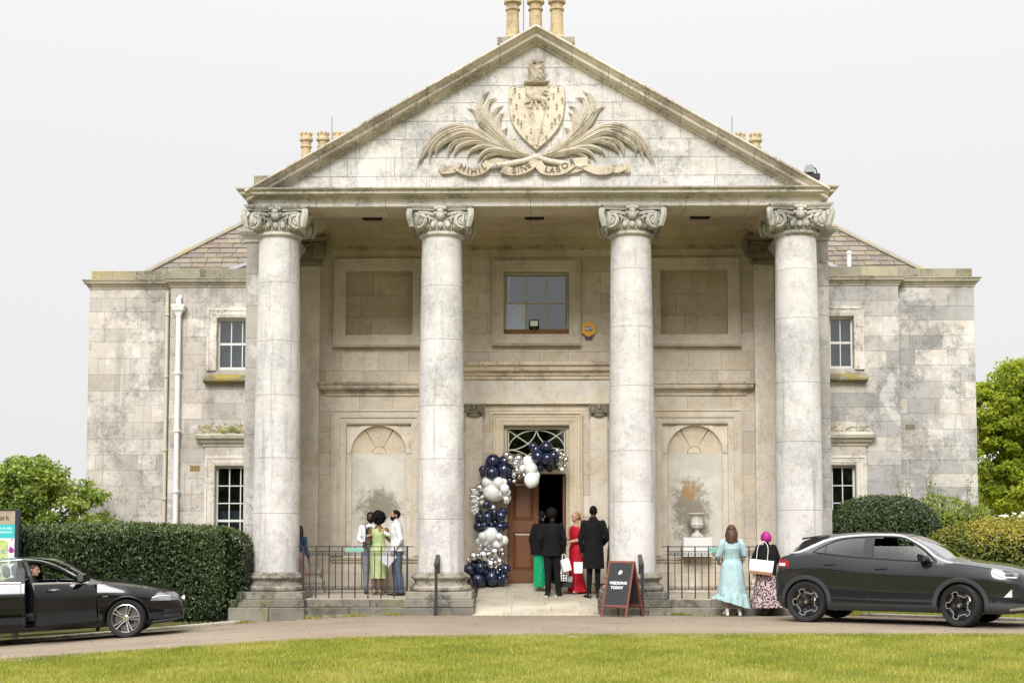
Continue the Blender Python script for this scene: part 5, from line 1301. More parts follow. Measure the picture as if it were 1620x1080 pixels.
# x, z measured from the door axis and sill in units of 1/258 m, radius likewise
B = """n 205 297 38|n 268 297 32|n 266 347 42|n 200 362 36|n 160 363 26|n 175 325 18|n 292 400 26|s 300 285 26|s 344 284 26|s 326 315 20|s 336 350 18|s 318 372 14|s 345 378 16|s 320 405 12|s 352 345 14|w 392 296 28|w 363 333 22|w 418 290 24|p 410 338 32|w 414 398 38|w 385 350 18|s 372 372 12
n 445 270 34|n 437 237 26|n 493 222 32|n 533 270 28|n 498 285 30|n 463 325 24|n 512 322 26|n 475 292 20|n 540 300 18|s 552 240 18|s 562 305 19|s 572 258 10|s 588 262 10|s 598 290 15|s 580 280 10|s 592 322 11|s 568 280 9|w 577 341 9
w 177 410 30|w 234 412 28|w 198 463 44|w 268 445 24|w 270 480 22|w 242 470 22|w 278 515 13|w 276 500 12|w 230 490 20|s 134 442 27|s 96 455 19|s 97 492 19|s 125 475 15|s 122 502 16|s 150 490 13|w 145 516 15
s 121 552 27|n 172 530 20|s 204 546 20|p 165 562 13|n 176 600 33|n 135 600 26|n 246 590 28|n 213 570 18|n 130 648 30|n 246 650 26|n 215 625 20|n 196 640 20|n 160 640 18
w 170 665 26|w 193 690 40|w 222 672 22|w 152 700 22|w 130 728 18|w 260 722 26|w 228 738 28|w 180 742 24|w 205 660 18|w 165 725 22|w 240 700 16
s 103 805 26|s 153 803 33|s 215 787 33|s 196 847 28|s 242 836 26|s 132 768 12|s 160 765 11|s 180 770 10|s 257 797 12|s 256 772 10|s 232 860 9|s 243 878 10|s 222 868 8|s 168 836 12|w 102 853 10|s 140 750 10
n 80 880 33|n 140 868 32|n 125 932 38|n 200 918 38|n 274 872 24|n 245 930 30|n 85 935 22|n 165 890 22|n 230 895 20|n 265 915 20|n 105 830 18|n 60 900 14|n 178 945 20""".replace('\n', '|').split('|')
rb = random.Random(6); kk = 1 / 258
for it in B:
    t, a, b, r_ = it.split(); a, b, r_ = float(a), float(b), float(r_)
    x = (a - 440) * kk + .62; z = (955 - b) * kk + .05; rad = r_ * kk
    y = -rad * .6 + rb.uniform(-.12, .16) + (.12 if rad < .06 else 0) - (.15 if rad < .06 else 0)
    rot = (rb.uniform(-1.2, 1.2), rb.uniform(-1.2, 1.2), rb.uniform(0, 6))
    link('balloon', BM[t], g, (x, y, z), rot, (rad * 1.08,) * 3)
    if rad > .07 and rb.random() < .75: link('balloon', BM[t], g, (x + rb.uniform(-.1, .1), y + rad * .9, z + rb.uniform(-.1, .1)), (rot[2], rot[0], 1), (rad * .85,) * 3)
MB().tube(crom([(-.37 + .0, .12, .05), (-.55, .12, .8), (-.50, .12, 1.6), (-.30, .12, 2.4), (.15, .12, 2.52), (.9, .12, 2.75), (1.2, .12, 2.7)], 6), .008, 6).build('garland_strip', plain('clear_strip', (.5, .5, .5), .3), g)
gy = MB(); rg_ = random.Random(9)
for k in range(46): c = (-.66 + .62 + rg_.gauss(0, .03) + -.62 + .0, -.2 + rg_.uniform(-.05, .05), 1.98 - k * .010 + rg_.gauss(0, .02)); gy.ball((c[0] + .02 * math.sin(k * .5), c[1], c[2]), rg_.uniform(.015, .035), 7, 5, (1, .8, 1))
gy.build('white_flower_spray', plain('white_petals', (.78, .78, .74), .8), g)
# information board
ib = tag(empty('information_board', (-9.67, -1.05, gzf(-9.7, -1) )), 'tall park information board with teal and white map panel', 'sign')
zb_ = -float(ib.location.z); ih = 1.99 + zb_
MB().cbox(-.02, .06, -.05, .05, -.1, ih, .006).build('post', plain('slate_grey_metal', (.018, .02, .028), .4), ib); MB().cbox(-1.06, -.98, -.05, .05, -.1, ih, .006).build('post', plain('slate_grey_metal_far', (.018, .02, .028), .4), ib)
MB().box(-.98, -.02, -.02, .02, .55, ih - .28).build('panel', plain('white_panel', (.74, .72, .76), .35), ib); MB().box(-.98, -.02, -.024, .02, ih - .278, ih - .02).build('header', plain('timber_header', (.34, .28, .20), .7, var=.35, vs=10), ib); MB().cbox(-1.06, .0, -.045, .045, ih - .018, ih, .004).build('cap', M['black'], ib)
for ch, dx in (('k', 0), ('r', .070), ('a', .118)): link('letter', text_mesh(ch, .135, M['black'], .002, 'RIGHT'), ib, (-.135 - dx, -.026, ih - .20), (R(90), 0, 0))
link('lettering', text_mesh('Beckenham Place P', .135, M['black'], .002, 'RIGHT'), ib, (-.335, -.026, ih - .20), (R(90), 0, 0))
MB().box(-.98, -.032, -.025, -.021, ih - .53, ih - .282).build('teal_band', plain('teal_print', (.03, .42, .42), .4), ib)
link('lettering', text_mesh('Welcome to the\nHomestead', .07, wt, .001, 'RIGHT'), ib, (-.08, -.026, ih - .37), (R(90), 0, 0))
n = N('printed_map'); n.set(Base_Color=n.ramp(n.noise(9, 4, .6), [(.3, (.30, .42, .10)), (.5, (.50, .55, .20)), (.6, (.10, .22, .32)), (.7, (.55, .60, .35))]), Roughness=.4)
MB().loft([[(-.95, y, .6), (-.16, y, .6), (-.145, y, ih - .62), (-.2, y, ih - .57), (-.95, y, ih - .57)] for y in (-.021, -.025)]).build('map', n.m, ib)
mp_ = plain('magenta_print', (.30, .02, .22), .4); m = MB(); m.lathe([(.05, 0), (.05, .003)], 20, (-.085, -.024, ih - .76), ax='y'); m.add([(-.125, -.0245, ih-.73), (-.11, -.0245, ih-.68), (-.06, -.0245, ih-.72)], [(0, 1, 2)]); m.build('marker', mp_, ib); MB().box(-.10, -.06, -.025, -.021, ih - .565, ih - .55).build('marker', mp_, ib)
# ================================================================ people
def cloth(name, col, rough=.85, var=.18, vs=25):
    n = N(name); o = n.obj(); w1 = n.noise(7, 3, .55, n.mapd((1.6, 1.6, .55))); w2 = n.noise(22, 4, .6, n.mapd((1.2, 1.2, .5)))
    c = n.mix(n.noise(vs, 5, .65), tuple(x * (1 - var) for x in col[:3]) + (1,), tuple(min(1, x * (1 + var)) for x in col[:3]) + (1,))
    n.bump(n.math('ADD', n.math('MULTIPLY', w1, 2.2), w2), .8, .02); n.set(Base_Color=c, Roughness=rough, Specular_IOR_Level=.25); return n.m
SK = {'dark': plain('skin_dark', (.085, .040, .022), .5, .4), 'brown': plain('skin_brown', (.20, .095, .05), .5, .4), 'light': plain('skin_light', (.42, .235, .16), .5, .4)}
EYE = plain('eye_dark', (.01, .008, .006), .2); LIP = {'dark': plain('lip_dark', (.09, .03, .025), .4), 'brown': plain('lip_brown', (.2, .06, .05), .4), 'light': plain('lip_light', (.45, .13, .11), .4)}
HAIR = {'black': plain('hair_black', (.006, .005, .0045), .75, .15, var=.3, vs=60), 'brown': plain('hair_brown', (.06, .022, .012), .5, .4, var=.4, vs=60), 'blond': plain('hair_blond', (.30, .17, .07), .45, .4, var=.4, vs=60), 'magenta': plain('hair_magenta', (.28, .005, .14), .5, .4, var=.3, vs=60)}
class Body:
    def __init__(s): s.m = MB(); s.seg = []; s.pts = []
    def limb(s, pts, rs, zone, seg=12):
        pts = [np.array(p, float) for p in pts]; s.m.tube([tuple(p) for p in pts], list(rs), seg)
        for p, r in zip((pts[0], pts[-1]), (rs[0], rs[-1])): s.m.ball(tuple(p), r, seg, 8)
        for a, b, r0, r1 in zip(pts[:-1], pts[1:], rs[:-1], rs[1:]): s.seg.append((a, b, r0, r1, zone))
    def ball(s, c, r, zone, sc=(1, 1, 1)):
        s.m.ball(c, r, 14, 10, sc); c = np.array(c, float); s.seg.append((c, c + 1e-4, r * min(sc), r * min(sc), zone))
    def torso(s, rings, zone_of):
        n = 20
        s.m.loft([[(cx + rx*math.cos(2*math.pi*k/n), cy + ry*math.sin(2*math.pi*k/n), z) for k in range(n)] for z, rx, ry, cx, cy in rings])
        for a, b in zip(rings[:-1], rings[1:]):
            z = zone_of((a[0] + b[0]) / 2)
            for sx in (-1, 1): s.seg.append((np.array((a[3] + sx*(a[1]-a[2]), a[4], a[0])), np.array((b[3] + sx*(b[1]-b[2]), b[4], b[0])), a[2], b[2], z))
            s.seg.append((np.array((a[3], a[4], a[0])), np.array((b[3], b[4], b[0])), a[2], b[2], z))
    def finish(s, parent, mats, order, voxel=.0075):
        ob = remesh(s.m, 'body', mats[order[0]], parent, voxel, 2); me = ob.data
        me.materials.clear()
        for k in order: me.materials.append(mats[k])
        n = len(me.polygons); C = np.empty(n * 3, np.float32); me.polygons.foreach_get('center', C); C = C.reshape(-1, 3)
        best = np.full(n, 9.); idx = np.zeros(n, np.int32)
        for a, b, r0, r1, z in s.seg:
            d = b - a; t = np.clip(((C - a) @ d) / max(1e-9, d @ d), 0, 1); q = np.linalg.norm(C - (a + t[:, None] * d), axis=1) - (r0 + (r1 - r0) * t)
            k = q < best; best[k] = q[k]; idx[k] = order.index(z)
        for c, r, z in s.pts: idx[np.linalg.norm(C - np.array(c), axis=1) < r] = order.index(z)
        me.polygons.foreach_set('material_index', idx); me.update(); return ob
def hand(b, w, d, up, zone='skin', curl=.5, side=1, s=1.0):
    """wrist w, direction d, palm normal up; thumb on side"""
    w = np.array(w, float); d = np.array(d, float); d /= np.linalg.norm(d); up = np.array(up, float); up -= d * (up @ d); up /= np.linalg.norm(up); rt = np.cross(d, up) * side
    b.limb([w, w + d * .035 * s, w + d * .085 * s], [.026 * s, .03 * s, .030 * s], zone, 10)
    for k, L_ in zip((-1.5, -.5, .5, 1.5), (.062, .078, .082, .070)):
        p0 = w + d * .085 * s + rt * k * .019 * s; p1 = p0 + (d * math.cos(curl*.6) + up * math.sin(curl*.6)) * L_ * .5 * s; p2 = p1 + (d * math.cos(curl*1.5) + up * math.sin(curl*1.5)) * L_ * .55 * s
        b.limb([p0, p1, p2], [.0095 * s, .009 * s, .0075 * s], zone, 7)
    p0 = w + d * .03 * s + rt * .026 * s; p1 = p0 + (rt * .7 + d * .7) * .035 * s + up * .012; p2 = p1 + (d * .9 + up * .3 + rt * .1) * .035 * s; b.limb([p0, p1, p2], [.0125 * s, .011 * s, .009 * s], zone, 7)
def drape(name, rings, mat, parent, nf=9, seed=0, n=64, smooth=True, hem=None, th=None):
    """cloth shell: rings (z, rx, ry, cx, cy, fold)"""
    r = random.Random(seed); ph = [r.uniform(0, 6.28) for _ in range(4)]; R_ = []
    for j, (z, rx, ry, cx, cy, am) in enumerate(rings):
        ring = []
        for k in range(n):
            a = 2*math.pi*k/n; f = 1 + am * (math.sin(nf*a + ph[0]) * .6 + math.sin((nf*.5+2)//1*a + ph[1]) * .5 + .3*math.sin((2*nf+1)*a + ph[2]))
            zz = z + (hem(a) if hem and j >= len(rings) - 2 else 0); ring.append((cx + rx*f*math.cos(a), cy + ry*f*math.sin(a), zz))
        R_.append(ring)
    rr = []
    for j in range(len(R_) - 1):
        for t in (0, .25, .5, .75): rr.append([tuple(np.array(p) * (1 - t) + np.array(q) * t) for p, q in zip(R_[j], R_[j+1])])
    rr.append(R_[-1]); return MB().loft(rr, cap=False).build(name, mat, parent, smooth=smooth, auto=70)
def person(label, loc, rz, H, skin, outfit, arms, legs=None, fem=False, head=(0, 0), hair=None, lean=0, shoes='shoe', voxel=.0075, group=None):
    """outfit: zone -> material for torso/upper/fore/leg/calf/foot"""
    s = H / 1.75
    p = empty('person', loc, rz); tag(p, label, 'person'); p.scale = (s, s, s)
    b = Body(); sh = .165 if fem else .19; hp = .175 if fem else .165; ws = .122 if fem else .145
    zt = outfit.get('torso', 'skin'); zl = outfit.get('leg', 'skin'); zc = outfit.get('calf', zl); zu = outfit.get('upper', zt); zf = outfit.get('fore', zu); bulk = outfit.get('bulk', 0)
    ly = lambda z: -lean * max(0, z - .95)
    tr = [(.84, hp - .035, .095, 0, 0), (.93, hp, .118, 0, .005), (1.02, hp - .015, .108, 0, ly(1.02)), (1.10, ws, .092, 0, ly(1.1)), (1.18, ws + .004, .095, 0, ly(1.18)), (1.28, sh - .015, .112 if not fem else .118, 0, ly(1.28)), (1.37, sh, .10, 0, ly(1.37)), (1.435, sh - .035, .075, 0, ly(1.43)), (1.475, .075, .058, 0, ly(1.47))]
    tr = [(z, rx + bulk, ry + bulk, cx, cy) for z, rx, ry, cx, cy in tr]
    neckline = outfit.get('neck', 1.47)
    b.torso(tr, lambda z: zl if z < .99 and not outfit.get('onepiece') else (zt if z < neckline else 'skin'))
    hy = ly(1.62); yaw, tilt = R(head[0]), R(head[1])
    hc = np.array([0, hy - .012, 1.632])
    b.limb([(0, ly(1.45) + .008, 1.45), (0, hy + .004, 1.56)], [.056, .052], 'skin')
    f = lambda x, y, z: tuple(hc + np.array([x*math.cos(yaw) - (y*math.cos(tilt) - z*math.sin(tilt)*-1*0 )*math.sin(yaw), x*math.sin(yaw) + y*math.cos(yaw), z + y*math.sin(tilt)]))
    b.ball(f(0, .008, .022), .088, 'skin', (.86, 1.06, 1.0)); b.ball(f(0, -.02, -.028), .072, 'skin', (.86, .98, 1.12)); b.ball(f(0, -.055, -.078), .034, 'skin', (1.1, .9, .8))
    b.limb([f(0, -.088, .008), f(0, -.108, -.028)], [.010, .015], 'skin', 8); b.limb([f(-.03, -.082, .02), f(.03, -.082, .02)], [.014, .014], 'skin', 8)
    for sx in (-1, 1):
        b.ball(f(sx*.078, .008, -.005), .026, 'skin', (.4, .8, 1.2)); b.pts.append((f(sx*.031, -.092, .004), .011, 'eye'))
    b.pts.append((f(-.012, -.098, -.055), .013, 'lip')); b.pts.append((f(.012, -.098, -.055), .013, 'lip'))
    for i, sx in enumerate((-1, 1)):              # -1: the person's right
        S_ = np.array([sx * (sh + .0), ly(1.41), 1.41]); E_, W_ = arms[i][0], arms[i][1]
        ub = bulk * .7
        b.limb([S_, (S_ + np.array(E_)) / 2, E_], [.054 + ub, .048 + ub, .042 + ub], zu); b.limb([E_, (np.array(E_)*.6 + np.array(W_)*.4), W_], [.042 + ub*.8, .041 + ub*.8, .030 + ub*.5], zf)
        d = np.array(W_, float) - np.array(E_, float); a = arms[i]
        hand(b, np.array(W_) + d / np.linalg.norm(d) * .02, a[2] if len(a) > 2 and a[2] is not None else d, a[3] if len(a) > 3 else (-sx, 0, .2), 'skin', a[4] if len(a) > 4 else .6, 1 if sx > 0 else -1)
        lg = (legs or [((-.085, -.01, .49), (-.09, .02, .09)), ((.085, -.01, .49), (.09, .02, .09))])[i]
        k_, an = np.array(lg[0], float), np.array(lg[1], float); lw = outfit.get('legw', 0); foot = np.array(lg[2] if len(lg) > 2 else (sx*.12, -1, 0), float); foot = foot / np.linalg.norm(foot)
        b.limb([(sx*.088, .0, .89), (np.array((sx*.088, 0, .89)) + k_) / 2, k_], [.092 + lw, .078 + lw, .058 + lw], zl); b.limb([k_, k_*.65 + an*.35 + np.array((0, .012, 0)), an*.9 + k_*.1, an], [.056 + lw, .054 + lw, .040 + lw*1.2, .038 + lw*1.2], zc)
        heel = an + np.array((0, 0, -.035)) - foot * .045; zz = outfit.get('foot', 'shoe')
        lift = outfit.get('heel', 0); ball_ = an + foot * .11; ball_[2] = .03; toe = an + foot * .175; toe[2] = .026; heel[2] = .032 + lift
        if outfit.get('seated'): ball_[2] = an[2] - .055; toe[2] = an[2] - .05; heel[2] = an[2] - .06
        b.limb([an, heel], [.036, .030], zz); b.limb([heel, ball_, toe], [.030, .038, .026], zz)
    mats = {'skin': SK[skin], 'eye': EYE, 'lip': LIP[skin]}; mats.update({k: v for k, v in outfit.items() if isinstance(v, bpy.types.Material)})
    zs = {'skin', 'eye', 'lip', zt, zl, zc, zu, zf, outfit.get('foot', 'shoe')}; order = ['skin'] + sorted(zs - {'skin'})
    b.finish(p, mats, order, voxel)
    if hair:
        h = MB(); kind, col = hair[:2]; hh = lambda *q: f(*q); rh = random.Random(int(H * 1000))
        if kind == 'crop':
            h.ball(hh(0, .02, .032), .093, 16, 12, (.88, 1.03, .98)); vx = .008
        elif kind == 'afro':
            for k in range(340):
                d = np.array([rh.gauss(0, 1), rh.gauss(0, 1), rh.gauss(0, 1)]); d /= np.linalg.norm(d)
                if d[1] < -.55 and d[2] < .35: continue
                rr = rh.uniform(.105, .135) * (hair[2] if len(hair) > 2 else 1); h.ball(hh(d[0]*rr, .035 + d[1]*rr, .045 + d[2]*rr*.95), rh.uniform(.018, .03), 6, 5)
            h.ball(hh(0, .04, .045), .12, 14, 10); vx = .009
        elif kind == 'long':
            h.ball(hh(0, .022, .03), .096, 16, 12, (.92, 1.04, 1.0)); L_ = hair[2]
            for k in range(44):
                a = R(-15 + 210 * k / 43); x0, y0 = .088*math.cos(a), .02 + .088*math.sin(a); wv = rh.uniform(-.03, .03)
                pts = crom([hh(x0*.7, y0*.7, .07), hh(x0*1.05, y0*1.05, 0), hh(x0*1.12 + wv*.6, y0*1.12 + .015, -L_*.45), hh(x0*1.15 - wv, y0*1.05 + .03, -L_*rh.uniform(.85, 1.05))], 5)
                h.tube([tuple(q) for q in pts], [.017 - .006 * i / (len(pts)-1) for i in range(len(pts))], 6)
            vx = .008
        elif kind == 'tied':
            h.ball(hh(0, .022, .03), .092, 16, 12, (.89, 1.04, 1.0)); h.ball(hh(0, .11, .0), .045, 10, 8)
            for k in range(14): h.tube(crom([hh(rh.uniform(-.02, .02), .12, 0), hh(rh.uniform(-.04, .04), .145, -.08), hh(rh.uniform(-.05, .05), .13, -hair[2])], 5), [.014]*11, 6)
            vx = .008
        elif kind == 'bob':
            h.ball(hh(0, .018, .025), .105, 18, 12, (.92, 1.05, 1.0)); h.ball(hh(0, .045, -.03), .09, 14, 10, (1.0, .8, .75))
            for k in range(26): a = R(-25 + 230 * k / 25); h.tube([hh(.09*math.cos(a), .02 + .095*math.sin(a), .05), hh(.1*math.cos(a), .025 + .1*math.sin(a), -.03), hh(.085*math.cos(a), .03 + .085*math.sin(a), -.085)], [.02, .02, .012], 6)
            vx = .008
        o = remesh(h, 'hair', HAIR[col], p, vx, 1)
        if kind in ('crop', 'beard') and len(hair) > 2 and hair[2] == 'beard':
            q = MB(); q.ball(hh(0, -.05, -.075), .05, 12, 8, (1.1, 1.0, .95))
            for k in range(13): a = R(-80 + 160*k/12); q.ball(hh(.066*math.sin(a), -.035 - .05*math.cos(a), -.06), .02, 8, 6)
            for sx in (-1, 1): q.tube([hh(sx*.066, -.01, .0), hh(sx*.066, -.02, -.06)], [.014, .02], 6)
            remesh(q, 'beard', HAIR[col], p, .008, 1)
    return p
DN = lambda sx, a=.0, f=.0: ((sx*(.22 + a), .02 - f*.3, 1.15), (sx*(.235 + a), -.03 - f, .90))      # arm hanging
mk = lambda n, c, **k: cloth(n, c, **k)
white = mk('white_shirt_cotton', (.74, .74, .76), var=.05); blackc = cloth('black_wool', (.004, .004, .0045), .85); blk_tr = cloth('black_trousers', (.0045, .0045, .005), .85); shoeb = plain('black_leather', (.008, .008, .008), .3)
# 1 girl in denim behind the corner column
p1 = person('long-haired child in denim jacket and pink trousers half behind the corner column', (-4.79, 1.35, .31), R(150), 1.40, 'light',
    dict(torso='t', leg='l', t=mk('denim', (.05, .10, .19)), l=mk('pink_trousers', (.55, .27, .28)), foot='shoe', shoe=shoeb, bulk=.012, legw=.015), [((-.22, .02, 1.16), (-.20, -.10, .95)), ((.22, .03, 1.16), (.19, -.12, .96))], fem=True, hair=('long', 'brown', .34))
pp_ = tag(MB().box(-.09, .09, -.003, .003, -.12, .12).build('paper_sheet', plain('white_paper', (.78, .78, .8), .7), None, loc=(-4.70, 1.24, 1.0)), 'white paper held by the child in the denim jacket', 'paper'); pp_.rotation_euler = (R(14), 0, R(-30))
# 2 man in shirt and waistcoat seen past the lime dress
p2 = person('man in white shirt, green tie and grey trousers facing out behind the lime dress', (-3.43, 1.95, .31), R(12), 1.68, 'dark',
    dict(torso='t', t=white, upper='t', leg='l', l=mk('grey_trousers', (.20, .20, .22)), foot='shoe', shoe=shoeb, bulk=.012, legw=.018), [((-.25, .01, 1.15), (-.17, -.19, 1.10)), ((.24, .0, 1.15), (.12, -.2, 1.12))], hair=('crop', 'black', 'beard'))
MB().loft([[(-.03, -.135, 1.44), (.03, -.135, 1.44), (.03, -.10, 1.44), (-.03, -.10, 1.44)], [(-.035, -.150, 1.30), (.035, -.150, 1.30), (.035, -.10, 1.30), (-.035, -.10, 1.30)], [(-.045, -.140, 1.06), (.045, -.140, 1.06), (.045, -.09, 1.06), (-.045, -.09, 1.06)]]).build('tie', mk('green_tie', (.05, .20, .10)), p2)
for sx in (-1, 1): MB().tube(crom([(sx*.10, -.02, 1.46), (sx*.105, -.118, 1.40), (sx*.10, -.138, 1.28), (sx*.11, -.118, 1.10), (sx*.10, -.12, 1.0)], 4), .018, 6, flat=((0, 1, 0), .3)).build('brace', mk('dark_brace', (.02, .03, .03)), p2)
# 3 woman in lime dress
lime = mk('lime_satin', (.42, .49, .23), rough=.4, var=.08)
p3 = person('woman in lime satin midi dress with full rounded black hair, seen from behind', (-3.19, 1.35, .31), R(178), 1.63, 'brown',
    dict(torso='t', t=lime, neck=1.34, upper='skin', fore='skin', leg='skin', foot='shoe', shoe=plain('tan_sandal', (.45, .28, .15), .5), heel=.05, onepiece=True), [((-.24, -.04, 1.17), (-.13, -.22, 1.26)), ((.23, -.05, 1.17), (.17, -.24, 1.30))], fem=True, hair=('afro', 'black', 1.12), legs=[((-.07, -.01, .49), (-.055, .02, .11)), ((.075, -.01, .49), (.09, .02, .11))])
drape('dress_skirt', [(1.22, .15, .112, 0, 0, .0), (1.10, .132, .102, 0, 0, .01), (.98, .182, .128, 0, .005, .01), (.88, .19, .138, 0, .01, .012), (.70, .178, .135, 0, .0, .02), (.45, .17, .135, 0, 0, .04), (.36, .172, .138, 0, 0, .05)], lime, p3, 5, 3)
for sx in (-1, 1):
    MB().tube(crom([(sx*.10, .11, 1.31), (sx*.115, .055, 1.43), (sx*.11, -.06, 1.42), (sx*.1, -.11, 1.32)], 4), .011, 6).build('strap', lime, p3)
    MB().tube(crom([(sx*.15, .09, 1.30), (sx*.235, .06, 1.27), (sx*.255, -.01, 1.28), (sx*.16, -.1, 1.31)], 4), .017, 6).build('sleeve_band', lime, p3)
# 4 bearded man in white shirt
slate = mk('slate_blue_trousers', (.085, .115, .17))
p4 = person('bearded man in white shirt and slate blue trousers standing side-on at the railing', (-2.80, 1.2, .31), R(-78), 1.71, 'light',
    dict(torso='t', t=white, upper='t', fore='t', leg='l', l=slate, foot='shoe', shoe=shoeb, bulk=.03, legw=.016), [((-.22, -.02, 1.15), (-.17, -.24, 1.28)), ((.23, .05, 1.15), (.20, -.09, .93), (0, -.3, -1))], hair=('crop', 'black', 'beard'), head=(4, -16), legs=[((-.09, -.03, .49), (-.10, .0, .09), (-.1, -1, 0)), ((.09, .02, .49), (.10, .08, .09), (.1, -1, 0))], lean=.05)
drape('shirt_tail', [(1.12, .18, .135, 0, 0, .01), (1.0, .195, .15, 0, 0, .02), (.90, .20, .155, 0, .005, .035)], white, p4, 7, 4)
ev = tag(MB().cbox(-.13, .13, -.003, .003, -.13, .13, .001).build('card_envelope', plain('pale_grey_card', (.50, .49, .53), .6), None, loc=(-2.97, .98, 1.06)), 'pale grey envelope held by the bearded man', 'envelope'); ev.rotation_euler = (0, R(40), R(5))
# 5 woman in green trousers
grn = mk('emerald_satin', (.01, .30, .13), rough=.4, var=.1)
p5 = person('woman in black jacket and emerald satin trousers waiting at the door', (.10, 1.72, .375), R(168), 1.63, 'light',
    dict(torso='t', t=blackc, upper='t', leg='l', l=grn, foot='shoe', shoe=plain('nude_heel', (.5, .3, .22), .4), bulk=.022, legw=.02, heel=.06), [((-.25, .01, 1.15), (-.16, -.15, 1.05)), ((.26, .02, 1.14), (.24, -.02, .92))], fem=True, hair=('tied', 'black', .12))
drape('trouser_flare', [(.92, .19, .13, .0, 0, .01), (.6, .18, .14, .02, 0, .03), (.2, .17, .14, .03, .0, .06), (.10, .165, .135, .03, 0, .07)], grn, p5, 6, 5)
drape('jacket', [(1.47, .10, .085, 0, 0, 0), (1.42, .20, .12, 0, 0, .0), (1.25, .235, .16, 0, .01, .015), (1.0, .25, .175, 0, .01, .03), (.80, .265, .185, 0, .01, .05)], blackc, p5, 6, 6)
# 6 man in black suit
p6 = person('man in black suit and white-soled black shoes carrying bags, back turned', (.31, 1.15, .285), R(186), 1.74, 'dark',
    dict(torso='t', t=blackc, upper='t', leg='l', l=blk_tr, foot='shoe', shoe=plain('black_canvas', (.012, .012, .012), .8), bulk=.022, legw=.02), [((-.27, .03, 1.14), (-.25, -.04, .90)), ((.26, .02, 1.15), (.20, -.12, .95))], hair=('afro', 'black', .78), head=(-25, 0), legs=[((-.11, -.01, .49), (-.14, .0, .09), (-.55, -1, 0)), ((.09, -.0, .49), (.10, .03, .09), (.25, -1, 0))])
drape('suit_jacket', [(1.475, .09, .08, 0, .005, 0), (1.44, .18, .11, 0, 0, 0), (1.36, .225, .135, 0, 0, .005), (1.2, .205, .145, 0, .01, .01), (1.05, .20, .145, 0, .01, .012), (.82, .225, .165, 0, .012, .02)], blackc, p6, 5, 7)
for (x, y, a) in ((-.165, -.07, .5), (.13, -.05, -.25)):
    o = MB().loft([[(-.042, -.10, z), (.042, -.10, z), (.05, .03, z), (.042, .14, z), (-.042, .14, z), (-.05, .03, z)] for z in (.0, .024)]).build('sole', plain('white_rubber', (.72, .72, .70), .6), p6); o.location = (x, y - .02, .0); o.rotation_euler = (0, 0, -a)
for q_ in (p5, p6): q_.scale.x *= .91; q_.scale.y *= .93
# 7 woman in red
red = mk('red_crepe', (.42, .006, .018), rough=.6, var=.1)
p7 = person('blonde woman in long red dress with side slit looking down beside the doorway', (.80, 1.52, .345), R(-52), 1.64, 'light',
    dict(torso='t', t=red, neck=1.38, upper='skin', fore='skin', leg='skin', foot='shoe', shoe=plain('nude_sandal', (.5, .3, .2), .4), onepiece=True, heel=.05), [((-.23, -.02, 1.15), (-.10, -.24, 1.12), None, (0, -.2, 1)), ((.22, .0, 1.15), (.06, -.23, 1.10), None, (0, -.2, 1))], fem=True, hair=('tied', 'blond', .20), head=(-10, -14))
drape('dress_skirt', [(1.36, .172, .125, 0, 0, 0), (1.25, .165, .13, 0, 0, .0), (1.10, .13, .10, 0, 0, .01), (.95, .185, .132, 0, .005, .008), (.75, .178, .135, 0, 0, .015), (.4, .165, .14, 0, .0, .04), (.06, .21, .20, .0, .04, .07), (.03, .22, .22, .0, .05, .08)], red, p7, 6, 8)
MB().loft([[(.10, .2, .02), (.30, .30, .02), (.42, .42, .02), (.25, .45, .02)], [(.08, .16, .045), (.30, .28, .03), (.42, .41, .03), (.22, .42, .045)]]).build('dress_train', red, p7)
cl_ = tag(MB().cbox(-.09, .09, -.02, .02, -.05, .05, .012).build('clutch_bag', plain('pearl_clutch', (.62, .52, .46), .3), None, loc=(.57, 1.36, 1.36)), 'small pearl clutch bag held by the woman in red', 'bag'); cl_.rotation_euler = (.2, .3, R(-40))
# 8 man in long black coat
p8 = person('man in knee-length black coat holding a white paper bag, back turned', (1.13, .98, .265), R(176), 1.83, 'dark',
    dict(torso='t', t=blackc, upper='t', leg='l', l=blk_tr, foot='shoe', shoe=shoeb, bulk=.028, legw=.006), [((-.29, .06, 1.15), (-.20, -.15, 1.02)), ((.27, .02, 1.14), (.245, -.03, .89))], hair=('crop', 'black'), legs=[((-.085, -.01, .49), (-.085, .02, .09), (-.2, -1, 0)), ((.085, -.01, .49), (.10, .02, .09), (.75, -1, 0))])
drape('coat', [(1.49, .085, .075, 0, .008, 0), (1.455, .17, .105, 0, 0, 0), (1.38, .235, .14, 0, 0, .004), (1.2, .215, .15, 0, .01, .008), (1.05, .20, .15, 0, .012, .008), (.85, .215, .165, 0, .014, .012), (.62, .225, .175, 0, .016, .02), (.56, .225, .175, 0, .016, .022)], blackc, p8, 4, 9)
drape('coat_collar', [(1.535, .075, .07, 0, .012, 0), (1.49, .095, .088, 0, .01, 0), (1.46, .13, .10, 0, .01, 0)], blackc, p8, 3, 2)
p8.scale.x *= .90; p8.scale.y *= .93
# 9 guest mostly behind a column
sage = mk('sage_crepe', (.10, .15, .085))
p9 = person('guest in sage green dress almost hidden behind the column by the sign', (1.58, 1.55, .31), R(-60), 1.68, 'brown',
    dict(torso='t', t=sage, neck=1.36, upper='skin', leg='skin', foot='shoe', shoe=shoeb, onepiece=True), [((-.25, .03, 1.15), (-.20, -.18, 1.2)), DN(1)], fem=True, hair=('long', 'brown', .2))
drape('dress_skirt', [(1.30, .168, .125, 0, 0, 0), (1.10, .14, .11, 0, 0, .01), (.95, .185, .135, 0, 0, .01), (.6, .20, .16, 0, 0, .03), (.38, .20, .165, 0, 0, .05)], sage, p9, 6, 11)
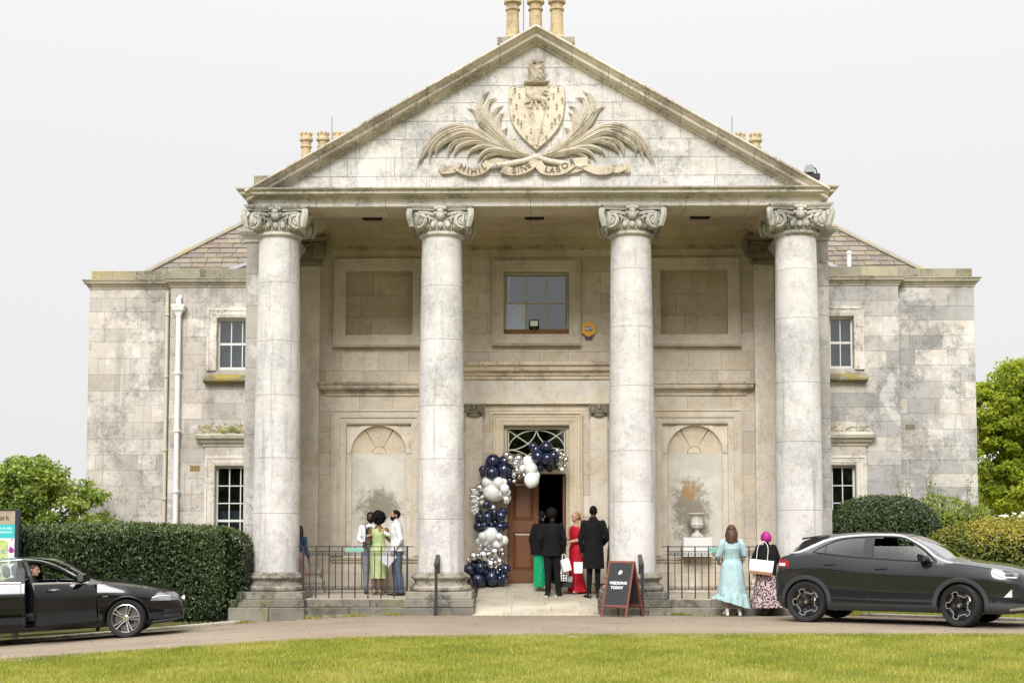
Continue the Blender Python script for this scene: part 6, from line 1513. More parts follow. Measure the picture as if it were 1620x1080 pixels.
# 10 woman in pale blue dress
blue = mk('powder_blue_satin', (.33, .46, .47), rough=.5, var=.1)
p10 = person('woman in powder blue frilled dress and white block heels by the railing', (3.60, -1.0, .045), R(180), 1.66, 'light',
    dict(torso='t', t=blue, upper='t', fore='t', leg='skin', foot='shoe', shoe=plain('white_heel', (.7, .68, .64), .4), heel=.06, bulk=.02, onepiece=True), [((-.25, -.03, 1.15), (-.15, -.20, 1.13)), ((.27, -.01, 1.15), (.24, -.17, 1.05))], fem=True, hair=('long', 'brown', .22), head=(-12, -10), legs=[((-.09, 0, .49), (-.13, .03, .12), (-.3, -1, 0)), ((.08, 0, .49), (.11, .02, .12), (.2, -1, 0))])
drape('dress_skirt', [(1.16, .155, .125, 0, 0, .01), (1.08, .150, .12, 0, 0, .01), (.98, .20, .15, 0, .01, .015), (.85, .225, .17, 0, .01, .02), (.62, .25, .20, 0, .01, .035), (.45, .275, .22, 0, .01, .05), (.36, .29, .235, 0, .01, .06)], blue, p10, 7, 13, hem=lambda a: -.05 * math.cos(a) * -1)
drape('frill', [(.42, .275, .225, 0, .01, .05), (.36, .30, .245, 0, .01, .08), (.28, .325, .26, 0, .01, .12), (.22, .34, .27, 0, .01, .14)], blue, p10, 13, 15, n=96, hem=lambda a: .10 * math.cos(a) * 1)
for sx in (-1, 1): drape('puff_sleeve', [(1.43, .06, .07, sx*.15, 0, .0), (1.38, .078, .085, sx*.185, 0, .03), (1.25, .072, .078, sx*.215, -.005, .03), (1.14, .062, .07, sx*.245, -.02, .04)], blue, p10, 5, 17 + sx, n=32)
for x, y in ((-.135, .075), (.105, .07)): MB().box(x - .025, x + .025, y - .025, y + .025, 0, .07).build('block_heel', plain('white_block_heel', (.7, .68, .64), .4), p10)
# 11 woman with magenta hair
sk_ = N('floral_skirt'); vo = sk_.n('TexVoronoi'); vo.inputs['Scale'].default_value = 26; sk_.l(sk_.obj(), vo.inputs['Vector'])
sk_.set(Base_Color=sk_.mix(sk_.step(vo.outputs['Distance'], .44, .52, 1, 0), (.50, .36, .36, 1), (.02, .016, .022, 1)), Roughness=.8)
p11 = person('woman with short magenta hair in black cardigan and floral long skirt', (4.25, -.92, .045), R(196), 1.53, 'light',
    dict(torso='t', t=blackc, upper='t', leg='skin', foot='shoe', shoe=shoeb, calf='shoe', bulk=.03, onepiece=True), [((-.28, -.01, 1.15), (-.2, -.17, 1.05)), ((.27, -.06, 1.15), (.17, -.20, 1.14))], fem=True, hair=('bob', 'magenta'), head=(-15, -6))
drape('skirt', [(1.0, .20, .15, 0, .01, .01), (.85, .225, .18, 0, .01, .02), (.6, .27, .22, -.01, .01, .05), (.3, .32, .26, -.03, .01, .09), (.16, .35, .29, -.05, .01, .11)], sk_.m, p11, 9, 19, n=96)
drape('cardigan', [(1.46, .09, .08, 0, 0, 0), (1.42, .19, .115, 0, 0, 0), (1.3, .215, .15, 0, 0, .01), (1.05, .22, .17, 0, .01, .02), (.84, .25, .19, 0, .012, .04)], blackc, p11, 5, 21)
# bags
def tote(name, label, loc, w_, h, d, mat, rz, base=None, handle=.16, hm=None, tilt=0):
    t = tag(empty(name, loc, rz), label, 'bag'); t.rotation_euler = (0, tilt, rz)
    MB().loft([[(-w_*q, -d*q2, z), (w_*q, -d*q2, z), (w_*q, d*q2, z), (-w_*q, d*q2, z)] for z, q, q2 in ((0, .92, 1), (h*.5, .97, .9), (h, 1.0, .45))]).build('bag_body', mat, t)
    for sy in (-1, 1): MB().tube(crom([(-w_*.45, sy*d*.45, h - .02), (-w_*.4, sy*d*.3, h + handle*.7), (0, 0, h + handle), (w_*.4, sy*d*.3, h + handle*.7), (w_*.45, sy*d*.45, h - .02)], 5), .006, 6).build('handle', hm or mat, t)
    if base: MB().box(-w_*.96, w_*.96, -d*1.03, d*1.03, -.004, h*.2).build('bag_base', base, t)
    return t
wp = plain('white_bag_paper', (.78, .78, .78), .6); redc = plain('red_cord', (.4, .01, .02), .7)
tote('paper_bag', 'small white paper bag with red handles held by the coated man', (.825, 1.02, .76), .085, .22, .04, wp, R(10), hm=redc, handle=.12)
tote('paper_bag', 'white paper bag swinging from the suited man\'s hand', (.605, 1.16, .80), .09, .24, .05, wp, R(24), tilt=R(-14), handle=.10)
n = N('checked_paper'); ck = n.n('TexChecker'); ck.inputs['Scale'].default_value = 26; ck.inputs['Color1'].default_value = (.8, .8, .8, 1); ck.inputs['Color2'].default_value = (.01, .01, .01, 1); mp = n.n('Mapping'); mp.inputs['Rotation'].default_value = (0, R(45), 0); n.l(n.obj(), mp.inputs['Vector']); n.l(mp.outputs[0], ck.inputs['Vector']); n.set(Base_Color=ck.outputs['Color'], Roughness=.5)
tote('gift_bag', 'black and white checked gift bag hanging beside the suited man', (.50, 1.24, .60), .10, .30, .06, n.m, R(15), handle=.12, hm=M['black'])
tote('dark_bag', 'black plastic bag below the checked gift bag', (.60, 1.32, .47), .13, .22, .07, plain('black_bag', (.01, .01, .01), .3), R(-10), handle=.2, hm=M['black'])
tote('shoulder_tote', 'large white tote bag with tan base on the magenta-haired woman\'s shoulder', (4.10, -1.16, .80), .22, .26, .06, plain('white_leather', (.74, .72, .68), .45), R(-8), base=plain('tan_leather', (.30, .14, .07), .5), handle=.34, tilt=R(6))
ph = tag(MB().cbox(-.04, .04, -.006, .006, -.08, .08, .006).build('phone', plain('dark_green_phone', (.01, .03, .025), .3), None, loc=(-3.42, 1.50, 1.60)), 'dark phone held up by the woman in the lime dress', 'phone'); ph.rotation_euler = (R(-15), R(25), R(20))
# ================================================================ cars
def ip(xs, ys):
    """smooth (monotone-ish) interpolation through points"""
    xs = np.array(xs, float); ys = np.array(ys, float); d = np.gradient(ys, xs)
    sec = np.diff(ys) / np.diff(xs)
    for i in range(1, len(xs) - 1): d[i] = 0 if sec[i-1] * sec[i] <= 0 else 2 / (1 / sec[i-1] + 1 / sec[i])
    d[0], d[-1] = sec[0], sec[-1]
    def f(x):
        x = np.clip(x, xs[0], xs[-1]); i = np.clip(np.searchsorted(xs, x) - 1, 0, len(xs) - 2); h = xs[i+1] - xs[i]; t = (x - xs[i]) / h
        return (2*t**3-3*t**2+1)*ys[i] + (t**3-2*t**2+t)*h*d[i] + (-2*t**3+3*t**2)*ys[i+1] + (t**3-t**2)*h*d[i+1]
    return lambda x: float(f(float(x)))
NL, NG, NT = 18, 12, 7
class Car:
    def __init__(s, x0, x1, zb, zs, zt, wm, wt, crease=.5, sills=.04):
        s.x0, s.x1, s.zb, s.zs, s.zt, s.wm, s.wt = x0, x1, zb, zs, zt, wm, wt; s.crease = crease
    def half(s, x):
        zb, zs, zt, wm, wt = s.zb(x), s.zs(x), s.zt(x), s.wm(x), s.wt(x); zs = min(zs, zt - .03); h = zs - zb
        P = []
        for i in range(NL):
            t = i / NL; z = zb + h * t
            y = wm - .06 * max(0, (.14 - t) / .14) ** 1.5 - .030 * math.sin(math.pi * min(1, max(0, (t - .10) / .62))) * s.crease - .065 * max(0, (t - .72) / .28) ** 1.4
            P.append((y, z))
        yb = wm - .065; ze = zt - .035 if zt - zs > .1 else zs + (zt - zs) * .5
        for i in range(NG):
            t = i / NG; P.append((yb + (wt - yb) * t - .018 * math.sin(math.pi * t) * -1 * (1 if zt - zs > .2 else 0), zs + (ze - zs) * t))
        for i in range(NT + 1):
            t = i / NT; a = t * math.pi / 2; P.append((wt * (1 - t ** 1.15) if t < 1 else 0, ze + (zt - ze) * math.sin(a) ** .8))
        return P
    def Y(s, x, z):
        P = s.half(x)
        for a, b in zip(P[:-1], P[1:]):
            if a[1] <= z <= b[1]: return a[0] + (b[0] - a[0]) * (z - a[1]) / max(1e-6, b[1] - a[1])
        return P[0][0] if z < P[0][1] else P[-1][0]
    def build(s, root, paint, cut, dx=.024, door=None):
        """cut(x, z, row) -> True removes a face on both sides; row is 'l','g','t'"""
        n = int((s.x1 - s.x0) / dx) + 1; xs = np.linspace(s.x0, s.x1, n); k = NL + NG + NT + 1
        v = []; f = []; dv = []; 
        for x in xs:
            P = s.half(x)
            for y, z in P: v.append((x, -y, z))
            for y, z in P: v.append((x, y, z))
        m = MB(); m.v = v; drf = []
        for i in range(n - 1):
            for j in range(k - 1):
                row = 'l' if j < NL else 'g' if j < NL + NG else 't'
                for side in (0, 1):
                    a = i*2*k + side*k + j; b = a + 2*k; q = (a, b, b + 1, a + 1) if side == 0 else (a, a + 1, b + 1, b)
                    c = np.mean([v[t] for t in q], axis=0)
                    if cut(c[0], c[2], row, abs(c[1])): continue
                    if door and side == 0 and door(c[0], c[2], row): drf.append(q); continue
                    f.append(q)
        for i in (0, n - 1):     # end caps
            a = i * 2 * k; loop = [a + j for j in range(k)] + [a + k + j for j in range(k - 1, -1, -1)]; f.append(tuple(loop))
        m.f = f; m.mi = [0] * len(f); m.build('body_shell', paint, root, smooth=True, auto=34)
        return v, drf
    def panel(s, name, x0, x1, bot, top, off, mat, parent, side=-1, n=24, mz=8, th=None):
        m = MB(); rows = []
        for i in range(n + 1):
            x = x0 + (x1 - x0) * i / n; a, b = bot(x), top(x); b = max(b, a + .001)
            rows.append([(x, side * (s.Y(x, a + (b - a) * j / mz) + off), a + (b - a) * j / mz) for j in range(mz + 1)])
        m.loft(rows, cap=False, close=False)
        if th: m.loft([[(p[0], p[1] - side * th, p[2]) for p in r] for r in rows], cap=False, close=False); 
        if th:
            e = [[r[0] for r in rows], [(r[0][0], r[0][1] - side*th, r[0][2]) for r in rows]]; m.loft(e, cap=False, close=False); e = [[r[-1] for r in rows], [(r[-1][0], r[-1][1] - side*th, r[-1][2]) for r in rows]]; m.loft(e, cap=False, close=False)
        return m.build(name, mat, parent, smooth=True, auto=40)
    def line(s, name, pts, r, off, mat, parent, side=-1, n=6, flat=.5, curve=True):
        c = crom(pts, n) if curve else pts; P = [(x, side * (s.Y(x, z) + off), z) for x, z in c]
        return MB().tube(P, r, 6, flat=((0, 1, 0), flat)).build(name, mat, parent, smooth=True)
    def arch(s, cx, cz, r0, r1, mat, parent, a0=-8, a1=188, off=.016, name='wheel_arch'):
        for side in (-1, 1):
            rings = []
            for i in range(41):
                a = R(a0 + (a1 - a0) * i / 40); ca, sa = math.cos(a), math.sin(a); ring = []
                y_of = lambda rr: s.Y(cx + rr*ca, max(s.zb(cx + rr*ca) + .005, cz + rr*sa))
                for rr, o in ((r1, -.004), (r1 - .006, off), ((r0 + r1)/2, off + .006), (r0 + .006, off), (r0, off - .01), (r0, -.22)):
                    ring.append((cx + rr*ca, side * (y_of(rr) + o), cz + rr*sa))
                rings.append(ring)
            MB().loft(rings, cap=False, close=False).build(name, mat, parent, smooth=True, auto=45)
            q = MB(); yy = side * (s.Y(cx, cz + r0 + .03) - .02); yi = side * .52
            q.loft([[(cx + r0*math.cos(R(t)), y, cz + r0*math.sin(R(t))) for t in range(-20, 201, 10)] for y in (yy, yi)], cap=False, close=False); q.loft([[(cx + rr*math.cos(R(t)), yi, cz + rr*math.sin(R(t))) for t in range(-20, 201, 10)] for rr in (r0, .02)], cap=False, close=False); q.build('wheel_well', M['black'], parent)
M['rubber'] = plain('tyre_rubber', (.014, .014, .014), .75, .3, var=.2, vs=40); M['alloy'] = plain('machined_alloy', (.62, .62, .63), .28, .5, 1.0); M['dalloy'] = plain('dark_alloy', (.012, .012, .014), .3, .5, .3); M['chrome'] = plain('satin_chrome', (.70, .71, .72), .18, .5, 1.0); M['clad'] = plain('grey_plastic_cladding', (.028, .029, .031), .6, .4)
M['silvertrim'] = plain('silver_roof_strip', (.72, .73, .75), .3, .5, .35)
def carpaint(name, base, metal, rough=.25, coat=1.0):
    n = N(name); fl = n.n('TexVoronoi'); fl.inputs['Scale'].default_value = 900; n.l(n.obj(), fl.inputs['Vector'])
    dust = n.noise(3.5, 6, .7)
    c = n.mix(n.math('MULTIPLY', fl.outputs['Distance'], .35), (*base, 1), tuple(min(1, b * 2.4) for b in base) + (1,)) if metal else (*base, 1)
    n.set(Base_Color=c, Metallic=metal, Roughness=n.step(dust, .3, .8, rough, rough + .12), Specular_IOR_Level=.3 * coat, Coat_Weight=coat, Coat_Roughness=.015); return n.m
def wheel(parent, x, y, r, rim, wd, kind, steer=0, side=-1):
    w = empty('wheel', (x, y, r), parent=parent); w.rotation_euler = (0, R(17), steer); o = side
    t = r - rim
    pr = [(rim, -wd*.42), (rim + t*.35, -wd*.52), (rim + t*.75, -wd*.53), (r - .018, -wd*.47), (r - .004, -wd*.36), (r, 0), (r - .004, wd*.36), (r - .018, wd*.47), (rim + t*.75, wd*.53), (rim + t*.35, wd*.52), (rim, wd*.42)]
    MB().lathe(pr, 56, ax='y', cap=False).build('tyre', M['rubber'], w, smooth=True, auto=60)
    gr = MB()
    for q in (-.28, -.1, .1, .28): gr.lathe([(r - .003, wd*q - .004), (r + .0015, wd*q - .004), (r + .0015, wd*q + .004), (r - .003, wd*q + .004)], 56, ax='y', cap=False)
    gr.build('tread_groove', M['black'], w)
    f = o * wd * .40                    # outer face
    MB().lathe([(rim, f), (rim - .012, f + o*.004), (rim - .02, f - o*.02), (rim - .028, f - o*.10), (rim - .03, -f)], 48, ax='y', cap=False).build('rim', M['alloy'] if kind == 'twin' else M['dalloy'], w, smooth=True, auto=30)
    MB().lathe([(.001, f - o*.085), (rim - .04, f - o*.085), (rim - .04, f - o*.09)], 40, ax='y', cap=False).build('brake_disc', plain('brake_steel', (.16, .155, .15), .4, .5, .9), w)
    sp = MB(); hl = MB()
    P = lambda rr, a, d: (rr*math.cos(a), f - o*d, rr*math.sin(a))
    for k in range(5):
        a = 2*math.pi*k/5 + .31
        if kind == 'twin':
            for s_ in (-1, 1):
                b0, b1 = a + s_*.34, a + s_*.15
                sp.loft([[P(.045, b0 - .22, .03), P(.045, b0 + .22, .03), P(.045, b0 + .22, .06), P(.045, b0 - .22, .06)], [P(rim*.55, b1 - .055, .018), P(rim*.55, b1 + .055, .018), P(rim*.55, b1 + .055, .06), P(rim*.55, b1 - .055, .06)], [P(rim - .012, b1 - .042, .006), P(rim - .012, b1 + .042, .006), P(rim - .012, b1 + .042, .05), P(rim - .012, b1 - .042, .05)]])
        else:
            sp.loft([[P(.05, a - .5, .03), P(.05, a + .5, .03), P(.05, a + .5, .07), P(.05, a - .5, .07)], [P(rim*.62, a - .22, .02), P(rim*.62, a + .22, .02), P(rim*.62, a + .22, .06), P(rim*.62, a - .22, .06)], [P(rim - .01, a - .40, .01), P(rim - .01, a + .40, .01), P(rim - .01, a + .40, .05), P(rim - .01, a - .40, .05)]])
    if kind == 'petal':
        pts = []
        for k in range(5):
            a = 2*math.pi*k/5 + .31 + math.pi/5
            pts += [P(rim*.66, a - .42, .004), P(rim*.68, a - .26, .004), P(rim*.90, a - .23, -.002), P(rim*.93, a, -.002), P(rim*.90, a + .23, -.002), P(rim*.68, a + .26, .004), P(rim*.66, a + .42, .004)]
        hl.tube(pts + [pts[0]], .013, 5); hl.build('silver_outline', M['alloy'], w)
    sp.build('spokes', M['alloy'] if kind == 'twin' else M['dalloy'], w)
    MB().lathe([(.055, f - o*.05), (.055, f - o*.012), (.045, f - o*.004), (.032, f - o*.004)], 20, ax='y').build('hub', M['dalloy'] if kind == 'petal' else M['alloy'], w, smooth=True, auto=30); MB().lathe([(.028, f - o*.004), (.028, f + o*.001)], 18, ax='y').build('hub_badge', M['chrome'], w)
    for k in range(5): a = 2*math.pi*k/5; MB().lathe([(.008, f - o*.02), (.008, f - o*.006)], 6, (.036*math.cos(a)*1.9, 0, .036*math.sin(a)*1.9), ax='y').build('wheel_bolt', M['black'], w)
    return w
def mirror(parent, x, y, z, mat, s=1, side=-1):
    m = empty('door_mirror', (x, y, z), parent=parent)
    MB().loft([[(xx, side*yy0, zz0), (xx, side*yy1, zz0 + .01), (xx, side*yy1, zz1 - .02), (xx, side*(yy0 + yy1)/2, zz1), (xx, side*yy0, zz1 - .01)] for xx, yy0, yy1, zz0, zz1 in ((-.05, .035, .20, .01, .135), (-.03, .02, .225, -.005, .15), (.04, .02, .22, .0, .145), (.10, .04, .18, .02, .11), (.125, .06, .14, .04, .09))]).build('mirror_shell', mat, m, smooth=True, auto=50)
    MB().box(-.054, -.05, min(side*.045, side*.19), max(side*.045, side*.19), .02, .125).build('mirror_glass', M['chrome'], m); MB().loft([[(-.03, 0, -.03), (.05, 0, -.03), (.05, 0, .03), (-.03, 0, .03)], [(-.02, side*.08, -.005), (.05, side*.08, -.005), (.05, side*.08, .03), (-.02, side*.08, .03)]]).build('mirror_arm', M['black'], m); return m
def handle(car, parent, x, z, mat, side=-1, l=.2):
    h = car.panel('door_handle', x, x + l, lambda q: z - .013 - .0 * q, lambda q: z + .016 - .1 * (q - x - l/2) ** 2, .03, mat, parent, side, 10, 3, th=.02); car.panel('handle_recess', x + .02, x + l - .03, lambda q: z - .035, lambda q: z + .03, .0025, M['black'], parent, side, 8, 3); return h
def seat(parent, x, y, mat):
    s_ = empty('seat', (x, y, 0), parent=parent)
    MB().cbox(-.25, .27, -.25, .25, .32, .50, .05).build('cushion', mat, s_); o = MB().cbox(-.06, .08, -.25, .25, 0, .66, .05).build('backrest', mat, s_); o.location = (-.22, 0, .45); o.rotation_euler = (0, R(-14), 0)
    o = MB().cbox(-.04, .05, -.13, .13, 0, .2, .04).build('headrest', mat, s_); o.location = (-.40, 0, 1.10); o.rotation_euler = (0, R(-8), 0)
leath = plain('black_seat_leather', (.010, .010, .011), .45, var=.2, vs=12)
# ---------------- grey crossover
def make_suv():
    root = tag(empty('car', (4.62 , -2.85, .045)), 'dark grey crossover car with silver roof strip and petal wheels', 'car')
    hd = R(-30); perp = Vector((math.sin(hd) * -1, math.cos(hd), 0)); root.rotation_euler = (0, 0, hd); root.location = Vector((4.54, -3.2, .045)) + perp * .86
    zb = ip([-.61, -.45, -.3, 0, 2.5, 2.9, 3.2, 3.56], [.40, .27, .24, .22, .22, .22, .22, .26]); zs = ip([-.61, -.5, -.2, .15, 1.07, 1.82, 2.39, 3.0, 3.4, 3.56], [.9, 1.08, 1.14, 1.17, 1.07, 1.03, 1.01, .95, .85, .62])
    zt = ip([-.61, -.57, -.50, -.42, -.28, -.12, .0, .35, .8, 1.3, 1.6, 1.75, 2.0, 2.41, 2.7, 3.1, 3.38, 3.48, 3.56], [.70, .95, 1.08, 1.14, 1.26, 1.40, 1.43, 1.50, 1.525, 1.515, 1.485, 1.44, 1.32, 1.10, 1.055, 1.005, .93, .86, .66])
    wm = ip([-.61, -.55, -.35, 0, .5, 1.5, 2.5, 3.0, 3.3, 3.48, 3.56], [.66, .76, .86, .895, .89, .885, .895, .88, .81, .70, .60]); wt = ip([-.61, -.5, -.12, .3, 1.0, 1.6, 2.2, 2.45, 3.0, 3.4, 3.56], [.55, .60, .56, .57, .585, .58, .66, .74, .70, .62, .5])
    c = Car(-.61, 3.56, zb, zs, zt, wm, wt); paint = carpaint('graphite_paint', (.009, .010, .0115), .25, .25)
    wtop = ip([.12, .29, .56, .94, 1.3, 1.58, 1.75, 1.95, 2.2], [1.185, 1.29, 1.395, 1.435, 1.44, 1.42, 1.35, 1.23, 1.04]); wbot = ip([.12, .6, 1.07, 1.82, 2.2], [1.178, 1.125, 1.085, 1.045, 1.03])
    WB = 2.557; RA = .385; wr = .345
    inwin = lambda x, z: (.16 < x < .97 or 1.13 < x < 2.14) and wbot(x) + .012 < z < wtop(x) - .012
    def cut(x, z, row, y):
        for cx in (0, WB):
            if math.hypot(x - cx, z - wr) < RA and row == 'l': return True
        if row == 'g' and inwin(x, z): return True
        if row in 'gt' and 1.68 < x < 2.36 and row == 't': return True
        if -.46 < x < -.14 and row == 't' and y < .55: return True
        return False
    c.build(root, paint, cut)
    MB().box(-.45, 3.3, -.80, .80, .24, .30).build('floor_pan', M['black'], root)
    for cx in (0, WB): c.arch(cx, wr, RA - .012, RA + .065, M['clad'], root, -14, 194)
    for side in (-1, 1):
        c.panel('sill_cladding', .40, 2.16, lambda x: zb(x), lambda x: .335, .012, M['clad'], root, side, th=.02)
        c.panel('rear_bumper_cladding', -.58, -.41, lambda x: zb(x) + .005, lambda x: .44, .01, M['clad'], root, side)
        c.panel('front_bumper_cladding', 2.98, 3.53, lambda x: zb(x) + .005, lambda x: .40 - .05 * max(0, x - 3.2), .008, M['clad'], root, side)
        # glass
        c.panel('rear_window', .13, 1.0, wbot, wtop, -.004, M['tint'], root, side, 30)
        c.panel('front_window', 1.10, 2.16, wbot, lambda x: min(wtop(x), 1.285 - .0 * x), -.01, M['cglass'], root, side, 30)
        c.line('window_seal', [(.12, 1.18), (.6, 1.125), (1.07, 1.085), (1.82, 1.045), (2.18, 1.032)], .012, .004, M['black'], root, side)
        c.line('window_seal', [(.12, 1.185), (.29, 1.29), (.56, 1.395), (.94, 1.435), (1.3, 1.44), (1.58, 1.42), (1.75, 1.35), (1.95, 1.23), (2.18, 1.04)], .016, .004, M['black'], root, side)
        c.panel('pillar_trim', .965, 1.135, wbot, wtop, .005, M['black'], root, side, 4)
        c.line('quarter_light_bar', [(.33, 1.15), (.33, 1.30)], .010, .004, M['black'], root, side)
        c.line('roof_strip', [(-.33, 1.155), (-.2, 1.165), (-.08, 1.19), (.12, 1.285), (.32, 1.375), (.56, 1.43), (.94, 1.463), (1.3, 1.466), (1.55, 1.452), (1.72, 1.39), (1.95, 1.265), (2.18, 1.095), (2.36, 1.03), (2.44, 1.02)], [.026]*4*6 + [.022]*(9*6 + 1), .004, M['silvertrim'], root, side, 6, .35)
        # shut lines
        for q in ([(1.06, .30), (1.055, .7), (1.045, 1.08)], [(2.16, .34), (2.19, .62), (2.20, .9), (2.14, 1.04)], [(.14, 1.17), (.17, 1.0), (.22, .84), (.36, .66), (.42, .45), (.42, .335)], [(2.42, 1.015), (2.8, .975), (3.2, .90), (3.36, .86)]):
            c.line('shut_line', q, .0045, .0008, M['black'], root, side)
        handle(c, root, .32, .99, paint, side); handle(c, root, 1.18, .93, paint, side)
        # lights
        hl = c.panel('headlight', 3.06, 3.42, lambda x: float(np.interp(x, [3.06, 3.22, 3.42], [.885, .80, .785])), lambda x: float(np.interp(x, [3.06, 3.42], [.892, .865])), .007, plain('headlight_lens', (.20, .21, .23), .06, .6, .5), root, side, th=.012); c.line('daytime_lamp', [(3.07, .885), (3.15, .84), (3.23, .808), (3.40, .795)], .011, .016, plain('lamp_white', (.75, .76, .78), .2), hl, side)
        c.panel('lamp_insert', 3.24, 3.36, lambda x: .818, lambda x: .852, .014, M['black'], hl, side)
        c.panel('fog_trim', 3.22, 3.40, lambda x: .49, lambda x: .49 + max(.004, 1.1 * (x - 3.22)) if x < 3.33 else .49 + .12 + .4 * (x - 3.33), .006, M['silvertrim'], root, side); c.panel('fog_recess', 3.34, 3.52, lambda x: .47, lambda x: .66, .008, M['black'], root, side)
        c.panel('skid_trim', 3.30, 3.53, lambda x: .275 + .1 * (x - 3.3), lambda x: .31 + .16 * (x - 3.3), .012, M['alloy'], root, side)
        tl = c.panel('tail_light', -.56, -.29, lambda x: .93 + .0 * x, lambda x: 1.06 - .25 * max(0, x + .42), .006, plain('tail_light_red', (.25, .004, .006), .1), root, side, th=.01); c.panel('reverse_lens', -.50, -.36, lambda x: .945, lambda x: .995, .011, plain('clear_lens', (.6, .55, .55), .1), tl, side)
        c.panel('rear_corner_trim', -.60, -.50, lambda x: .52, lambda x: .74, .004, M['clad'], root, side)
        mirror(root, 1.97, side * (c.Y(1.98, 1.06) - .0), 1.03, paint, 1, side)
    # glass front and back follow the body
    def glass(name, xa, xb, mat, wf):
        m = MB(); rows = []
        for i in range(13):
            x = xa + (xb - xa) * i / 12; P = c.half(x)[NL + NG:]; k = [(y * wf, z) for y, z in P]; rows.append([(x, -y, z - .006) for y, z in k] + [(x, y, z - .006) for y, z in k[::-1][1:]])
        m.loft(rows, cap=False, close=False).build(name, mat, root, smooth=True)
    glass('windscreen', 1.66, 2.38, M['wsglass'], 1.0); glass('rear_screen', -.47, -.13, M['tint'], .98)
    MB().loft([[(-.16, y, 1.44 - .04 * abs(y)), (.10, y, 1.475 - .04 * abs(y)), (.10, y, 1.44 - .04 * abs(y)), (-.17, y, 1.41 - .04 * abs(y))] for y in (-.54, -.3, 0, .3, .54)]).build('spoiler', M['black'], root, smooth=True, auto=30)
    MB().loft([[(3.49, y, .60), (3.55 - .02*abs(y)*2, y, .62), (3.52 - .03*abs(y)*2, y, .82), (3.44, y, .85)] for y in (-.42, -.2, 0, .2, .42)]).build('grille', M['black'], root); MB().lathe([(.055, 3.54), (.055, 3.56), (.04, 3.565)], 20, (0, 0, .74), ax='x').build('front_badge', M['chrome'], root)
    MB().tube([(-.30, 0, 1.30), (-.44, -.1, 1.24)], .008, 6).build('rear_wiper', M['black'], root)
    for x, y in ((1.32, -.37), (1.32, .37)): seat(root, x, y, leath)
    MB().cbox(.15, .35, -.62, .62, .4, 1.05, .05).build('rear_bench', leath, root); MB().loft([[(2.05, y, .7), (2.5, y, .72), (2.48, y, 1.0), (2.1, y, 1.02)] for y in (-.7, .7)]).build('dashboard', M['black'], root)
    m = MB(); m.tube([(0, .18*math.cos(t*math.pi/12), .18*math.sin(t*math.pi/12)) for t in range(25)], .014, 6); o = m.build('steering_wheel', M['black'], root, smooth=True); o.location = (1.85, -.37, .98); o.rotation_euler = (0, R(-22), 0)
    for x in (0, WB):
        for side in (-1, 1): wheel(root, x, side * .785, wr, .243, .215, 'petal', R(-16) if x else 0, side)
make_suv()
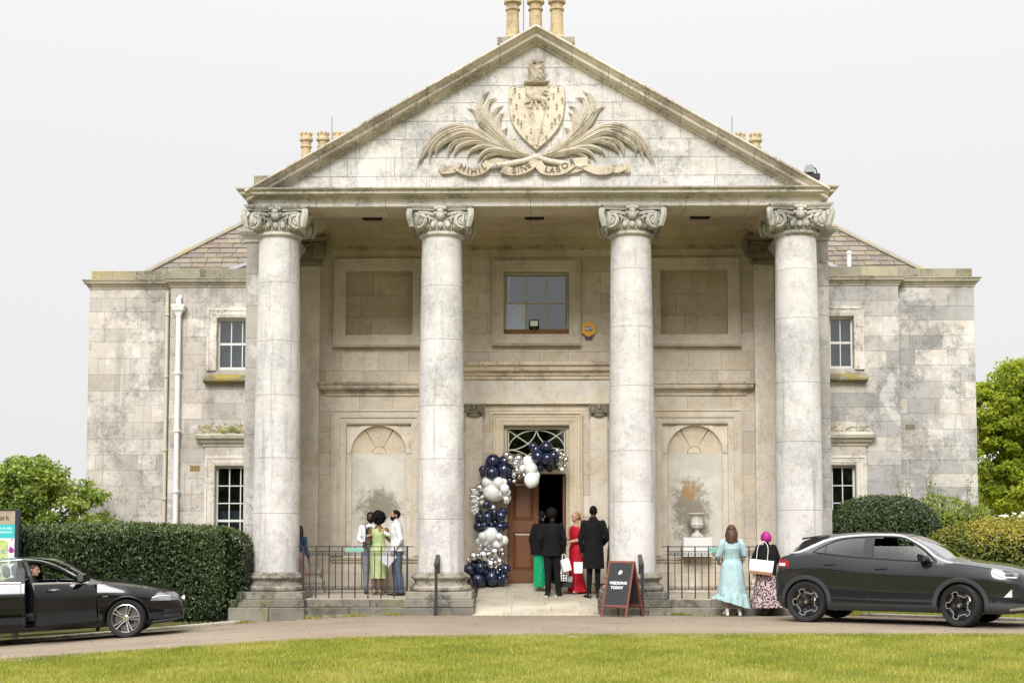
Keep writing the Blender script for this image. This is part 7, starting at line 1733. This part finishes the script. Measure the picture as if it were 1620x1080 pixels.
# ---------------- black saloon with its door open
def make_sedan():
    root = tag(empty('car', (-6.48, -4.51, -.14)), 'black saloon car with its driver door open', 'car')
    WB = 2.729; hd = R(10); wr = .318; RA = .355
    fx, fy = -6.78, -3.75; ux = Vector((math.cos(hd), math.sin(hd), 0)); per = Vector((-math.sin(hd), math.cos(hd), 0))
    z_f = gzf(fx, fy) + .045; rx = Vector((fx, fy, 0)) - ux * WB; z_r = gzf(rx.x, rx.y) + .045
    root.location = Vector((rx.x, rx.y, z_r)) + per * .78; root.rotation_euler = (0, -math.atan2(z_f - z_r, WB), hd)
    X = lambda x: x + WB
    zb = ip([X(-3.66), X(-3.4), X(-2.73), X(0), X(.5), X(.9)], [.42, .27, .22, .20, .20, .25]); zs = ip([X(-3.66), X(-3.3), X(-2.1), X(-1.4), X(-.53), X(-.3), X(.3), X(.7), X(.9)], [.9, 1.02, 1.00, .97, .92, .90, .80, .66, .5])
    zt = ip([X(-3.66), X(-3.6), X(-3.4), X(-3.1), X(-2.75), X(-2.4), X(-2.0), X(-1.6), X(-1.25), X(-.95), X(-.42), X(-.1), X(.3), X(.65), X(.82), X(.9)], [.8, 1.02, 1.07, 1.12, 1.27, 1.385, 1.43, 1.44, 1.40, 1.28, .985, .93, .855, .765, .69, .5])
    wm = ip([X(-3.66), X(-3.4), X(-2.7), X(-1.3), X(0), X(.4), X(.7), X(.84), X(.9)], [.66, .82, .895, .895, .90, .87, .76, .62, .50]); wt = ip([X(-3.66), X(-3.1), X(-2.6), X(-1.6), X(-1.0), X(-.42), X(.3), X(.9)], [.6, .62, .56, .56, .58, .74, .66, .42])
    c = Car(X(-3.66), X(.9), zb, zs, zt, wm, wt, .8); paint = carpaint('black_paint', (.002, .002, .0022), 0, .12, .6)
    wtop = ip([X(-2.95), X(-2.6), X(-2.2), X(-1.6), X(-1.25), X(-.95), X(-.62)], [1.06, 1.25, 1.345, 1.365, 1.325, 1.205, .985]); wbot = ip([X(-2.95), X(-2.1), X(-1.4), X(-.62)], [1.045, 1.025, .995, .945])
    D0, D1 = X(-1.60), X(-.45)
    inwin = lambda x, z: (X(-2.7) < x < X(-1.72) or X(-1.58) < x < X(-.68)) and wbot(x) + .01 < z < wtop(x) - .01
    def cut(x, z, row, y):
        for cx in (0, WB):
            if math.hypot(x - cx, z - wr) < RA and row == 'l': return True
        if row == 'g' and inwin(x, z): return True
        if row == 't' and (X(-1.02) < x < X(-.47) or X(-2.95) < x < X(-2.5)): return True
        return False
    def isdoor(x, z, row): return (row == 'l' and D0 < x < D1 and z > .27) or (row == 'g' and D0 < x < X(-.62) and z < wtop(x) + .03)
    v, drf = c.build(root, paint, cut, door=isdoor)
    MB().box(-.55, X(.6), -.80, .80, .22, .27).build('floor_pan', M['black'], root)
    for cx in (0, WB): c.arch(cx, wr, RA - .008, RA + .022, paint, root, -10, 190, .004)
    # the open door
    hinge = Vector((D1, -c.Y(D1, .6), 0)); dr = empty('door', hinge, parent=root); dr.rotation_euler = (0, 0, R(42))
    used = {}; m = MB(); 
    for q in drf:
        for i in q:
            if i not in used: used[i] = len(m.v); m.v.append(tuple(Vector(v[i]) - hinge))
        m.f.append(tuple(used[i] for i in q)); m.mi.append(0)
    o = m.build('door_skin', paint, dr, smooth=True, auto=34); sd_ = o.modifiers.new('thick', 'SOLIDIFY'); sd_.thickness = .06; sd_.offset = -1
    H_ = lambda x, z, off: Vector((x, -(c.Y(x, z) + off), z)) - hinge
    def dline(name, pts, r, off, mat, fl=.5): return MB().tube([H_(x, z, off) for x, z in crom(pts, 6)], r, 6, flat=((0, 1, 0), fl)).build(name, mat, dr, smooth=True)
    dline('door_frame', [(D0 + .01, .99), (X(-1.56), 1.2), (X(-1.55), 1.365)], .03, -.01, M['black']); dline('door_frame', [(X(-1.58), 1.37), (X(-1.25), 1.33), (X(-.95), 1.21), (X(-.62), .985)], .02, -.004, M['black'])
    dline('chrome_trim', [(D0 + .0, 1.0), (X(-1.2), .985), (X(-.9), .965), (X(-.56), .94)], .016, .004, M['chrome']); dline('chrome_trim', [(X(-1.58), 1.392), (X(-1.25), 1.345), (X(-.95), 1.225), (X(-.7), 1.05), (X(-.56), .945)], .014, .008, M['chrome'])
    hp = H_(X(-1.36), .86, .0); MB().loft([[hp + Vector((x, -yy, z)) for x, yy, z in ((0, .012, .0), (0, .035, .008), (0, .035, .03), (0, .012, .034))] if k in (0, 2) else [hp + Vector((.10, -.03, -.006)), hp + Vector((.10, -.048, .006)), hp + Vector((.10, -.048, .034)), hp + Vector((.10, -.03, .04))] if k == 1 else [] for k in (0,)] + [[hp + Vector((.10, -.03, -.006)), hp + Vector((.10, -.048, .006)), hp + Vector((.10, -.048, .034)), hp + Vector((.10, -.03, .04))], [hp + Vector((.2, -.008, .0)), hp + Vector((.2, -.03, .008)), hp + Vector((.2, -.03, .03)), hp + Vector((.2, -.008, .034))]]).build('door_handle', M['chrome'], dr, smooth=True, auto=50)
    mm = mirror(dr, 0, 0, 0, paint, 1, -1); mm.location = H_(X(-.72), .965, -.02)
    MB().cbox(-1.08, -.12, .065, .075, .35, .95, .004).build('door_card', leath, dr)
    for side in (-1, 1):
        c.panel('rear_window', X(-2.92), X(-1.70), wbot, wtop, -.006, M['cglass'], root, side, 24)
        if side > 0: c.panel('front_window', X(-1.62), X(-.64), wbot, wtop, -.006, M['cglass'], root, side, 24)
        c.line('chrome_trim', [(X(-2.95), 1.05), (X(-2.1), 1.028), (X(-1.66), 1.008)] + ([(X(-1.2), .985), (X(-.56), .94)] if side > 0 else []), .016, .006, M['chrome'], root, side); c.line('chrome_trim', [(X(-2.95), 1.06), (X(-2.6), 1.262), (X(-2.2), 1.362), (X(-1.66), 1.385)], .014, .008, M['chrome'], root, side)
        c.panel('pillar_trim', X(-1.74), X(-1.61), lambda x: wbot(x) + .01, wtop, .006, M['black'], root, side, 4)
        for q in ([(X(-1.63), .30), (X(-1.64), .7), (X(-1.66), 1.0)], [(X(-.44), .30), (X(-.43), .6), (X(-.46), .9)], [(X(-2.45), .36), (X(-2.55), .6), (X(-2.8), .9), (X(-2.85), 1.03)], [(X(-.40), .965), (X(.0), .905), (X(.45), .79), (X(.72), .70)]): c.line('shut_line', q, .0045, .0008, M['black'], root, side)
        c.panel('sill_trim', X(-2.32), X(-.40), lambda x: zb(x), lambda x: .275, .014, plain('satin_sill', (.012, .012, .013), .3), root, side, th=.02)
        hl = c.panel('headlight', X(.40), X(.83), lambda x: .585 - .05 * (x - X(.4)), lambda x: .60 + .11 * min(1, (x - X(.40)) / .12) - .08 * max(0, x - X(.55)), .006, plain('headlight_glass', (.22, .23, .25), .06, .6, .4), root, side, th=.012); c.line('daytime_lamp', [(X(.43), .635), (X(.55), .655), (X(.72), .645)], .010, .014, plain('lamp_white', (.7, .72, .74), .2), hl, side)
        c.panel('air_intake', X(.60), X(.85), lambda x: .30, lambda x: .43, .005, M['black'], root, side); c.line('intake_blade', [(X(.55), .36), (X(.7), .37), (X(.84), .38)], .010, .012, paint, root, side)
        c.line('front_lip', [(X(.42), .235), (X(.65), .245), (X(.88), .262)], .018, .012, M['clad'], root, side)
        handle(c, root, X(-2.42), .89, M['chrome'], side)
        c.panel('tail_light', X(-3.62), X(-3.3), lambda x: .80, lambda x: .92, .006, plain('tail_light_dark', (.2, .005, .006), .1), root, side)
        c.panel('wing_badge', X(-.36), X(-.28), lambda x: .70, lambda x: .712, .004, M['chrome'], root, side, 4, 2)
    mirror(root, X(-.72), c.Y(X(-.72), .96), .965, paint, 1, 1)
    def glass(name, xa, xb):
        rows = []
        for i in range(13):
            x = xa + (xb - xa) * i / 12; P = c.half(x)[NL + NG:]; rows.append([(x, -y, z - .006) for y, z in P] + [(x, y, z - .006) for y, z in P[::-1][1:]])
        MB().loft(rows, cap=False, close=False).build(name, M['cglass'], root, smooth=True)
    for nm, a, b in (('windscreen', X(-1.03), X(-.46)), ('rear_screen', X(-2.96), X(-2.49))): glass(nm, a, b)
    MB().loft([[(X(.83), y, .40), (X(.895 - .06*abs(y)), y, .42), (X(.86 - .08*abs(y)), y, .64), (X(.80 - .05*abs(y)), y, .68)] for y in (-.40, -.2, 0, .2, .40)]).build('grille', M['black'], root); MB().lathe([(.075, X(.875)), (.075, X(.895)), (.06, X(.90))], 24, (0, 0, .54), ax='x').build('front_badge', M['chrome'], root)
    for x, y in ((X(-1.55), -.38), (X(-1.55), .38)): seat(root, x, y, leath)
    MB().cbox(X(-2.75), X(-2.5), -.6, .6, .35, 1.0, .06).build('rear_bench', leath, root); MB().loft([[(X(-.95), y, .6), (X(-.5), y, .62), (X(-.48), y, .90), (X(-.9), y, .95)] for y in (-.7, .7)]).build('dashboard', M['black'], root)
    m = MB(); m.tube([(0, .18*math.cos(t*math.pi/12), .18*math.sin(t*math.pi/12)) for t in range(25)], .014, 6); o = m.build('steering_wheel', M['black'], root, smooth=True); o.location = (X(-1.08), -.38, .88); o.rotation_euler = (0, R(-22), 0)
    MB().loft([[(X(-1.63), y, z) for y, z in ((-.83, .28), (-.72, .28), (-.60, 1.38), (-.66, 1.38))], [(X(-1.72), y, z) for y, z in ((-.83, .28), (-.72, .28), (-.60, 1.38), (-.66, 1.38))]]).build('door_pillar', M['black'], root)
    for x in (0, WB):
        for side in (-1, 1): wheel(root, x, side * .785, wr, .238, .21, 'twin', R(-8) if x else 0, side)
    # driver, sitting on the near front seat
    bpy.context.view_layer.update(); sp = root.matrix_world @ Vector((X(-1.60), -.38, 0))
    dz = mk('dark_navy_jacket', (.012, .014, .02))
    d = person('driver in dark jacket sitting at the wheel of the black saloon', (sp.x, sp.y, sp.z - .40), hd + R(90), 1.72, 'light',
        dict(torso='t', t=dz, upper='t', leg='l', l=blk_tr, foot='shoe', shoe=shoeb, bulk=.015, seated=True), [((-.22, -.22, 1.16), (-.13, -.44, 1.24)), ((.22, -.22, 1.16), (.13, -.44, 1.24))], hair=('crop', 'brown'), legs=[((-.10, -.42, 1.0), (-.12, -.66, .76)), ((.10, -.42, 1.0), (.12, -.66, .76))], head=(-20, 0))
make_sedan()
